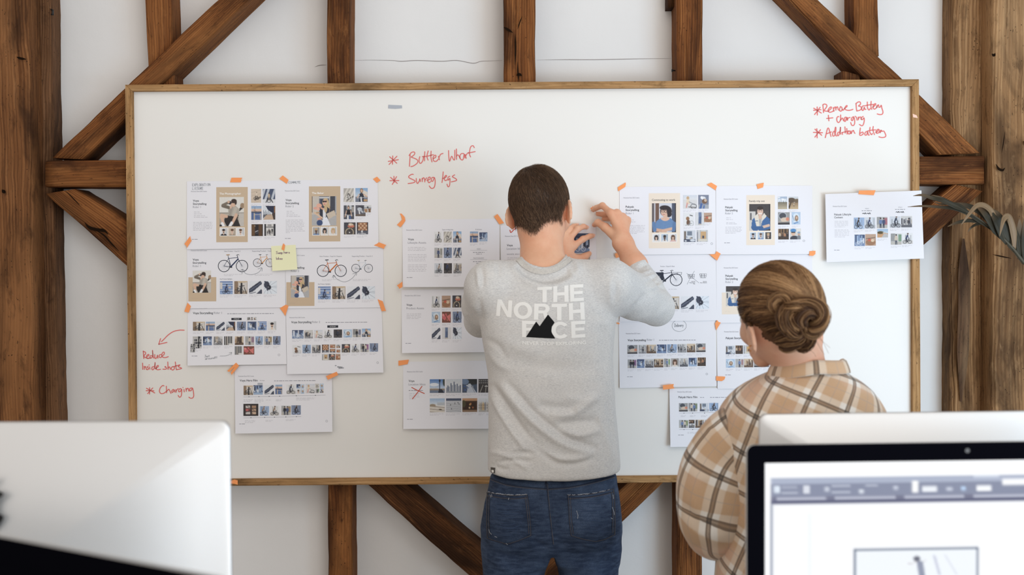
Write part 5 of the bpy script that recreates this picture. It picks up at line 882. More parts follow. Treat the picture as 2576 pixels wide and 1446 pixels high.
def tape(q, y, label, m='tape', group='orange tape pieces', cat='tape', name='tape_strip'):
    if m == 'tape' and cat == 'tape' and y < .014:           # lie on the sheets it holds
        for p in list(q) + [tuple(np.mean(q, 0))]:
            for sh in SHEETS:
                a_, b_ = sh.q[0], sh.q[2]
                if a_[0] - 2 < p[0] < b_[0] + 2 and a_[1] - 3 < p[1] < b_[1] + 2: y = max(y, sh.off(*p) + .0004)
    y = y + .0009; f = [P(*p, -y) for p in q]; n_ = len(f); bk = [v + Vector((0, .0003, 0)) for v in f]
    fs = [tuple(reversed(range(n_))), tuple(n_ + i for i in range(n_))] + [(i, (i+1) % n_, n_ + (i+1) % n_, n_ + i) for i in range(n_)]
    return tag(mesh(name, f + bk, fs, M[m]), label, cat, group)
for c, q, y, lab in TAPES: tape(crop(parse(q), *c)[0], y, lab)
tape([(977, 263.5), (1011, 265), (1011.5, 272), (995, 273.5), (976.5, 272.5)], .0002, 'grey tape strip alone near the top of the whiteboard', 'tape_grey', None)
tape([(580, 1209), (590, 1206), (598, 1208), (598, 1219), (590, 1217), (580, 1216)], .0164, 'scrap of orange tape on the bottom frame rail beside the monitor', 'tape', None)
tape([(2296, 286), (2306, 290), (2309, 297), (2297, 295)], .0164, 'scrap of pale tape on the right frame rail', 'tape_pale', None)
# ------------------------------------------------------------------ desk and computers in the foreground
M['alu'] = mat('aluminium', (0.70, 0.685, 0.67, 1), 0.42, metal=0.6)
M['alu_edge'] = mat('aluminium_edge', (0.84, 0.84, 0.85, 1), 0.3, metal=0.8)
M['glass'] = mat('black_glass', (0.0025, 0.0025, 0.004, 1), 0.35, spec=0.0)
M['logo'] = mat('black_logo', (0.004, 0.004, 0.005, 1), 0.25)
M['desk'] = mat('desk_laminate', (0.75, 0.74, 0.72, 1), 0.45)
M['screen'] = mat('lit_screen', (0, 0, 0, 1), 0.35, spec=0.05); n = NT(M['screen']); a = n.new('Attribute', attribute_name='Col')
n.lk(a.outputs['Color'], n.b.inputs['Emission Color']); n.b.inputs['Emission Strength'].default_value = 1.02
WID, HGT = 0.65, 0.445
def rrect(w, h, r, n_=8):
    """rounded rectangle outline, counter-clockwise from the right"""
    o = []
    for cx, cz, a0 in ((w/2-r, h/2-r, 0), (-w/2+r, h/2-r, 90), (-w/2+r, -h/2+r, 180), (w/2-r, -h/2+r, 270)):
        o += [(cx + r*math.cos(R(a0 + 90*k/n_)), cz + r*math.sin(R(a0 + 90*k/n_))) for k in range(n_ + 1)]
    return o
def backy(x, z):  # how far the back swells behind the thin rim (x, z from the centre)
    u = min(abs(x) / (WID/2), 1); v = min(abs(z) / (HGT/2), 1)
    return 0.006 + 0.062 * max(0, (1 - u**2.0)) ** 0.72 * max(0, (1 - v**2.4)) ** 0.62
def computer(label, top, yaw, screen=None, stand_top=1.256, group='all-in-one computers on the desk'):
    """top = world position of the middle of the display's top front edge; yaw 0 faces the photographer"""
    root = empty('desktop_computer', (top[0], top[1], 0.742), label, 'computer', group); root.rotation_euler = (0, 0, yaw)
    bpy.context.view_layer.update(); cz = top[2] - 0.742 - HGT / 2
    def add(name, vs, fs, m, smooth=False, parent=None):
        o = mesh(name, vs, fs, m, None, smooth); o.parent = parent or root; return o
    out = rrect(WID, HGT, 0.013)
    # aluminium shell: rim and swelling back
    rings = []; nr = 26
    for k in range(nr + 1):
        t = (k / nr); s = 1 - t
        s = math.cos(t * math.pi / 2) if t < 1 else 0.0
        s = 1 - t ** 1.6
        rings.append([(x*s, backy(x*s, z*s) if k else 0.006, cz + z*s) for x, z in out])
    N = len(out); vs = [(x, 0.0, cz + z) for x, z in out] + [p for r in rings for p in r]
    fs = [(i*N + j, i*N + (j+1) % N, (i+1)*N + (j+1) % N, (i+1)*N + j) for i in range(nr + 1) for j in range(N)]
    fs += [tuple(reversed(range(N)))]
    shell = add('back_shell', vs, [tuple(reversed(f)) for f in fs], M['alu'], True)
    # front glass above the chin
    gh = HGT - 0.062; g = [(x, -0.0012, cz + HGT/2 - gh/2 + z) for x, z in rrect(WID - 0.001, gh, 0.012)]; b = [(x, 0.0002, z) for x, y, z in g]
    add('bezel', g + b, [tuple(range(N)), tuple(N + i for i in reversed(range(N)))] + [(i, N + i, N + (i+1) % N, (i+1) % N) for i in range(N)], M['glass'])
    sw, sh_ = 0.597, 0.336; szc = cz + HGT/2 - 0.0265 - sh_/2
    if screen is None:
        add('screen', [(x, -0.0016, szc + z) for x, z in ((-sw/2, -sh_/2), (sw/2, -sh_/2), (sw/2, sh_/2), (-sw/2, sh_/2))], [(0, 1, 2, 3)], M['glass'])
    else:
        h, w = screen.shape[:2]; xs = np.linspace(-sw/2, sw/2, w); zs = szc + sh_/2 - np.linspace(0, sh_, h)
        V = np.array([(x, -0.0016, z) for z in zs for x in xs]); i, j = np.meshgrid(np.arange(w-1), np.arange(h-1)); a_ = (j*w + i).ravel()
        o = npmesh('screen', V, np.stack([a_, a_ + w, a_ + w + 1, a_ + 1], 1), M['screen'], None, False, s2l(screen.reshape(-1, 3))); o.parent = root
    mb = MB(); mb.tube([(0, -0.0022, cz + HGT/2 - 0.012), (0, -0.0008, cz + HGT/2 - 0.012)], 0.0035, 14); o = mb.build('camera_lens', M['logo']); o.parent = root
    # stand: neck and foot
    zb = cz - HGT/2
    mb = MB(); pr = [(0.055, zb + 0.17), (0.075, zb + 0.1), (0.095, zb), (0.10, zb*0.5), (0.085, 0.02), (0.05, 0.004)]
    for k in range(len(pr) - 1):
        (y0, z0), (y1, z1) = pr[k], pr[k+1]
        mb.add([(-.09, y0, z0), (.09, y0, z0), (.09, y1, z1), (-.09, y1, z1), (-.09, y0 + .006, z0), (.09, y0 + .006, z0), (.09, y1 + .006, z1), (-.09, y1 + .006, z1)], [(0, 3, 2, 1), (4, 5, 6, 7), (0, 1, 5, 4), (1, 2, 6, 5), (2, 3, 7, 6), (3, 0, 4, 7)])
    mb.box((-.09, -0.10, 0), (.09, 0.092, 0.006)); o = mb.build('stand', M['alu_edge']); o.parent = root
    # the fruit emblem on the back
    ap = [(0, .70), (.10, .737), (.22, .757), (.33, .715), (.405, .655), (.32, .585), (.275, .47), (.30, .345), (.425, .262), (.375, .14), (.29, .03), (.20, -.005), (.10, .032), (0, .046), (-.10, .03), (-.19, -.003), (-.28, .04), (-.375, .2), (-.42, .38), (-.395, .56), (-.31, .705), (-.20, .757), (-.10, .735)]
    lf = [(0, .765), (.005, .86), (.07, .95), (.185, 1.0), (.19, .92), (.13, .82), (.055, .775)]
    em = 0.071; vs = []; fs = []
    for ol, sub in ((ap, 3), (lf, 3)):
        pts = [np.array(p) for p in smooth_path(ol, sub, True)]; c = sum(pts) / len(pts); b0 = len(vs); rr = 5
        for k in range(rr + 1):
            for p in pts:
                q = c + (p - c) * (1 - k / rr); x, z = -q[0] * em - .0105, (q[1] - .42) * em
                vs.append((x, backy(x, z + 0.1175) + 0.0015, cz + z + 0.1175))
        m_ = len(pts)
        fs += [(b0 + k*m_ + j, b0 + k*m_ + (j+1) % m_, b0 + (k+1)*m_ + (j+1) % m_, b0 + (k+1)*m_ + j) for k in range(rr) for j in range(m_)]
    add('emblem', vs, fs, M['logo'], True, shell)
    return root
# what the lit screen shows: a layout program with a grey tool bar
W_, H_ = 260, 146; S = Cv(W_, H_, (252, 253, 255)); kx = 1 / 1039.0; ky = 1 / 585.0
X = lambda p: (p - 1926) * kx
Yy = lambda p: (p - 1168) * ky
def sr(x0, y0, x1, y1, c): S.rect(X(x0), Yy(y0), X(x1), Yy(y1), c)
sr(1943, 1208, 3100, 1224, (176, 184, 204)); sr(1943, 1223, 3100, 1256, (140, 146, 168)); sr(1943, 1255, 3100, 1268, (122, 124, 146)); sr(1943, 1267, 3100, 1274, (66, 70, 104))
for x0, x1 in ((1958, 2084), (2106, 2262), (2284, 2438), (2462, 2600), (2626, 2790)): sr(x0, 1258, x1, 1265, (196, 200, 216))
for x0, y0, x1, y1, c in ((1951, 1228, 1966, 1246, (226, 236, 248)), (1970, 1230, 2010, 1234, (190, 196, 212)), (1970, 1244, 2012, 1248, (190, 196, 212)), (2026, 1228, 2042, 1248, (222, 226, 236)), (2080, 1232, 2092, 1244, (200, 206, 220)), (2098, 1228, 2146, 1232, (192, 198, 214)), (2098, 1244, 2146, 1248, (192, 198, 214)), (2168, 1240, 2180, 1250, (222, 228, 238)), (2184, 1228, 2216, 1233, (190, 196, 212)), (2256, 1232, 2268, 1242, (200, 206, 222)),
                          (2304, 1220, 2320, 1250, (255, 255, 255)), (2330, 1234, 2368, 1249, (240, 244, 250)), (2392, 1238, 2408, 1246, (210, 216, 230)), (2430, 1236, 2442, 1246, (190, 214, 244)), (2462, 1208, 2528, 1214, (214, 222, 236)), (2470, 1234, 2508, 1248, (250, 252, 255)), (2536, 1218, 2640, 1234, (252, 253, 255)), (2700, 1226, 2790, 1246, (222, 226, 236))): sr(x0, y0, x1, y1, c)
sr(1943, 1274, 1947, 1780, (96, 108, 136)); sr(2041, 1300, 2043, 1780, (226, 240, 250))
sr(2157, 1391, 2474, 1395, (40, 56, 86)); sr(2156, 1391, 2160, 1780, (40, 56, 86)); sr(2471, 1391, 2475, 1780, (52, 66, 94)); sr(2161, 1395, 2471, 1780, (244, 249, 254))
S.ell(X(2317), Yy(1418), 9*kx, 7*ky, (110, 112, 126)); S.line(X(2297), Yy(1430), X(2340), Yy(1424), 5*kx, (206, 200, 204)); S.line(X(2325), Yy(1428), X(2332), Yy(1470), 16*kx, (150, 156, 176)); S.line(X(2362), Yy(1412), X(2376), Yy(1460), 7*kx, (206, 210, 226)); S.line(X(2390), Yy(1410), X(2420), Yy(1460), 5*kx, (226, 230, 240))
def top_mid(px_, py_, Y, yaw, side):
    """middle of the top edge, given the photo pixel of its left (side=-1) or right (+1) end"""
    c = P(px_, py_, Y); d = Vector((math.cos(yaw), math.sin(yaw), 0)) * (WID / 2)
    return c - d * side
t = top_mid(1878, 1119, -1.78, R(2.2), -1); computer('computer at the right with a lit screen and thick black bezel, nearest on that side', t, R(2.2), S.a)
c_ = P(1908, 1041, -1.55); yw = R(182.6); d_ = Vector((math.cos(R(2.6)), math.sin(R(2.6)), 0)) * WID / 2; t = c_ + d_
computer('silver computer at the right seen from behind, its top edge above the black bezel', t, yw)
c_ = P(579, 1057, -1.87); t = c_ - Vector((WID / 2, 0, 0)); computer('silver computer at the left seen from behind, with a black fruit emblem', t, R(180))
yw = R(-30); c_ = Vector((-0.25, -3.4 + 0.975, 1.256)); t = c_ - Vector((math.cos(yw), math.sin(yw), 0)) * WID / 2
computer('dark computer in the lower left corner, only its black top edge in view', t, yw)
dk = empty('desk', (0, -2.0, 0), 'long pale desk below the picture carrying the four computers', 'desk')
b = MB(); b.box((-1.6, -2.65, 0.712), (1.7, -1.42, 0.7415)); o = b.build('desk_top', M['desk'], dk); bv = o.modifiers.new('bevel', 'BEVEL'); bv.width = 0.003; bv.segments = 2
for x in (-1.5, 1.6):
    for y in (-2.55, -1.52):
        b = MB(); b.box((x - .025, y - .025, 0), (x + .025, y + .025, 0.712)); b.build('leg', M['alu_edge'], dk)

# ------------------------------------------------------------------ palm
M['leaf'] = mat('palm_leaf', rough=0.55, spec=0.18); n = NT(M['leaf']); tc = n.new('UVMap').outputs[0]
c = n.ramp(n.noise(n.mapping(tc, (3, 60, 1)), 1.0, 3), [(0.3, (0.020, 0.018, 0.012)), (0.6, (0.040, 0.035, 0.022)), (0.8, (0.085, 0.066, 0.042))])
sx = n.new('SeparateXYZ'); n.lk(tc, sx.inputs[0]); c = n.mix(n.ramp(sx.outputs['X'], [(0.55, (0,)*3), (0.95, (1,)*3)]), c, (0.13, 0.082, 0.045, 1)); n.color(c)
M['leaf_dry'] = mat('dry_palm_leaf', rough=0.5, spec=0.3); n = NT(M['leaf_dry']); tc = n.new('UVMap').outputs[0]
n.color(n.ramp(n.noise(n.mapping(tc, (2, 50, 1)), 1.0, 3), [(0.3, (0.11, 0.07, 0.035)), (0.7, (0.25, 0.16, 0.085))]))
M['terracotta'] = mat('terracotta', (0.42, 0.17, 0.09, 1), 0.8); M['stem'] = mat('palm_stem', (0.045, 0.038, 0.02, 1), 0.6); M['soil'] = mat('soil', (0.03, 0.02, 0.013, 1), 0.95)
YP = -0.52
PX, PY = 1.62, -0.62
palm = empty('potted_palm', (PX, PY, 0), 'potted palm at the right, only the tip of one frond in the photo', 'plant')
b = MB(); prof = [(0.13, 0), (0.17, 0.28), (0.185, 0.29), (0.185, 0.33), (0.165, 0.33), (0.16, 0.27)]; q_ = 28
vs = [(PX + r*math.cos(2*math.pi*k/q_), PY + r*math.sin(2*math.pi*k/q_), z) for r, z in prof for k in range(q_)]
fs = [(i*q_ + k, i*q_ + (k+1) % q_, (i+1)*q_ + (k+1) % q_, (i+1)*q_ + k) for i in range(len(prof)-1) for k in range(q_)] + [tuple(reversed(range(q_)))]
mesh('pot', vs, fs, M['terracotta'], palm, True)
mesh('soil', [(PX + .158*math.cos(2*math.pi*k/q_), PY + .158*math.sin(2*math.pi*k/q_), 0.285) for k in range(q_)], [tuple(range(q_))], M['soil'], palm)
def fr(x, y, dy=0.0): return np.array(P(2240 + x / 6.024, 440 + y / 6.024, YP + dy))
frond_path = smooth_path([np.array((PX, PY, 0.28)), np.array((PX - 0.01, PY + 0.0, 0.8)), fr(2300, 1640), fr(2024, 1330), fr(1850, 1110), fr(1640, 900), fr(1400, 710), fr(1180, 570), fr(1000, 505)], 6)
b = MB(); b.tube(frond_path, list(np.linspace(0.008, 0.0008, len(frond_path))), 8); frond = b.build('frond', M['stem'], palm, True)
def blade(path, w, m, fold=0.25, face=(0, -1, 0.2)):
    """leaflet from its base to its tip, with a shallow fold along the midrib"""
    pts = smooth_path(path, 7); k = len(pts); vs = []; uv = []; fc = np.array(face, float)
    for i, p in enumerate(pts):
        t = i / (k - 1); d = pts[min(i+1, k-1)] - pts[max(i-1, 0)]; d /= np.linalg.norm(d) + 1e-9
        s = np.cross(d, fc); s /= np.linalg.norm(s) + 1e-9; nn = np.cross(s, d)
        ww = w * max(0.06, min(1, (t + .12) * 3.2) * (1 - t ** 2.6) ** 0.8) / 2
        for q in (-1, -.5, 0, .5, 1): vs.append(p + s*ww*q + nn*ww*fold*(abs(q) - .5)); uv.append((t, q * .1 + w * 7))
    fs = [(i*5+j, i*5+j+1, (i+1)*5+j+1, (i+1)*5+j) for i in range(k-1) for j in range(4)]
    o = mesh('leaflet', vs, fs, m, frond, True); u = o.data.uv_layers.new(name='UVMap')
    for i, l in enumerate(o.data.loops): u.data[i].uv = uv[l.vertex_index]
    sd = o.modifiers.new('thickness', 'SOLIDIFY'); sd.thickness = 0.0006
    return o
L_, D_ = M['leaf'], M['leaf_dry']
blade([fr(1180, 570), fr(1000, 480, -.01), fr(820, 400, -.01), fr(640, 350), fr(480, 305), fr(345, 316)], .013, L_)
blade([fr(1640, 900), fr(1400, 730), fr(1150, 575), fr(950, 505), fr(700, 482, .01), fr(480, 470, .02), fr(262, 483, .03)], .0105, L_)
blade([fr(1230, 600), fr(1050, 460, .01), fr(900, 430, .015), fr(760, 440, .02), fr(640, 395, .02)], .008, L_)
blade([fr(1100, 520), fr(920, 420, .02), fr(760, 340, .02), fr(610, 300, .02)], .0075, L_)
blade([fr(1400, 715), fr(1180, 690, .01), fr(1000, 725, .02), fr(860, 785, .03)], .010, L_)
blade([fr(1420, 725), fr(1300, 750, .01), fr(1220, 800, .02), fr(1172, 868, .02)], .007, L_)
blade([fr(1650, 905), fr(1450, 640), fr(1250, 500, .01), fr(1050, 445, .02), fr(900, 450, .02)], .017, L_)
blade([fr(1700, 930), fr(1560, 610, -.01), fr(1480, 500, -.02), fr(1380, 452, -.03), fr(1290, 480, -.04), fr(1180, 610, -.05), fr(1070, 760, -.05)], .0155, D_)
blade([fr(1690, 950), fr(1560, 720, -.01), fr(1440, 560, -.01), fr(1310, 480, 0)], .034, L_)
blade([fr(1780, 1040), fr(1690, 800, -.01), fr(1590, 610, -.01), fr(1480, 500, 0)], .036, L_)
blade([fr(1880, 1140), fr(1860, 860, -.01), fr(1800, 650, -.02), fr(1740, 640, -.03), fr(1700, 720, -.04), fr(1655, 930, -.045)], .018, D_)
blade([fr(1900, 1160), fr(1830, 960), fr(1790, 800), fr(1800, 640)], .034, L_)
blade([fr(1960, 1230), fr(1900, 1020), fr(1850, 820), fr(1840, 650)], .030, L_)
blade([fr(2060, 1360), fr(1990, 1130), fr(1960, 900), fr(1955, 660)], .030, L_)
blade([fr(2150, 1450), fr(2080, 1150), fr(2060, 850), fr(2060, 560)], .036, L_)
blade([fr(2250, 1550), fr(2200, 1200), fr(2190, 900), fr(2200, 600)], .036, L_)
# ------------------------------------------------------------------ bodies: smooth unions of tapered limbs, turned into one surface
def cone(p, a, b, ra, rb):
    a = np.asarray(a, np.float32); b = np.asarray(b, np.float32); ba = b - a; L = float(ba @ ba) + 1e-12
    t = np.clip(((p - a) @ ba) / L, 0, 1); return np.linalg.norm(p - a - t[:, None] * ba, axis=1) - (ra + (rb - ra) * t)
def ellip(p, c, r, rot=None):
    q = p - np.asarray(c, np.float32)
    if rot is not None: q = q @ np.asarray(rot, np.float32)          # columns of rot = the ellipsoid's axes
    r = np.asarray(r, np.float32); k0 = np.linalg.norm(q / r, axis=1); k1 = np.linalg.norm(q / (r * r), axis=1) + 1e-9
    return k0 * (k0 - 1) / k1
def smin(a, b, k): h = np.clip(0.5 + 0.5 * (b - a) / k, 0, 1); return b * (1 - h) + a * h - k * h * (1 - h)
def smax(a, b, k): return -smin(-a, -b, k)
def chain(p, pts, rad, k=0.012):
    d = None
    for i in range(len(pts) - 1):
        e = cone(p, pts[i], pts[i+1], rad[i], rad[i+1]); d = e if d is None else smin(d, e, k)
    return d
def loft(p, rows, n_=2.4):
    """rows of (z, centre x, centre y, half width, half depth), top to bottom"""
    r = np.array(sorted(rows), float); zz = np.linspace(r[0, 0], r[-1, 0], 200); T = []
    ker = np.hanning(15); ker /= ker.sum()
    for c in range(1, 5):
        v = np.interp(zz, r[:, 0], r[:, c]); T.append(np.convolve(np.pad(v, 7, 'edge'), ker, 'valid'))
    cx, cy, a, b = (np.interp(p[:, 2], zz, t) for t in T)
    k = ((np.abs(p[:, 0] - cx) / a) ** n_ + (np.abs(p[:, 1] - cy) / b) ** n_) ** (1 / n_)
    d = (k - 1) * np.minimum(a, b) * 0.95
    return smax(smax(d, p[:, 2] - r[-1, 0], 0.01), r[0, 0] - p[:, 2], 0.01)
def surface(f, lo, hi, h):
    """the zero surface of f as quads (surface nets); only cells near the surface are evaluated finely"""
    lo = np.array(lo, float); n3 = (np.ceil((np.array(hi) - lo) / h / 4).astype(int)) * 4 + 1
    ax = [lo[i] + h * np.arange(n3[i]) for i in range(3)]; c = [a[::4] for a in ax]
    G = np.stack(np.meshgrid(*c, indexing='ij'), -1).reshape(-1, 3).astype(np.float32)
    cf = np.concatenate([f(G[i:i+200000]) for i in range(0, len(G), 200000)]).reshape([len(a) for a in c])
    D = cf
    for i in range(3): D = np.repeat(D, 4, i)
    sl = tuple(slice(2, 2 + n3[i]) for i in range(3))
    D = np.pad(D, ((0, 4),) * 3, 'edge')[sl].astype(np.float32)
    near = np.argwhere(np.abs(D) < 4 * h * 1.75)
    for i in range(0, len(near), 300000):
        q = near[i:i+300000]; p = np.stack([ax[k][q[:, k]] for k in range(3)], 1).astype(np.float32); D[q[:, 0], q[:, 1], q[:, 2]] = f(p)
    ins = D < 0
    a = [ins[dx:n3[0]-1+dx, dy:n3[1]-1+dy, dz:n3[2]-1+dz] for dx in (0, 1) for dy in (0, 1) for dz in (0, 1)]
    s = sum(x.astype(np.int8) for x in a); act = np.argwhere((s > 0) & (s < 8)); idm = -np.ones(n3 - 1, np.int32); idm[tuple(act.T)] = np.arange(len(act))
    acc = np.zeros((len(act), 3)); cnt = np.zeros(len(act)); cor = [(x, y, z) for x in (0, 1) for y in (0, 1) for z in (0, 1)]
    for c0 in cor:
        for k in range(3):
            if c0[k] == 0:
                c1 = list(c0); c1[k] = 1
                d0 = D[tuple((act + c0).T)]; d1 = D[tuple((act + c1).T)]; m = (d0 < 0) != (d1 < 0); t = np.where(m, d0 / np.where(m, d0 - d1, 1), 0)
                pt = act + np.array(c0, float); pt[:, k] += t; acc[m] += pt[m]; cnt[m] += 1
    V = lo + h * acc / cnt[:, None]; Q = []
    for k in range(3):
        u, w = (k + 1) % 3, (k + 2) % 3; s0 = [slice(0, n3[i] - 1) for i in range(3)]; s1 = list(s0); s1[k] = slice(1, n3[k])
        e = np.argwhere(ins[tuple(s0)] != ins[tuple(s1)]); e = e[(e[:, u] > 0) & (e[:, w] > 0)]
        if not len(e): continue
        fl_ = ins[tuple(e.T)]
        o = [e.copy() for _ in range(4)]; o[1][:, u] -= 1; o[2][:, u] -= 1; o[2][:, w] -= 1; o[3][:, w] -= 1
        q = np.stack([idm[tuple(x.T)] for x in o], 1); q[~fl_] = q[~fl_][:, ::-1]; Q.append(q[(q >= 0).all(1)])
    return V, np.concatenate(Q)
def relax(V, Q, it=2, w=0.5):
    E = np.concatenate([Q[:, [0, 1]], Q[:, [1, 2]], Q[:, [2, 3]], Q[:, [3, 0]]]); E = np.concatenate([E, E[:, ::-1]])
    deg = np.bincount(E[:, 0], minlength=len(V))[:, None]
    for _ in range(it):
        S = np.stack([np.bincount(E[:, 0], V[E[:, 1], c], len(V)) for c in range(3)], 1) / np.maximum(deg, 1); V = V + (S - V) * w
    return V
def normals(V, Q):
    n_ = np.cross(V[Q[:, 2]] - V[Q[:, 0]], V[Q[:, 3]] - V[Q[:, 1]]); N = np.zeros_like(V)
    for k in range(4): N += np.stack([np.bincount(Q[:, k], n_[:, c], len(V)) for c in range(3)], 1)
    return N / (np.linalg.norm(N, axis=1, keepdims=True) + 1e-12)
CR = np.array(CROT)
def to_px(V):
    c = (V - np.array(CAM)) @ CR; return np.stack([W/2 + F * c[:, 0] / -c[:, 2], H/2 - F * c[:, 1] / -c[:, 2]], 1)
def seg_dist(p, pl):
    """distance (pixels) to a polyline and position along it"""
    best = np.full(len(p), 1e9); tt = np.zeros(len(p)); m = len(pl) - 1
    for i in range(m):
        a, b = np.array(pl[i], float), np.array(pl[i+1], float); ba = b - a; t = np.clip(((p - a) @ ba) / (ba @ ba + 1e-9), 0, 1); d = np.linalg.norm(p - a - t[:, None]*ba, axis=1)
        k = d < best; best[k] = d[k]; tt[k] = (i + t[k]) / m
    return best, tt
def folds(V, N, items, near=-1e9):
    """cloth folds: (polyline in photo pixels, width in pixels, height in mm) on the side facing the camera"""
    px = to_px(V); face = np.clip(-N[:, 1] * 1.6, 0, 1); D = np.zeros(len(V))
    for pl, w, amp in items:
        d, t = seg_dist(px, smooth_path([np.array(q, float) for q in pl], 4)); D += amp * 0.001 * np.exp(-(d / w) ** 2) * np.sin(np.clip(t, 0, 1) * math.pi) ** 0.4
    return V + N * (D * face)[:, None]
class Skin:
    """finds points of a built surface along the camera's ray or the nearest surface point"""
    def __init__(s, V, Q): s.t = BVHTree.FromPolygons([Vector(v) for v in V], [tuple(q) for q in Q])
    def at(s, x, y, off=0.001):
        d = PR(x, y); loc, nor, i, _ = s.t.ray_cast(CAM, d)
        if loc is None: return None
        if nor.dot(d) > 0: nor = -nor
        return loc + nor * off
def cloth_lines(sk, strokes, w, name, m, parent, off=0.0015, sub=4):
    vs = []; fs = []
    for st in strokes:
        pts = smooth_path(st, sub); k = len(pts); rows = []
        for i, p in enumerate(pts):
            d = pts[min(i+1, k-1)] - pts[max(i-1, 0)]; d = d / (np.linalg.norm(d) + 1e-9); nn = np.array((-d[1], d[0])) * w / 2
            a, b = sk.at(*(p + nn), off), sk.at(*(p - nn), off)
            if a is None or b is None or (rows and (a - rows[-1][0]).length > 0.05): continue
            rows.append((a, b))
        b0 = len(vs)
        for a, b in rows: vs += [a, b]
        fs += [(b0+2*i, b0+2*i+1, b0+2*i+3, b0+2*i+2) for i in range(len(rows) - 1)]
    return mesh(name, vs, fs, m, parent)
def skin_mat(name, c1, c2):
    m = mat(name, c1, 0.5, spec=0.35); n = NT(m); tc = n.new('TexCoord').outputs['Object']
    n.color(n.mix(n.ramp(n.noise(tc, 14, 4, 0.6), [(0.35, (0,)*3), (0.7, (1,)*3)]), c1, c2)); n.bump(n.noise(tc, 420, 2), 0.08, 0.001)
    n.b.inputs['Subsurface Weight'].default_value = 0.12; n.b.inputs['Subsurface Radius'].default_value = (0.012, 0.004, 0.002); n.b.inputs['Subsurface Scale'].default_value = 0.6
    return m
M['skin_man'] = skin_mat('skin_man', srgb(231, 182, 150), srgb(220, 158, 126))
M['skin_woman'] = skin_mat('skin_woman', srgb(228, 184, 156), srgb(218, 164, 138))
M['eye'] = mat('eye', (0.8, 0.8, 0.8, 1), 0.2); M['nail'] = mat('nail', srgb(232, 186, 166), 0.35)
M['hair'] = mat('hair', rough=0.55, spec=0.25); n = NT(M['hair']); n.color(n.new('Attribute', attribute_name='Col').outputs['Color'])

def frame(yaw, roll, pitch): return np.array(Matrix.Rotation(R(yaw), 3, 'Z') @ Matrix.Rotation(R(roll), 3, 'Y') @ Matrix.Rotation(R(pitch), 3, 'X'))
def head(q, ear_z=-0.034, jaw=1.0, flare=24, low=0.0):
    """a head in its own frame: x right, y to the face, z up"""
    d = ellip(q, (0, -.008, .005), (.0735, .097, .089))
    d = smin(d, ellip(q, (0, .034, -.058 + low), (.055*jaw, .060, .076 - low * .6)), .035)
    d = smin(d, ellip(q, (0, .0, -.078 + low * 1.5), (.057*jaw, .048, .042)), .03)
    d = smin(d, cone(q, (-.032, .080, .008), (.032, .080, .008), .012, .012), .018)
    d = smin(d, cone(q, (0, .091, -.015), (0, .110, -.047), .008, .0125), .012)
    d = smin(d, ellip(q, (0, .078, -.118 + low), (.022, .018, .018)), .025)
    for s in (-1, 1):
        d = smax(d, -(np.linalg.norm(q - np.array((s*.031, .101, -.013), np.float32), axis=1) - .015), .012)
        d = smin(d, ellip(q, (s*.045*jaw*jaw, .062, -.045), (.022, .024, .02)), .02)
    d = smin(d, cone(q, (-.019, .088, -.079), (.019, .088, -.079), .0075, .0075), .006)
    d = smin(d, cone(q, (-.016, .087, -.090), (.016, .087, -.090), .0085, .0085), .006)
    for s in (-1, 1):
        rot = np.array(Matrix.Rotation(R(s * flare), 3, 'Z') @ Matrix.Rotation(R(-12), 3, 'X')); c = np.array((s*.0785, -.006, ear_z))
        e = ellip(q, c, (.0055, .0205, .0315), rot)
        ring = [c + rot @ np.array((s*.002, .0195*math.cos(a), .031*math.sin(a))) for a in np.linspace(R(-60), R(230), 12)]
        e = smin(e, chain(q, ring, [.0038]*12, .004), .005)
        e = smax(e, -ellip(q, c + rot @ np.array((s*.0065, .003, -.004)), (.0055, .0095, .015), rot), .004)
        d = smin(d, e, .007)
    return d
def strands(name, roots, dirs, nors, lens, width, cols, parent, bend=0.35, lift=0.3, seg=3):
    """short hairs as tapered three-sided blades"""
    nS = len(roots); t = np.linspace(0, 1, seg + 1); rng = np.random.RandomState(5)
    side = np.cross(dirs, nors); side /= np.linalg.norm(side, axis=1, keepdims=True) + 1e-9
    V = []
    for i, k in enumerate(t):
        c = roots + dirs * (lens * k)[:, None] + nors * (lens * (lift * k - bend * k * k))[:, None]
        w = np.full(len(roots), 1.0) * width * (1 - k * 0.9)
        V.append(np.stack([c - side*w[:, None], c + nors*w[:, None], c + side*w[:, None]], 1))
    V = np.stack(V, 1)                                     # strand, ring, 3, xyz
    idx = np.arange(nS)[:, None, None, None] * (seg + 1) * 3
    ring = np.arange(seg)[None, :, None, None] * 3; k = np.arange(3)[None, None, :, None]
    q = np.concatenate([idx + ring + k, idx + ring + (k + 1) % 3, idx + ring + 3 + (k + 1) % 3, idx + ring + 3 + k], -1).reshape(-1, 4)
    return npmesh(name, V.reshape(-1, 3), q, M['hair'], parent, True, np.repeat(cols, (seg + 1) * 3, 0))
def sample(V, Q, wgt, n_, seed):
    rng = np.random.RandomState(seed); a = np.linalg.norm(np.cross(V[Q[:, 2]] - V[Q[:, 0]], V[Q[:, 3]] - V[Q[:, 1]]), axis=1) * wgt[Q].mean(1)
    f = rng.choice(len(Q), n_, p=a / a.sum()); u, v = rng.rand(n_, 1), rng.rand(n_, 1)
    A, B, C_, D = (V[Q[f, k]] for k in range(4)); return (A*(1-u) + B*u)*(1-v) + (D*(1-u) + C_*u)*v, f
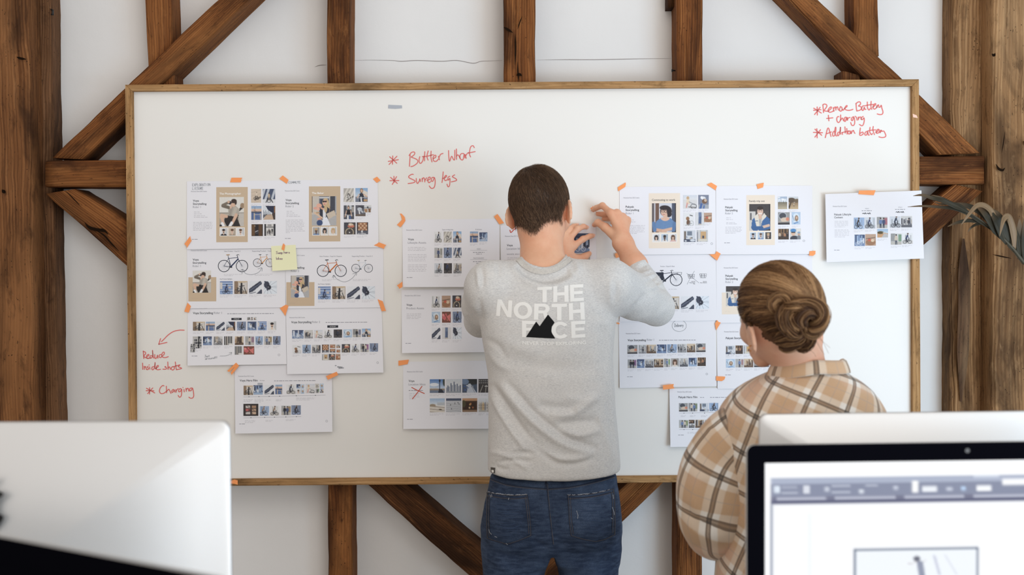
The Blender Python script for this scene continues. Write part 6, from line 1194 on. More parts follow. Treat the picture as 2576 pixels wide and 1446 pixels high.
# ------------------------------------------------------------------ the man
pv3 = lambda x, y, Y: np.array(P(x, y, Y))
hh = lambda x, y, Y: np.array(P(1400 + x / 7.23, 490 + y / 7.23, Y))       # points read off the close-up of the hands
Hc = pv3(1358, 511, -0.37); HR = frame(-14, -5, -12)
hl = lambda x, y, z: Hc + HR @ np.array((x, y, z))
neck = [hl(0, -.024, -.055), pv3(1364, 640, -.405), pv3(1369, 700, -.43)]; neck_r = [.0525, .0540, .056]
R_sh, R_el, R_wr = pv3(1535, 716, -.47), pv3(1652, 774, -.26), hh(1215, 880, -.115)
L_sh, L_el, L_wr = pv3(1232, 726, -.47), pv3(1209, 806, -.22), hh(120, 1170, -.066)
rad_f = [.0100, .0092, .0082, .0070]
RF = {'index': [hh(985, 330, -.092), hh(835, 195, -.062), hh(725, 235, -.034), hh(668, 275, -.018)], 'middle': [hh(1100, 330, -.086), hh(980, 320, -.036), hh(850, 355, -.020), hh(750, 345, -.016)],
      'ring': [hh(1200, 400, -.078), hh(1090, 410, -.030), hh(950, 430, -.018), hh(860, 440, -.016)], 'little': [hh(1285, 460, -.072), hh(1200, 480, -.034), hh(1090, 505, -.022), hh(1010, 510, -.02)]}
RT = [hh(1130, 810, -.105), hh(885, 590, -.072), hh(755, 505, -.044), hh(692, 545, -.024)]
LF = {'index': [hh(310, 930, -.048), hh(480, 805, -.038), hh(600, 755, -.024), hh(660, 742, -.0155)], 'middle': [hh(230, 800, -.046), hh(385, 620, -.040), hh(490, 575, -.026), hh(545, 590, -.0155)],
      'ring': [hh(140, 745, -.044), hh(235, 625, -.036), hh(315, 575, -.024), hh(365, 555, -.0155)], 'little': [hh(70, 760, -.04), hh(100, 650, -.032), hh(140, 590, -.022), hh(170, 560, -.0155)]}
LT = [hh(180, 1120, -.062), hh(400, 1165, -.040), hh(520, 1120, -.027), hh(595, 1068, -.0175)]
def hand(p, fingers, thumb, wrist, elbow, spread):
    d = None
    ws = [wrist + spread * s for s in (-.6, -.2, .25, .65)]
    for (k, f), w in zip(fingers.items(), ws):
        e = chain(p, f, rad_f if k != 'little' else [r * .85 for r in rad_f], .004)
        m = cone(p, w, f[0], .0155, .0115); e = smin(e, m, .008)
        d = e if d is None else np.minimum(d, e)
    pal = None
    for f, w in zip(list(fingers.values()), ws):
        m = cone(p, w, f[0] * .94 + w * .06, .0150, .0112); pal = m if pal is None else smin(pal, m, .016)
    d = smin(d, pal, .006)
    d = smin(d, chain(p, thumb, [.0165, .0125, .0105, .0080], .006), .010)
    for f in fingers.values():                              # knuckles
        d = smin(d, np.linalg.norm(p - f[1].astype(np.float32), axis=1) - .0092, .004)
    fa = wrist + (elbow - wrist) * .35
    d = smin(d, cone(p, wrist + spread * .35, fa, .0190, .030), .02); d = smin(d, cone(p, wrist - spread * .35, fa, .0190, .030), .02)
    return smin(d, cone(p, fa, elbow, .032, .036), .02)
dirR = (hh(1310, 845, -.10) - hh(1080, 850, -.12)); dirR = -dirR / np.linalg.norm(dirR) * .024
dirL = (hh(60, 1090, -.06) - hh(190, 1260, -.06)); dirL = -dirL / np.linalg.norm(dirL) * .022
hipL, hipR = pv3(1300, 1300, -.42), pv3(1476, 1300, -.42); kneeL, kneeR = pv3(1286, 1690, -.42), pv3(1492, 1690, -.43)
ankL, ankR = np.array((kneeL[0] - .01, -.46, .10)), np.array((kneeR[0] + .01, -.46, .10))
def man_body(p):
    q = (p - Hc.astype(np.float32)) @ HR.astype(np.float32)
    d = np.full(len(p), 9.0, np.float32)
    near = np.linalg.norm(q, axis=1) < .32; d = np.linalg.norm(q, axis=1).astype(np.float32) - .15
    if near.any(): d[near] = head(q[near])
    d = smin(d, chain(p, neck, neck_r, .02), .022)
    d = smin(d, cone(p, pv3(1369, 690, -.44), pv3(1262, 722, -.46), .045, .042), .04); d = smin(d, cone(p, pv3(1369, 690, -.44), pv3(1510, 722, -.46), .045, .042), .04)
    d = smin(d, chain(p, [pv3(1372, 800, -.42), pv3(1385, 1000, -.42), pv3(1390, 1240, -.42)], [.092, .092, .11], .04), .05)
    for s, e in ((R_sh, R_el), (L_sh, L_el)): d = smin(d, cone(p, s, e, .048, .038), .03)
    d = smin(d, hand(p, RF, RT, R_wr, R_el, dirR), .006); d = smin(d, hand(p, LF, LT, L_wr, L_el, dirL), .006)
    for a, b, c in ((hipL, kneeL, ankL), (hipR, kneeR, ankR)): d = smin(d, chain(p, [a, b, c], [.075, .048, .036], .02), .03)
    return d
man = empty('person', (float((ankL[0] + ankR[0]) / 2), -.45, 0), 'person with short brown hair, grey long-sleeved top and jeans, taping a sheet to the board', 'person')
V, Q = surface(man_body, (-.16, -.66, 0.02), (.50, -.005, 1.80), .0032); V = relax(V, Q, 1, .35); NV_ = normals(V, Q)
npmesh('body', V, Q, M['skin_man'], man)
# hair: close cap and short strands
q = (V - Hc) @ HR; x, y, z = q.T
zl = np.where(y < -.015, -.072 - .036 * np.exp(-((x + .006) / .030) ** 2), np.interp(y, [-.015, .0, .03, .06, .09], [-.080, -.022, -.035, .030, .058]))
wgt = np.clip((z - zl) / .024, 0, 1); wgt *= (np.linalg.norm(q, axis=1) < .15)
for s in (-1, 1):
    de = np.hypot((y + .006) / .024, (z + .034) / .036); wgt = np.where((np.sign(x) == s) & (np.abs(x) > .058) & (de < 1.25), wgt * np.clip((de - 1.0) / .25, 0, 1), wgt)
keep = (wgt[Q] > 0.02).any(1); fq = Q[keep]; used = np.unique(fq); mp = -np.ones(len(V), int); mp[used] = np.arange(len(used))
cap = V[used] + NV_[used] * (0.0065 * wgt[used] * np.clip((z[used] + .11) / .10, .25, 1))[:, None]
base = s2l((74, 55, 42)); capcol = base[None] * (0.6 + 0.2 * np.random.RandomState(1).rand(len(used), 1)); sk_c = s2l((224, 170, 140)); fade = np.clip(wgt[used] * 1.25 - .12, 0, 1)[:, None] ** 1.2; capcol = capcol * fade + sk_c * (1 - fade)
hair_o = npmesh('hair', cap, mp[fq], M['hair'], man, True, capcol)
rt, fi = sample(V, Q, wgt ** 1.5, 20000, 3); Nr = NV_[Q[fi]].mean(1); Nr /= np.linalg.norm(Nr, axis=1, keepdims=True)
rq = (rt - Hc) @ HR; crown = np.array((-.004, -.052, .078)); fl_ = rq - crown; fl_ /= np.linalg.norm(fl_, axis=1, keepdims=True) + 1e-9
fl_ += np.array((0, 0, -.6)) + np.cross(np.array((0, -.5, .85)), fl_) * .35; fl_ += np.exp(-(np.linalg.norm(rq - crown, axis=1, keepdims=True) / .022) ** 2) * np.array((1.1, -.5, 0)); rng = np.random.RandomState(8); fl_ += rng.randn(*fl_.shape) * .32
dr = fl_ @ HR.T; dr -= Nr * (dr * Nr).sum(1, keepdims=True); dr /= np.linalg.norm(dr, axis=1, keepdims=True) + 1e-9
ln = np.interp(rq[:, 2], [-.11, -.07, -.02, .06], [.005, .010, .018, .022]) * (0.7 + .6 * rng.rand(len(rt)))
hc = s2l((92, 69, 52))[None] * (0.45 + 1.15 * rng.rand(len(rt), 1) ** 1.6); hl_ = rng.rand(len(rt)) < .10; hc[hl_] = s2l((140, 110, 84)) * (0.6 + .5 * rng.rand(hl_.sum(), 1))
strands('hair_strands', rt + Nr * .003, dr, Nr, ln, .00055, hc, hair_o, .40, .50)
for s in (-1, 1):
    bm = bmesh.new(); bmesh.ops.create_uvsphere(bm, u_segments=16, v_segments=10, radius=.0115); me = bpy.data.meshes.new('eye'); bm.to_mesh(me); bm.free(); o = link('eye', me, M['eye'], None, True); o.location = hl(s*.031, .080, -.013); o.parent = man; o.matrix_parent_inverse = man.matrix_world.inverted()
# finger nails that face the camera
def nail(tip, prev, parent, w=.0052):
    d = tip - prev; d /= np.linalg.norm(d); nn = np.array((0, -1, .15)); nn -= d * (nn @ d); nn /= np.linalg.norm(nn); s = np.cross(d, nn); c = tip + nn * .0066 - d * .001
    pts = [c + d*.0062*math.sin(a)*1.0 + s*w*math.cos(a) - nn*abs(math.cos(a))**2*.0016 for a in np.linspace(0, 2*math.pi, 14, endpoint=False)]
    mesh('fingernail', [c + nn*.0006] + pts, [(0, 1 + k, 1 + (k + 1) % 14) for k in range(14)], M['nail'], parent, True)
for f in (LF['index'], LF['middle'], LF['ring'], LT): nail(f[-1], f[-2], man)
nail(RT[-1], RT[-2], man)

# sweater
def rows_of(tab, Y):
    out = []
    for y, l, r, b in tab: a, c = pv3(l, y, Y), pv3(r, y, Y); out.append(((a[2] + c[2]) / 2, (a[0] + c[0]) / 2, Y, (c[0] - a[0]) / 2, b))
    return out
SW = rows_of([(650, 1324, 1414, .058), (664, 1296, 1444, .066), (680, 1258, 1500, .084), (700, 1228, 1535, .10), (730, 1207, 1553, .115), (770, 1203, 1552, .124), (812, 1207, 1548, .127), (850, 1213, 1545, .125), (900, 1221, 1542, .121), (940, 1227, 1543, .119), (1000, 1228, 1546, .118), (1080, 1229, 1552, .121), (1150, 1227, 1558, .126), (1225, 1226, 1563, .129)], -.43)
cuffR = R_wr + (R_el - R_wr) * .30; cuffL = L_wr + (L_el - L_wr) * .30
def sweater(p):
    d = loft(p, SW, 2.5)
    d = smin(d, cone(p, pv3(1338, 692, -.445), pv3(1240, 716, -.465), .047, .060), .03); d = smin(d, cone(p, pv3(1402, 692, -.445), pv3(1525, 714, -.465), .047, .061), .03)
    d = smin(d, chain(p, [R_sh, R_sh * .5 + R_el * .5, R_el], [.066, .060, .051], .02), .022)
    d = smin(d, chain(p, [L_sh, L_sh * .5 + L_el * .5, L_el], [.067, .060, .047], .02), .022)
    e = chain(p, [R_el, R_el * .55 + cuffR * .45, cuffR], [.050, .046, .0335], .01); d = smin(d, e, .008)
    e = chain(p, [L_el, L_el * .55 + cuffL * .45, cuffL], [.047, .043, .033], .01); d = smin(d, e, .008)
    for c, w, el in ((cuffR, R_wr, R_el), (cuffL, L_wr, L_el)):   # cut the sleeve square at the cuff
        ax_ = (w - el) / np.linalg.norm(w - el); cut = -(((p - c.astype(np.float32)) @ ax_.astype(np.float32)) - .004)
        nr_ = np.linalg.norm(p - c.astype(np.float32), axis=1) < .055; d = np.where(nr_, smax(d, -cut, .003), d)
    nk = chain(p, [pv3(1364, 580, -.395), pv3(1366, 622, -.425), pv3(1367, 641, -.458)], [.060, .0585, .0525], .01)
    d = smax(d, (HEMZ - .007 * np.clip(1 - ((p[:, 0] - HEMX) / .17) ** 2, 0, 1)) - p[:, 2], .006)
    return smax(d, -nk, .006)
HEMZ = pv3(1395, 1195, -.5)[2]; HEMX = pv3(1395, 1195, -.43)[0]
V, Q = surface(sweater, (-.18, -.68, .95), (.52, -.02, 1.60), .0042); V = relax(V, Q, 2, .4)
V2 = relax(V, Q, 8, .5); m_ = np.clip((HEMZ + .03 - V[:, 2]) / .02, 0, 1)[:, None]; V = V * (1 - m_) + V2 * m_; N_ = normals(V, Q)
z2 = lambda s: [[(1160 + a / 4.518, 640 + b / 4.518) for a, b in st] for st in parse(s)][0]
z1 = lambda s: [[(1160 + a / 4.518, 400 + b / 4.518) for a, b in st] for st in parse(s)][0]
z3 = lambda s: [[(1190 + a / 2.858, 940 + b / 2.858) for a, b in st] for st in parse(s)][0]
FOLD = [(z1('650,1190 760,1290 900,1340 1050,1345 1240,1290'), 13, -11), (z1('560,1200 700,1350 900,1440 1100,1440 1300,1330'), 11, 4.0), (z2('1280,60 1330,160 1300,230'), 9, 3), (z2('640,60 680,170 760,230'), 8, -2.5),
 (z2('170,140 190,260 200,380'), 6, 3), (z2('230,120 250,260 240,380'), 6, -3), (z2('410,80 425,160 420,260'), 5, -2.5), (z2('60,700 130,800 220,900'), 7, -4), (z2('120,560 180,700 210,860'), 8, 3.5), (z2('210,500 230,700 240,900'), 7, -3),
 (z2('1760,760 1900,660 2040,520 2090,440'), 9, -4.5), (z2('1740,700 1880,600 2000,480'), 10, 3), (z2('1800,790 1960,760 2200,700 2400,560'), 12, 3), (z2('1750,300 1760,420 1740,560'), 9, -2.5), (z2('1700,240 1690,400 1700,560'), 9, 2),
 (z2('2060,330 2150,290 2260,200'), 5, -3), (z2('2110,390 2220,370 2330,300'), 5, 3), (z2('2160,420 2290,390 2390,400'), 5, -3.5), (z2('2010,160 2110,110 2180,90'), 5, -2.5), (z2('2020,230 2130,190 2220,150'), 5, 2.5), (z2('2060,280 2160,240 2250,210'), 4, 2), (z2('1990,110 2080,70 2140,40'), 4, 2),
 (z2('1640,760 1690,900 1700,1100 1690,1300'), 12, 3), (z2('1600,800 1640,1000 1640,1300'), 12, -2.5), (z2('270,960 420,1040 520,1200'), 10, -3), (z2('300,1100 420,1240 560,1320'), 10, 2.5), (z2('500,1150 800,1250 1200,1300 1500,1260'), 22, -3), (z2('450,900 650,1060 900,1100'), 16, 2),
 (z3('130,70 230,220 330,370 430,490 600,640'), 10, -8), (z3('120,150 200,280 300,440 380,560'), 8, 4.5), (z3('190,60 330,230 450,360 640,500 860,575'), 12, 7), (z3('240,60 420,260 560,380 720,480 900,540'), 10, -7.5), (z3('360,420 460,520 620,610 850,600'), 8, 5), (z3('200,230 260,340 330,460'), 8, -4.5),
 (z3('460,225 600,250 740,260'), 13, -6), (z3('560,290 720,280 890,160'), 12, 6), (z3('600,370 760,350 900,335'), 12, -6.5), (z3('600,410 760,440 910,400'), 11, 6), (z3('650,170 800,190 920,150'), 11, 2.5), (z3('580,640 720,650 880,600'), 7, -4), (z3('150,640 280,620 430,630'), 5, -4), (z3('280,570 360,565 430,575'), 5, -3.5), (z3('110,560 240,590 400,690'), 6, 3), (z3('130,650 200,680 260,690'), 5, -3), (z3('900,300 960,480 1000,640'), 9, 3), (z3('960,150 990,350 1020,560'), 6, -3)]
V = folds(V, N_, [(a_, b_ * .9, c_ * 1.45) for a_, b_, c_ in FOLD]); N_ = normals(V, Q)
V += N_ * np.array([mnoise.noise(Vector(v * 9)) * .0022 + mnoise.noise(Vector(v * 24)) * .0009 for v in V])[:, None]
M['jersey'] = mat('grey_marl_jersey', rough=0.9, spec=0.1); n = NT(M['jersey']); tc = n.new('TexCoord').outputs['Object']
g1 = n.noise(n.mapping(tc, (170, 170, 900)), 1.0, 3, .6); g2 = n.noise(n.mapping(tc, (260, 260, 700), (4, 1, 2)), 1.0, 2, .6); g3 = n.noise(n.mapping(tc, (14, 14, 40)), 1.0, 3)
c = n.ramp(g1, [(0.25, srgb(184, 182, 181)), (0.5, srgb(210, 208, 206)), (0.72, srgb(229, 227, 223))]); c = n.mix(n.ramp(g2, [(0.62, (0,)*3), (0.75, (.55,)*3)]), c, srgb(158, 157, 157)); c = n.mix(n.ramp(g3, [(0.4, (0,)*3), (0.7, (.3,)*3)]), c, srgb(222, 217, 211)); n.color(c)
n.bump(n.noise(n.mapping(tc, (500, 500, 900)), 1.0, 2), 0.15, 0.0015); n.b.inputs['Sheen Weight'].default_value = 0.15
sw = npmesh('sweater', V, Q, M['jersey'], man); SK = Skin(V, Q)
M['rib'] = mat('ribbed_collar', rough=0.9, spec=0.1); n = NT(M['rib']); tc = n.new('TexCoord').outputs['Object']; n.color(n.ramp(n.noise(n.mapping(tc, (420, 420, 700)), 1.0, 3, .6), [(0.3, srgb(182, 179, 174)), (0.65, srgb(218, 213, 206))]))
vs = []; fs = []; m_ = 40; cc = pv3(1369, 653, -.418)
for i in range(m_):
    a = 2 * math.pi * i / m_; ca, sa = math.cos(a), math.sin(a); c0 = cc + np.array((.0590 * ca, .0670 * sa, .006 - .030 * max(0, -sa) ** 1.4 - .045 * max(0, sa) ** 1.3)); out_ = np.array((ca, sa, .25)); out_ /= np.linalg.norm(out_); up_ = np.array((-.25 * ca, -.25 * sa, 1)); up_ /= np.linalg.norm(up_)
    for k in range(8): b_ = 2 * math.pi * k / 8; vs.append(c0 + out_ * .0032 * math.cos(b_) + up_ * .0085 * math.sin(b_))
fs = [(i*8+k, ((i+1) % m_)*8+k, ((i+1) % m_)*8+(k+1) % 8, i*8+(k+1) % 8) for i in range(m_) for k in range(8)]
mesh('collar', vs, fs, M['rib'], sw, True)
cloth_lines(SK, [[(1301, 651), (1316, 665), (1340, 679), (1367, 684), (1396, 678), (1420, 664), (1438, 649)]], 12, 'collar_rib', M['rib'], sw, .0022, 8)
# printed lettering on the back
M['white_print'] = mat('white_print', srgb(240, 238, 234), 0.8, spec=0.1); M['black_print'] = mat('black_print', srgb(30, 30, 31), 0.8, spec=0.1)
def bar(x0, y0, x1, y1): return [(x0, y0), (x1, y0), (x1, y1), (x0, y1)]
def arc(cx, cy, rx, ry, ix, iy, a0, a1, k=14): return [[(cx + rx*math.cos(R(a)), cy + ry*math.sin(R(a))), (cx + rx*math.cos(R(b)), cy + ry*math.sin(R(b))), (cx + ix*math.cos(R(b)), cy + iy*math.sin(R(b))), (cx + ix*math.cos(R(a)), cy + iy*math.sin(R(a)))] for a, b in zip(np.linspace(a0, a1, k + 1)[:-1], np.linspace(a0, a1, k + 1)[1:])]
GL = {'T': [bar(0, 0, 1, .2), bar(.35, .2, .65, 1)], 'H': [bar(0, 0, .27, 1), bar(.73, 0, 1, 1), bar(.27, .4, .73, .6)], 'E': [bar(0, 0, .3, 1), bar(.3, 0, 1, .2), bar(.3, .4, .94, .58), bar(.3, .8, 1, 1)], 'F': [bar(0, 0, .3, 1), bar(.3, 0, 1, .2), bar(.3, .42, .86, .6)], 'N': [bar(0, 0, .26, 1), bar(.74, 0, 1, 1), [(.26, 0), (.30, .02), (.74, .95), (.74, 1.0)], [(.0, 0), (.28, 0), (1, 1), (.72, 1)]],
      'O': arc(.5, .5, .5, .52, .26, .32, 0, 360, 36), 'C': arc(.5, .5, .5, .52, .26, .32, 40, 320, 30), 'R': [bar(0, 0, .28, 1), bar(.28, 0, .62, .19), bar(.28, .42, .62, .60)] + arc(.62, .30, .36, .30, .10, .11, -90, 90, 12) + [[(.55, .56), (.8, .54), (1.0, 1), (.70, 1)]]}
def glyph(quads, tl, tr, br, bl, name, m, lvl=1):
    mp_ = lambda u, v: np.array(tl)*(1-u)*(1-v) + np.array(tr)*u*(1-v) + np.array(br)*u*v + np.array(bl)*(1-u)*v
    vs = []; fs = []
    for li, qd in enumerate(quads):
        k = 8 if len(quads) < 8 else 3
        a, b, c, d = (np.array(z_) for z_ in qd); b0 = len(vs); ok = True
        for j in range(k + 1):
            for i in range(k + 1):
                u, v = i / k, j / k; uv = (a*(1-u) + b*u)*(1-v) + (d*(1-u) + c*u)*v; pp = mp_(*uv); h = SK.at(1160 + pp[0]/4.518, 640 + pp[1]/4.518, .0004 + .00006*li*(len(quads) < 8) + lvl*.0002); vs.append(h if h else Vector((0, -.5, 1.2)))
        fs += [(b0 + j*(k+1) + i, b0 + (j+1)*(k+1) + i, b0 + (j+1)*(k+1) + i + 1, b0 + j*(k+1) + i + 1) for j in range(k) for i in range(k)]
    return mesh(name, vs, fs, M[m], sw)
for ch, *qq in (('T', (866, 372), (1033, 366), (1030, 542), (866, 546)), ('H', (1047, 362), (1217, 350), (1222, 537), (1046, 543)), ('E', (1236, 345), (1387, 338), (1394, 527), (1240, 537)), ('N', (413, 507), (583, 525), (572, 716), (396, 697)), ('O', (597, 542), (808, 545), (808, 732), (597, 728)), ('R', (832, 558), (1012, 562), (1005, 745), (826, 740)), ('T', (1028, 563), (1203, 558), (1200, 745), (1030, 748)), ('H', (1222, 555), (1397, 543), (1407, 738), (1226, 746)), ('F', (692, 752), (855, 757), (850, 940), (692, 940)), ('C', (1027, 766), (1232, 768), (1232, 953), (1027, 953)), ('E', (1248, 760), (1410, 752), (1410, 940), (1253, 950))):
    glyph(GL[ch], *qq, 'printed_letter', 'white_print')
glyph([[(737, 938), (853, 762), (893, 815), (906, 947)], [(893, 815), (987, 682), (1040, 745), (906, 947)], [(906, 947), (1040, 745), (1062, 772), (1030, 820)], [(906, 947), (1030, 820), (1024, 880), (1070, 955)]], (0, 0), (1, 0), (1, 1), (0, 1), 'mountain_emblem', 'black_print', 2)
v_, f_ = text_mesh('NEVER STOP EXPLORING', .022); kx_ = (1418 - 697) / (v_[:, 0].max() - v_[:, 0].min()); vs = []
for p_ in v_:
    u = (p_[0] - v_[:, 0].min()) * kx_; yb = 1020 + 12 * math.sin(u / 721 * math.pi) - 4 * (u / 721); vs.append(SK.at(1160 + (697 + u)/4.518, 640 + (yb - p_[1] * 37 / .7)/4.518, .0006))
mesh('printed_slogan', vs, f_, M['white_print'], sw)
M['seam'] = mat('seam_thread', srgb(150, 147, 144), 0.9, spec=0.05)
cloth_lines(SK, [[(1229, 1178), (1300, 1188), (1390, 1193), (1480, 1191), (1559, 1183)]], 1.6, 'hem_seam', M['seam'], sw, .0006)
M['label'] = mat('woven_label', srgb(84, 78, 74), 0.8)
lab = [SK.at(x, y, .0022) for x, y in ((1236, 1175), (1247, 1177), (1246, 1190), (1237, 1188))]
if all(lab): mesh('hem_label', lab + [v + Vector((0, .001, 0)) for v in lab], [(0, 3, 2, 1), (4, 5, 6, 7), (0, 1, 5, 4), (1, 2, 6, 5), (2, 3, 7, 6), (3, 0, 4, 7)], M['label'], sw)
lab = [SK.at(x, y, .0027) for x, y in ((1238.5, 1181), (1244.5, 1182), (1244, 1188), (1239, 1187))]
if all(lab): mesh('label_print', lab, [(0, 3, 2, 1)], M['white_print'], sw)

# jeans
PEL = rows_of([(1188, 1236, 1550, .112), (1240, 1225, 1556, .116), (1290, 1218, 1559, .118), (1330, 1212, 1560, .115), (1372, 1216, 1556, .10), (1410, 1236, 1540, .08)], -.42)
def jeans(p):
    d = loft(p, PEL, 2.2)
    for b in ((1303, 1305), (1474, 1305)): d = smin(d, ellip(p, pv3(*b, -.455), (.083, .088, .085)), .03)
    zc = pv3(1391, 1373, -.42)[2]
    legs = None
    for pts, rr in (([pv3(1302, 1345, -.42), pv3(1297, 1400, -.42), pv3(1290, 1446, -.42), kneeL, ankL - (0, 0, .03)], [.088, .084, .0745, .062, .056]), ([pv3(1474, 1345, -.42), pv3(1478, 1400, -.42), pv3(1481, 1446, -.42), kneeR, ankR - (0, 0, .03)], [.088, .082, .0735, .062, .056])):
        e = chain(p, pts, rr, .02); legs = e if legs is None else np.minimum(legs, e)
    gap = ellip(p, (pv3(1388, 1500, -.42)[0], -.42, zc - .20), (.022, .3, .20)); d = smax(d, -gap, .015)
    return smin(d, smax(legs, -gap, .006), .022)
V, Q = surface(jeans, (-.16, -.62, .03), (.36, -.24, 1.12), .0045); V = relax(V, Q, 2, .4); N_ = normals(V, Q)
JF = [(z3('540,830 548,960 570,1200'), 7, -4), (z3('110,1230 250,1260 420,1230'), 9, 3), (z3('430,1190 470,1220 540,1240'), 7, -4), (z3('600,1240 700,1210 800,1230'), 7, -3), (z3('800,1230 920,1240 1030,1180'), 9, 3), (z3('90,1330 200,1380 300,1440'), 9, 2.5), (z3('650,1330 760,1380 900,1400'), 10, 2.5), (z3('120,980 220,1000 350,990'), 6, 2), (z3('120,1060 240,1080 380,1050'), 6, -2), (z3('720,1000 850,980 1000,1000'), 6, 2), (z3('730,1080 860,1090 1000,1050'), 6, -2), (z3('180,1290 300,1310 420,1290'), 6, -2.5), (z3('640,1280 800,1300 960,1260'), 6, -2.5), (z3('1010,740 1050,800 1040,900'), 6, 3), (z3('1030,960 1060,1080 1030,1160'), 6, 3.5), (z3('110,760 95,860 80,960'), 6, 3)]
V = folds(V, N_, JF); N_ = normals(V, Q); V += N_ * np.array([mnoise.noise(Vector(v * 22)) * .0016 + mnoise.noise(Vector((v[0] * 30, v[1] * 30, v[2] * 70))) * .0009 for v in V])[:, None]
M['denim'] = mat('blue_denim', rough=0.8, spec=0.15); n = NT(M['denim']); tc = n.new('TexCoord').outputs['Object']
c = n.ramp(n.noise(n.mapping(tc, (9, 9, 6)), 1.0, 4, .6), [(0.3, srgb(32, 42, 60)), (0.5, srgb(46, 59, 82)), (0.72, srgb(76, 93, 120))]); c = n.mix(n.ramp(n.noise(n.mapping(tc, (30, 30, 150)), 1.0, 3, .6), [(0.4, (0,)*3), (0.75, (.55,)*3)]), c, srgb(88, 104, 130)); c = n.mix(n.ramp(n.noise(n.mapping(tc, (900, 900, 250)), 1.0, 1), [(0.4, (.35,)*3), (0.6, (0,)*3)]), c, srgb(28, 38, 58)); n.color(c)
n.bump(n.noise(n.mapping(tc, (420, 420, 260)), 1.0, 2), 0.25, 0.0015)
je = npmesh('jeans', V, Q, M['denim'], man); JK = Skin(V, Q)
M['stitch'] = mat('stitching', srgb(104, 96, 90), 0.8); M['worn'] = mat('worn_denim', srgb(60, 75, 101), 0.85, spec=0.1); M['fray'] = mat('frayed_denim', srgb(176, 181, 190), 0.9); M['denim_dark'] = mat('dark_denim_seam', srgb(30, 39, 60), 0.85)
for pk in ('105,850 200,865 300,872 392,864 404,960 414,1060 420,1163 330,1200 248,1225 170,1205 105,1182 100,1060 102,950', '678,868 790,865 900,850 1008,824 1016,900 1020,1040 1018,1158 950,1190 880,1207 790,1190 703,1165 690,1060 684,960'):
    ol = z3(pk); c = np.mean(ol, 0); vs = []; fs = []; kk = 9; m_ = len(ol)
    for k in range(kk + 1):
        for p_ in ol: q_ = c + (np.array(p_) - c) * (1 - k / kk); h = JK.at(*q_, .0022 if k else .0002) or JK.at(*(c + (q_ - c) * .9), .0022); vs.append(h)
    fs = [(k*m_ + j, k*m_ + (j+1) % m_, (k+1)*m_ + (j+1) % m_, (k+1)*m_ + j) for k in range(kk) for j in range(m_)]
    o = mesh('back_pocket', vs, [tuple(reversed(f)) for f in fs], M['denim'], je, True)
    o['label'] = 'patch pocket with frayed pale top edge'
    nc = [0, 3, 6, 8, 10, len(ol)]
    for i_ in range(5):
        sg = [ol[k_ % len(ol)] for k_ in range(nc[i_], nc[i_ + 1] + 1)]; inn = lambda f: [tuple(c + (np.array(p_) - c) * f) for p_ in sg]
        cloth_lines(JK, [inn(.992)], 1.6, 'pocket_edge', M['denim_dark'], o, .0024, 3); cloth_lines(JK, [inn(.965)], .6, 'stitching', M['stitch'], o, .0029, 3)
        if i_ in (1, 4): cloth_lines(JK, [inn(.885)], .6, 'stitching', M['stitch'], o, .0029, 3); cloth_lines(JK, [inn(.865)], 1.4, 'pocket_edge', M['denim_dark'], o, .0026, 3)
        if i_ == 0: cloth_lines(JK, [[(x_, y_ + 6.5) for x_, y_ in inn(.97)]], 2.6, 'pocket_hem', M['denim_dark'], o, .0026, 3); cloth_lines(JK, [[(x_, y_ + 8.5) for x_, y_ in inn(.97)]], .6, 'stitching', M['stitch'], o, .0029, 3)
    rg = random.Random(len(pk) + 7)
    wk = [[(c[0] + rg.uniform(-42, 0), c[1] + yy), (c[0] + rg.uniform(-8, 8), c[1] + yy + rg.uniform(-4, 6)), (c[0] + rg.uniform(8, 40), c[1] + yy + rg.uniform(-3, 1))] for yy in np.linspace(-36, 38, 13)]
    cloth_lines(JK, wk, 1.5, 'wear_creases', M['worn'], o, .0026, 4)
    rf = random.Random(len(pk)); ed = smooth_path([np.array(v) for v in ol[0:4]], 14)
    cloth_lines(JK, [[tuple(ed[i_] + (0, rf.uniform(-1.2, 1.0))), tuple(ed[i_ + 1] + (0, rf.uniform(-1.0, 1.0))), tuple(ed[min(i_ + 2, len(ed) - 1)] + (rf.uniform(-1, 1), rf.uniform(-1.2, 1.2)))] for i_ in range(len(ed) - 2) if rf.random() < .72], .8, 'frayed_edge', M['fray'], o, .0030, 2)
cloth_lines(JK, [z3('528,765 538,900 556,1080 574,1225')], 1.6, 'centre_seam', M['denim_dark'], je, .0014); cloth_lines(JK, [z3('534,770 545,900 563,1080 580,1225')], .8, 'stitching', M['stitch'], je, .0014)
cloth_lines(JK, [z3('125,752 250,796 400,815 530,824'), z3('540,824 700,812 860,780 1015,738')], 2.2, 'yoke_seam', M['denim_dark'], je, .0014); cloth_lines(JK, [z3('125,760 250,804 400,823 530,832'), z3('540,832 700,820 860,788 1015,746')], .8, 'stitching', M['stitch'], je, .0016)
cloth_lines(JK, [z3(s) for s in ('130,872 136,892', '140,868 142,886', '262,892 258,908', '745,985 755,1015 752,1040', '995,960 1005,990 1010,1015', '985,1035 997,1043', '120,1115 128,1140 140,1152', '160,1165 178,1172', '240,1212 252,1224', '1000,870 1004,900')], .9, 'worn_threads', M['fray'], je, .0031)
b = MB(); a0 = JK.at(1225, 1240, .001)
if a0:
    for k, (dx, dz) in enumerate(((-.024, .004), (-.02, -.006), (-.012, .006))): b.tube([a0, a0 + Vector((dx*.5, -.002, dz + .004)), a0 + Vector((dx, -.001, dz))], [.0012, .001, .0004], 5)
    b.build('loose_threads', M['fray'], je)
cloth_lines(JK, [z3('523,765 528,815')], 6, 'belt_loop', M['denim_dark'], je, .0022)
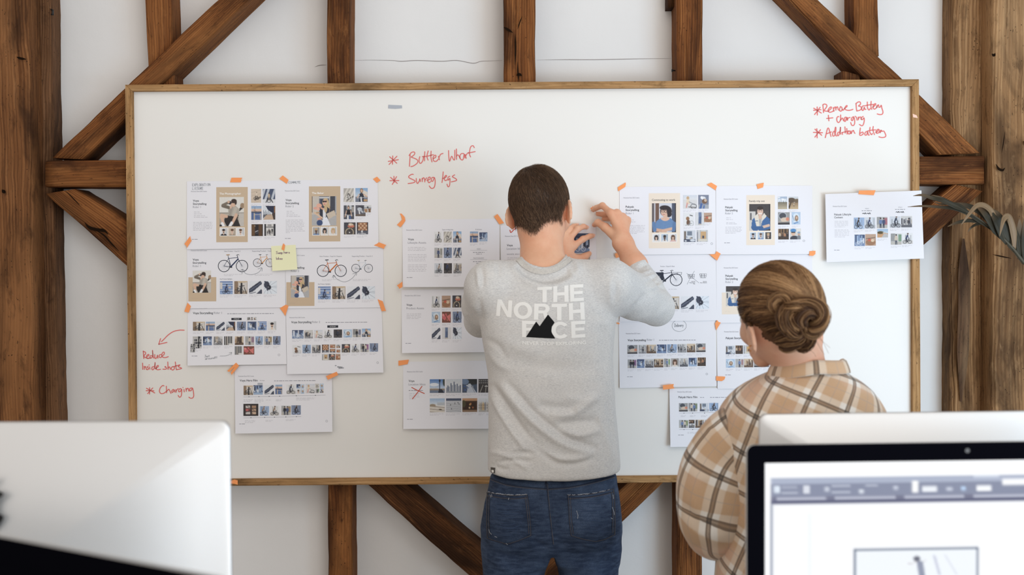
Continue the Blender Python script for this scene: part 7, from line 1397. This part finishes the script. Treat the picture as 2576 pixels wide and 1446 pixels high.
# shoes, out of the picture below
M['shoe'] = mat('white_shoe', (0.55, 0.54, 0.52, 1), 0.6)
for a in (ankL, ankR):
    V, Q = surface(lambda p: smax(smin(ellip(p, a + (0, .07, -.055), (.048, .145, .052)), ellip(p, a + (0, -.01, -.01), (.046, .06, .06)), .03), -(p[:, 2] - .002), .004), a + (-.08, -.12, -.12), a + (.08, .25, .08), .005)
    npmesh('shoe', V, Q, M['shoe'], man)
# the bit of tape he is about to stick down
tape([(1485, 523), (1490, 521), (1491.5, 517.5), (1493, 521), (1498, 524), (1497, 530), (1489, 531)], .012, 'small orange piece of tape pinched between finger and thumb of the man', 'tape', 'orange tape pieces')
# ------------------------------------------------------------------ the woman
Wc = pv3(1957, 780, -1.14); WR = frame(23, -4, -6); WS = np.float32(.935); wl = lambda x, y, z: Wc + WR @ np.array((x, y, z)) * float(WS)
w_neck = [wl(0, -.026, -.055), pv3(2008, 900, -1.135), pv3(2018, 985, -1.13)]
wLs, wLe, wLw = pv3(1868, 1080, -1.12), pv3(1797, 1332, -1.12), pv3(1882, 1362, -.92)
wRs, wRe, wRw = pv3(2155, 1085, -1.12), pv3(2225, 1370, -1.10), pv3(2120, 1400, -.92)
def w_fingers(wr, d, s):
    d = d / np.linalg.norm(d); side = np.cross(d, (0, 0, 1)); side /= np.linalg.norm(side); dn = np.cross(side, d); f = {}
    for i, (nm, L) in enumerate((('index', .066), ('middle', .073), ('ring', .067), ('little', .052))):
        o = side * (.030 - .02 * i) * s; k = wr + d * (.082 - .004 * abs(i - 1)) + o
        f[nm] = [k, k + d * L * .45 - dn * .004, k + d * L * .75 - dn * .014, k + d * L * .95 - dn * .026]
    t = [wr + d * .02 + side * .02 * s, wr + d * .05 + side * .045 * s - dn * .01, wr + d * .078 + side * .052 * s - dn * .016, wr + d * .098 + side * .05 * s - dn * .022]
    return f, t, side * .02 * s
wLF, wLT, wLd = w_fingers(wLw, np.array((.6, .7, -.2)), -1); wRF, wRT, wRd = w_fingers(wRw, np.array((-.6, .7, -.2)), 1)
w_hipL, w_hipR = np.array((wLs[0] + .10, -1.11, .74)), np.array((wRs[0] - .09, -1.11, .74))
w_kL, w_kR = w_hipL + (0, .03, -.33), w_hipR + (0, .03, -.33); w_aL, w_aR = np.array((w_kL[0], -1.12, .10)), np.array((w_kR[0], -1.12, .10))
def whead(u): return head(u / WS, -.056, .86, 20, .014) * WS
def woman_body(p):
    q = (p - Wc.astype(np.float32)) @ WR.astype(np.float32); r = np.linalg.norm(q, axis=1); d = r.astype(np.float32) - .15; near = r < .32
    if near.any(): d[near] = whead(q[near])
    d = smin(d, chain(p, w_neck, [.0445, .0445, .056], .02), .02)
    d = smin(d, cone(p, w_neck[2], wLs, .045, .042), .035); d = smin(d, cone(p, w_neck[2], wRs, .045, .042), .035)
    d = smin(d, chain(p, [pv3(2030, 1040, -1.12), pv3(2030, 1250, -1.11), (w_hipL + w_hipR) / 2], [.085, .08, .10], .04), .05)
    d = smin(d, cone(p, wLs, wLe, .042, .034), .03); d = smin(d, cone(p, wRs, wRe, .042, .034), .03)
    d = smin(d, hand(p, wLF, wLT, wLw, wLe, wLd), .01); d = smin(d, hand(p, wRF, wRT, wRw, wRe, wRd), .01)
    for a, b, c in ((w_hipL, w_kL, w_aL), (w_hipR, w_kR, w_aR)): d = smin(d, chain(p, [a, b, c], [.075, .046, .034], .02), .03)
    return d
woman = empty('person', (float((w_aL[0] + w_aR[0]) / 2), -1.11, 0), 'person with a light brown hair bun and tan checked shirt, facing the whiteboard', 'person')
V, Q = surface(woman_body, (.30, -1.33, .02), (.88, -.74, 1.56), .0036); V = relax(V, Q, 1, .35); N_ = normals(V, Q)
npmesh('body', V, Q, M['skin_woman'], woman)
for s in (-1, 1):
    bm = bmesh.new(); bmesh.ops.create_uvsphere(bm, u_segments=16, v_segments=10, radius=.0115); me = bpy.data.meshes.new('eye'); bm.to_mesh(me); bm.free(); o = link('eye', me, M['eye'], None, True); o.location = wl(s*.031, .080, -.013); o.parent = woman; o.matrix_parent_inverse = woman.matrix_world.inverted()
# earring
ec = pv3(1889, 876, -1.175); b = MB(); b.tube([ec + np.array((.0052*math.cos(a), .003*math.cos(a), .0052*math.sin(a))) for a in np.linspace(0, 2*math.pi, 25)], .0011, 6)
M['gold'] = mat('gold', (0.85, 0.55, 0.2, 1), 0.25, metal=1.0); b.build('earring', M['gold'], woman, True)
# hair drawn back into a bun
q = (V - Wc) @ WR; x, y, z = q.T
zl = np.interp(y, [-.09, -.06, -.03, -.005, .02, .05, .07, .09], [-.082, -.078, -.056, -.034, -.026, -.005, .032, .054])
wgt = np.clip((z - zl) / .012, 0, 1) * (np.linalg.norm(q, axis=1) < .15)
de = np.hypot((y + .006) / .024, (z + .052) / .034); wgt = np.where(np.abs(x) > .058, wgt * np.clip((de - .85) / .2, 0, 1), wgt)
keep = (wgt[Q] > 0.02).any(1); fq = Q[keep]; used = np.unique(fq); mp = -np.ones(len(V), int); mp[used] = np.arange(len(used))
def hair_tone(k, rng, n_):  # strands run through dark brown, brown and fair
    t = np.clip(k, 0, 1)[:, None]; a, b, c = s2l((70, 47, 32)), s2l((116, 83, 54)), s2l((172, 134, 94))
    return np.where(t < .5, a + (b - a) * t * 2, b + (c - b) * (t * 2 - 1)) * (.8 + .4 * rng.rand(n_, 1))
whair = npmesh('hair', V[used] + N_[used] * (.0062 * wgt[used])[:, None], mp[fq], M['hair'], woman, True, np.repeat(s2l((92, 64, 42))[None], len(used), 0))
anchor = np.array((.012, -.094, -.014))
nS = 7600; rt, fi = sample(V, Q, wgt, nS, 11); rng = np.random.RandomState(4); pq = (rt - Wc) @ WR; lev = .007 + .006 * rng.rand(nS)
def hgrad(u):
    e = .002; f0 = whead(u.astype(np.float32)); g = np.stack([whead((u + np.eye(3)[k] * e).astype(np.float32)) - f0 for k in range(3)], 1) / e
    return f0, g / (np.linalg.norm(g, axis=1, keepdims=True) + 1e-9)
path = []; L0 = np.linalg.norm(pq - anchor, axis=1); NSEG = 12
for k in range(NSEG + 1):
    f0, g = hgrad(pq); pq = pq + g * (lev * min(1, .35 + k * .3) - f0)[:, None]; path.append(pq.copy())
    to = anchor - pq; D = np.linalg.norm(to, axis=1, keepdims=True); st = to - g * (to * g).sum(1, keepdims=True); st /= np.linalg.norm(st, axis=1, keepdims=True) + 1e-9
    wob = np.cross(g, st) * (.10 * np.sin(k * .6 + rng.rand(nS) * 6.3))[:, None]
    sw_ = np.cross(g, st) * (.22 * np.sign(pq[:, 0] + .02) * np.clip(D[:, 0] / .1, 0, 1))[:, None] * -1
    pq = pq + (st + wob + sw_) * np.minimum(L0 * 1.15 / NSEG, D[:, 0])[:, None]
def tubes(name, PT, W_, cols, parent):
    """many hairs at once: PT is strand x point x xyz"""
    nS, m_, _ = PT.shape; T = np.gradient(PT, axis=1); T /= np.linalg.norm(T, axis=2, keepdims=True) + 1e-9
    up = PT - PT.mean((0, 1)); u = np.cross(T, up); u /= np.linalg.norm(u, axis=2, keepdims=True) + 1e-9; w = np.cross(u, T); wd_ = W_[:, :, None]
    Vv = np.stack([PT + u*wd_, PT + w*wd_, PT - u*wd_], 2); idx = np.arange(nS)[:, None, None] * m_ * 3; rg = np.arange(m_ - 1)[None, :, None] * 3; k = np.arange(3)[None, None, :]
    qd = np.stack([idx + rg + k, idx + rg + (k+1) % 3, idx + rg + 3 + (k+1) % 3, idx + rg + 3 + k], -1).reshape(-1, 4)
    return npmesh(name, Vv.reshape(-1, 3), qd, M['hair'], parent, True, np.repeat(cols, m_ * 3, 0))
PT = np.stack(path, 1) @ WR.T + Wc; ang = np.arctan2(path[0][:, 2] - anchor[2], path[0][:, 0] - anchor[0])
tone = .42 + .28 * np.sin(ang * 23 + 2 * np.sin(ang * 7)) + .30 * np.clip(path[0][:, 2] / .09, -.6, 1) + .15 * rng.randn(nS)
Wd = .00075 * (1 - .45 * np.linspace(0, 1, NSEG + 1))[None] * (.7 + .6 * rng.rand(nS, 1))
tubes('hair_strands', PT, Wd, hair_tone(tone, rng, nS), whair)
def bundle(name, pts, rad, n_, seed, parent, tone0=.5, twist=2.0):
    """a lock of hair: strands wound along a path"""
    rng = np.random.RandomState(seed); c = np.array(smooth_path(pts, 7)); m_ = len(c); T = np.gradient(c, axis=0); T /= np.linalg.norm(T, axis=1, keepdims=True) + 1e-9
    u = np.cross(T, (0.1, -1, .2)); u /= np.linalg.norm(u, axis=1, keepdims=True) + 1e-9; w = np.cross(T, u); s = np.linspace(0, 1, m_)
    prof = np.interp(s, [0, .12, .8, 1], [.7, 1, 1, .55]) * rad; a0 = rng.rand(n_) * 6.283; rr = np.sqrt(rng.rand(n_)) * .35 + .65
    A = a0[:, None] + twist * s[None]; r_ = rr[:, None] * prof[None] * (1 + .28 * np.sin(s[None] * rng.uniform(3, 9, (n_, 1)) + rng.rand(n_, 1) * 6.3)) * rng.uniform(.85, 1.25, (n_, 1))
    PT = c[None] + u[None] * (np.cos(A) * r_)[..., None] + w[None] * (np.sin(A) * r_)[..., None]
    tn = tone0 + .3 * np.sin(a0 * 5) + .18 * rng.randn(n_); return PT, np.full((n_, m_), .0008) * (.7 + .6 * rng.rand(n_, 1)), hair_tone(tn, rng, n_)
bz = lambda x, y, d: pv3(1680 + x / 4.017, 640 + y / 4.017, d)
LOCKS = [([bz(1230, 570, -1.245), bz(1370, 505, -1.262), bz(1500, 530, -1.27), bz(1550, 610, -1.27), bz(1520, 710, -1.265), bz(1440, 765, -1.26), bz(1360, 730, -1.255)], .0125, 170, .5, 2.2), ([bz(1360, 740, -1.262), bz(1345, 660, -1.268), bz(1400, 590, -1.272), bz(1480, 590, -1.268), bz(1500, 650, -1.26), bz(1450, 700, -1.25)], .0105, 130, .25, 1.5),
         ([bz(1220, 560, -1.24), bz(1190, 640, -1.255), bz(1240, 730, -1.26), bz(1340, 780, -1.255)], .0150, 150, .42, 1.0), ([bz(1130, 570, -1.236), bz(1065, 510, -1.236), bz(1100, 445, -1.238), bz(1170, 440, -1.242), bz(1220, 490, -1.246), bz(1190, 560, -1.242)], .0085, 110, .62, 2.5),
         ([bz(1170, 560, -1.24), bz(1260, 530, -1.262), bz(1350, 505, -1.266), bz(1420, 500, -1.262)], .0085, 90, .75, 2.0), ([bz(1370, 770, -1.255), bz(1290, 820, -1.25), bz(1190, 840, -1.238), bz(1090, 880, -1.225)], .0110, 110, .35, .8), ([bz(1380, 780, -1.25), bz(1320, 860, -1.24), bz(1220, 915, -1.228), bz(1130, 925, -1.218)], .0105, 110, .3, .8),
         ([bz(1410, 780, -1.248), bz(1420, 850, -1.238), bz(1380, 915, -1.225), bz(1310, 945, -1.215)], .0105, 100, .3, .6), ([bz(1250, 640, -1.25), bz(1320, 700, -1.262), bz(1370, 780, -1.255)], .012, 90, .3, 1.0)]
for i, (pts, rad, n_, t0, tw) in enumerate(LOCKS):
    PT, Wd, hc = bundle('', pts, rad, int(n_ * 1.7), i + 3, whair, t0, tw); tubes('bun_lock', PT, Wd, hc, whair)
    b = MB(); b.tube(smooth_path(pts, 5), rad * .72, 10); o = b.build('bun_core', M['hair'], whair, True); ca = o.data.color_attributes.new('Col', 'FLOAT_COLOR', 'POINT'); ca.data.foreach_set('color', np.tile(np.append(s2l((78, 54, 36)), 1), len(o.data.vertices)).astype(np.float32))
fly = []
for pts in ([(1500, 770), (1560, 870), (1600, 950), (1630, 1010)], [(1510, 830), (1580, 890), (1650, 950)], [(1470, 800), (1530, 930), (1590, 1020)], [(1560, 590), (1620, 640), (1630, 700)], [(1480, 560), (1560, 560), (1590, 600)], [(1300, 330), (1380, 300), (1430, 250)], [(1060, 460), (1120, 400), (1200, 410)], [(1380, 930), (1470, 990), (1500, 1040)]): fly.append(np.array([P(1680 + a/4.017, 640 + c/4.017, -1.24) for a, c in [tuple(v) for v in smooth_path(pts, 9 if len(pts) == 3 else 6)[:18]]])[:18])
m_ = min(len(f) for f in fly); tubes('flyaway_hair', np.stack([f[:m_] for f in fly]), np.full((len(fly), m_), .0004), hair_tone(np.full(len(fly), .6), rng, len(fly)), whair)

# checked shirt
M['check'] = mat('checked_flannel', rough=0.9, spec=0.08); n = NT(M['check']); uv = n.new('UVMap').outputs[0]; sx = n.new('SeparateXYZ'); n.lk(uv, sx.inputs[0]); tc = n.new('TexCoord').outputs['Object']
def band(v):
    f = n.math('ABSOLUTE', n.math('SUBTRACT', n.math('FRACT', v), 0.5))
    dark = n.ramp(f, [(0.0, (.62,)*3), (0.016, (.62,)*3), (0.022, (1,)*3), (0.058, (1,)*3), (0.066, (0,)*3)]); light = n.ramp(f, [(0.058, (0,)*3), (0.066, (1,)*3), (0.205, (.85,)*3), (0.235, (0,)*3)]); thin = n.ramp(f, [(0.480, (0,)*3), (0.492, (.55,)*3)])
    return dark, light, thin
du, lu, tu = band(sx.outputs['X']); dv, lv, tv = band(sx.outputs['Y'])
blot = n.noise(n.mapping(tc, (7, 7, 7)), 1.0, 2)
c = n.mix(n.ramp(blot, [(0.5, (0,)*3), (0.62, (1,)*3)]), srgb(203, 164, 126), srgb(216, 176, 148))
c = n.mix(n.math('MULTIPLY', lu, 0.62), c, srgb(236, 220, 200)); c = n.mix(n.math('MULTIPLY', lv, 0.62), c, srgb(238, 224, 206))
c = n.mix(n.math('MULTIPLY', n.math('MULTIPLY', lu, lv), 0.9), c, srgb(246, 242, 236))
c = n.mix(n.math('MULTIPLY', n.math('MAXIMUM', tu, tv), 0.5), c, srgb(146, 142, 146))
c = n.mix(n.math('MULTIPLY', du, 0.80), c, srgb(84, 66, 54)); c = n.mix(n.math('MULTIPLY', dv, 0.80), c, srgb(84, 66, 54)); c = n.mix(n.math('MULTIPLY', n.math('MULTIPLY', du, dv), 0.9), c, srgb(40, 36, 38))
fz = n.noise(n.mapping(tc, (600, 600, 600)), 1.0, 2); c = n.mix(n.math('MULTIPLY', fz, .16), c, srgb(250, 240, 226)); n.color(c); n.bump(fz, 0.2, 0.001); n.b.inputs['Sheen Weight'].default_value = .25
PER = .0785
def cloth_loft(name, rings, uvs, m, parent, close_ends=False, fold_items=None, nz=(.0018, 9, .0008, 26)):
    """rings: list of point arrays; uvs: matching (u, v) in metres, first and last column are the seam"""
    rings = np.array(rings); k, c_ = rings.shape[:2]; V = rings.reshape(-1, 3)
    i, j = np.meshgrid(np.arange(k - 1), np.arange(c_ - 1), indexing='ij'); a = (i * c_ + j).ravel(); Q = np.stack([a, a + 1, a + c_ + 1, a + c_], 1)
    N_ = normals(V, Q); N_ = N_.reshape(k, c_, 3); sm = N_[:, 0] + N_[:, -1]; N_[:, 0] = N_[:, -1] = sm / (np.linalg.norm(sm, axis=1, keepdims=True) + 1e-9); N_ = N_.reshape(-1, 3)
    if ((V - V.mean(0)) * N_).sum() < 0: N_ = -N_; Q = Q[:, ::-1]
    if fold_items: V = folds(V, N_, fold_items)
    V = V + N_ * np.array([mnoise.noise(Vector(v * nz[1])) * nz[0] + mnoise.noise(Vector(v * nz[3])) * nz[2] for v in V])[:, None]
    o = npmesh(name, V, Q, m, parent); U = np.array(uvs).reshape(-1, 2); l_ = o.data.uv_layers.new(name='UVMap'); vi = np.zeros(len(o.data.loops), np.int32); o.data.loops.foreach_get('vertex_index', vi); l_.data.foreach_set('uv', U[vi].astype(np.float32).ravel())
    sd = o.modifiers.new('cloth', 'SOLIDIFY'); sd.thickness = .0014; sd.offset = -1
    return o, V, Q
def tilt(u, v, s, du_, dv_): k = math.hypot(1, s); return ((u - s * v) / k / PER + du_, (s * u + v) / k / PER + dv_)
YB = -1.12
rows = rows_of([(928, 1962, 2108, .062), (940, 1925, 2138, .078), (962, 1880, 2172, .096), (990, 1842, 2198, .110), (1030, 1812, 2222, .122), (1080, 1800, 2236, .129), (1150, 1800, 2240, .131), (1250, 1810, 2240, .128), (1350, 1808, 2238, .126), (1446, 1800, 2240, .128), (1600, 1790, 2244, .134)], YB)
rr = np.array(rows); zz = np.linspace(rr[0, 0], rr[-1, 0], 120); o_ = np.argsort(rr[:, 0]); RW = [np.interp(zz, rr[o_, 0], rr[o_, c]) for c in range(1, 5)]
ker = np.hanning(11); ker /= ker.sum(); RW = [np.convolve(np.pad(r, 5, 'edge'), ker, 'valid') for r in RW]
rings = []; uvs = []; vlen = 0; C_ = 97; th = np.linspace(90, -270, C_)
for k in range(len(zz)):
    cx, cy, a, b_ = (r[k] for r in RW); ct, st = np.cos(np.radians(th)), np.sin(np.radians(th)); e = 2 / 2.35
    px_ = cx + a * np.sign(ct) * np.abs(ct) ** e; py_ = cy + b_ * np.sign(st) * np.abs(st) ** e; R_ = np.stack([px_, py_, np.full(C_, zz[k])], 1)
    if rings: vlen -= np.linalg.norm(R_[72 if False else C_ // 2] - rings[-1][C_ // 2])
    arc_ = np.concatenate([[0], np.cumsum(np.linalg.norm(np.diff(R_, axis=0), axis=1))]); arc_ = -(arc_ - arc_[C_ // 2])
    rings.append(R_); uvs.append([tilt(a_, vlen, .44, .37, .30) for a_ in arc_])
SF = [([(1850, 1010), (1845, 1050), (1830, 1090)], 6, 3), ([(1880, 975), (1860, 1010), (1850, 1050)], 5, -2), ([(1900, 1120), (1880, 1200), (1870, 1300)], 12, -4), ([(2000, 960), (2050, 985), (2120, 985)], 14, 2)]
shirt, SV, SQ = cloth_loft('shirt', rings, uvs, M['check'], woman, False, SF); shirt['label'] = 'tan, cream and dark brown checked flannel shirt'
def sleeve(pts, rads, ph, items, face):
    c = np.array(smooth_path(pts, 9)); m_ = len(c); r_ = np.interp(np.linspace(0, 1, m_), np.linspace(0, 1, len(rads)), rads); r_ = np.convolve(np.pad(r_, 4, 'edge'), np.ones(9) / 9, 'valid')
    T = np.gradient(c, axis=0); T /= np.linalg.norm(T, axis=1, keepdims=True); rings = []; uvs = []; L = 0
    for k in range(m_):
        w = np.array((0, -1.0, 0)); w = w - T[k] * (w @ T[k]); w /= np.linalg.norm(w); u = np.cross(w, T[k])
        th = np.radians(np.linspace(-180, 180, 61)); L += np.linalg.norm(c[k] - c[k-1]) if k else 0
        rings.append(c[k] + (np.cos(th)[:, None] * w + np.sin(th)[:, None] * u) * r_[k]); uvs.append([tilt(face * .066 * t, -L, .22, *ph) for t in th])
    return cloth_loft('sleeve', rings, uvs, M['check'], shirt, False, items, (.0030, 9, .0012, 24))
SLF = [([(1756, 1190), (1745, 1260), (1752, 1320)], 12, 4), ([(1775, 1070), (1800, 1100), (1815, 1150)], 8, 4), ([(1830, 1075), (1850, 1110), (1880, 1130)], 6, -4), ([(1720, 1270), (1760, 1310), (1820, 1330)], 9, -5), ([(1715, 1300), (1760, 1345), (1830, 1350)], 9, 5), ([(1740, 1370), (1780, 1385), (1830, 1370)], 6, -3), ([(1725, 1180), (1760, 1200), (1800, 1200)], 8, 3)]
sleeve([pv3(1905, 1060, -1.115), pv3(1852, 1088, -1.125), pv3(1810, 1150, -1.13), pv3(1795, 1210, -1.135), pv3(1793, 1265, -1.135), pv3(1794, 1312, -1.13), pv3(1801, 1342, -1.10), pv3(1826, 1352, -1.05), pv3(1852, 1356, -.99), pv3(1874, 1360, -.94)], [.040, .062, .068, .075, .075, .069, .055, .046, .042, .038], (.12, .34), SLF, 1)
sleeve([pv3(2140, 1050, -1.115), pv3(2190, 1120, -1.13), pv3(2215, 1230, -1.13), pv3(2225, 1330, -1.12), pv3(2215, 1375, -1.08), pv3(2170, 1395, -1.0), pv3(2130, 1402, -.94)], [.046, .060, .064, .060, .05, .044, .038], (.2, .1), None, 1)
# collar
cc = pv3(2031, 921, -1.125); rings = []; uvs = []; NT_ = 73
prof = [(-.004, -.012), (-.003, .004), (-.001, .018), (.0015, .0255), (.0055, .0275), (.0095, .024), (.0135, .010), (.0165, -.004), (.0175, -.010), (.0160, -.0105), (.013, -.003), (.010, .008)]
for k, (dr_, dz) in enumerate(prof):
    ring = []; uv_ = []
    for i in range(NT_):
        a = R(118 - 296 * i / (NT_ - 1)); fr_ = max(0, math.sin(a)); rx, ry = .0665 + dr_, .060 + dr_
        ring.append(cc + np.array((rx * math.cos(a), ry * math.sin(a), dz * .66 - .042 * fr_ ** 1.2 - .016 * max(0, -math.cos(a)) - .004 * max(0, math.cos(a))))); uv_.append(((i / NT_ * .36) / PER + .3, (k * .0085) / PER * .9 + .52))
    rings.append(ring); uvs.append(uv_)
cloth_loft('collar', rings, uvs, M['check'], shirt, False, None, (.0008, 9, .0004, 26))
# trousers and shoes, hidden below the picture
M['trouser'] = mat('dark_trousers', (0.03, 0.03, 0.035, 1), 0.85)
def trousers(p):
    d = ellip(p, (w_hipL + w_hipR) / 2 + (0, 0, .02), (.155, .105, .10))
    for a, b_, c_ in ((w_hipL, w_kL, w_aL), (w_hipR, w_kR, w_aR)): d = smin(d, chain(p, [a, b_, c_ - (0, 0, .02)], [.086, .062, .058], .02), .015)
    return d
V, Q = surface(trousers, (.30, -1.30, .03), (.88, -.94, .90), .008); npmesh('trousers', relax(V, Q, 2, .4), Q, M['trouser'], woman)
for a in (w_aL, w_aR):
    V, Q = surface(lambda p: smax(smin(ellip(p, a + (0, .06, -.058), (.043, .13, .048)), ellip(p, a + (0, -.01, -.01), (.044, .055, .06)), .03), -(p[:, 2] - .002), .004), a + (-.08, -.12, -.12), a + (.08, .22, .08), .005)
    npmesh('shoe', V, Q, M['shoe'], woman)
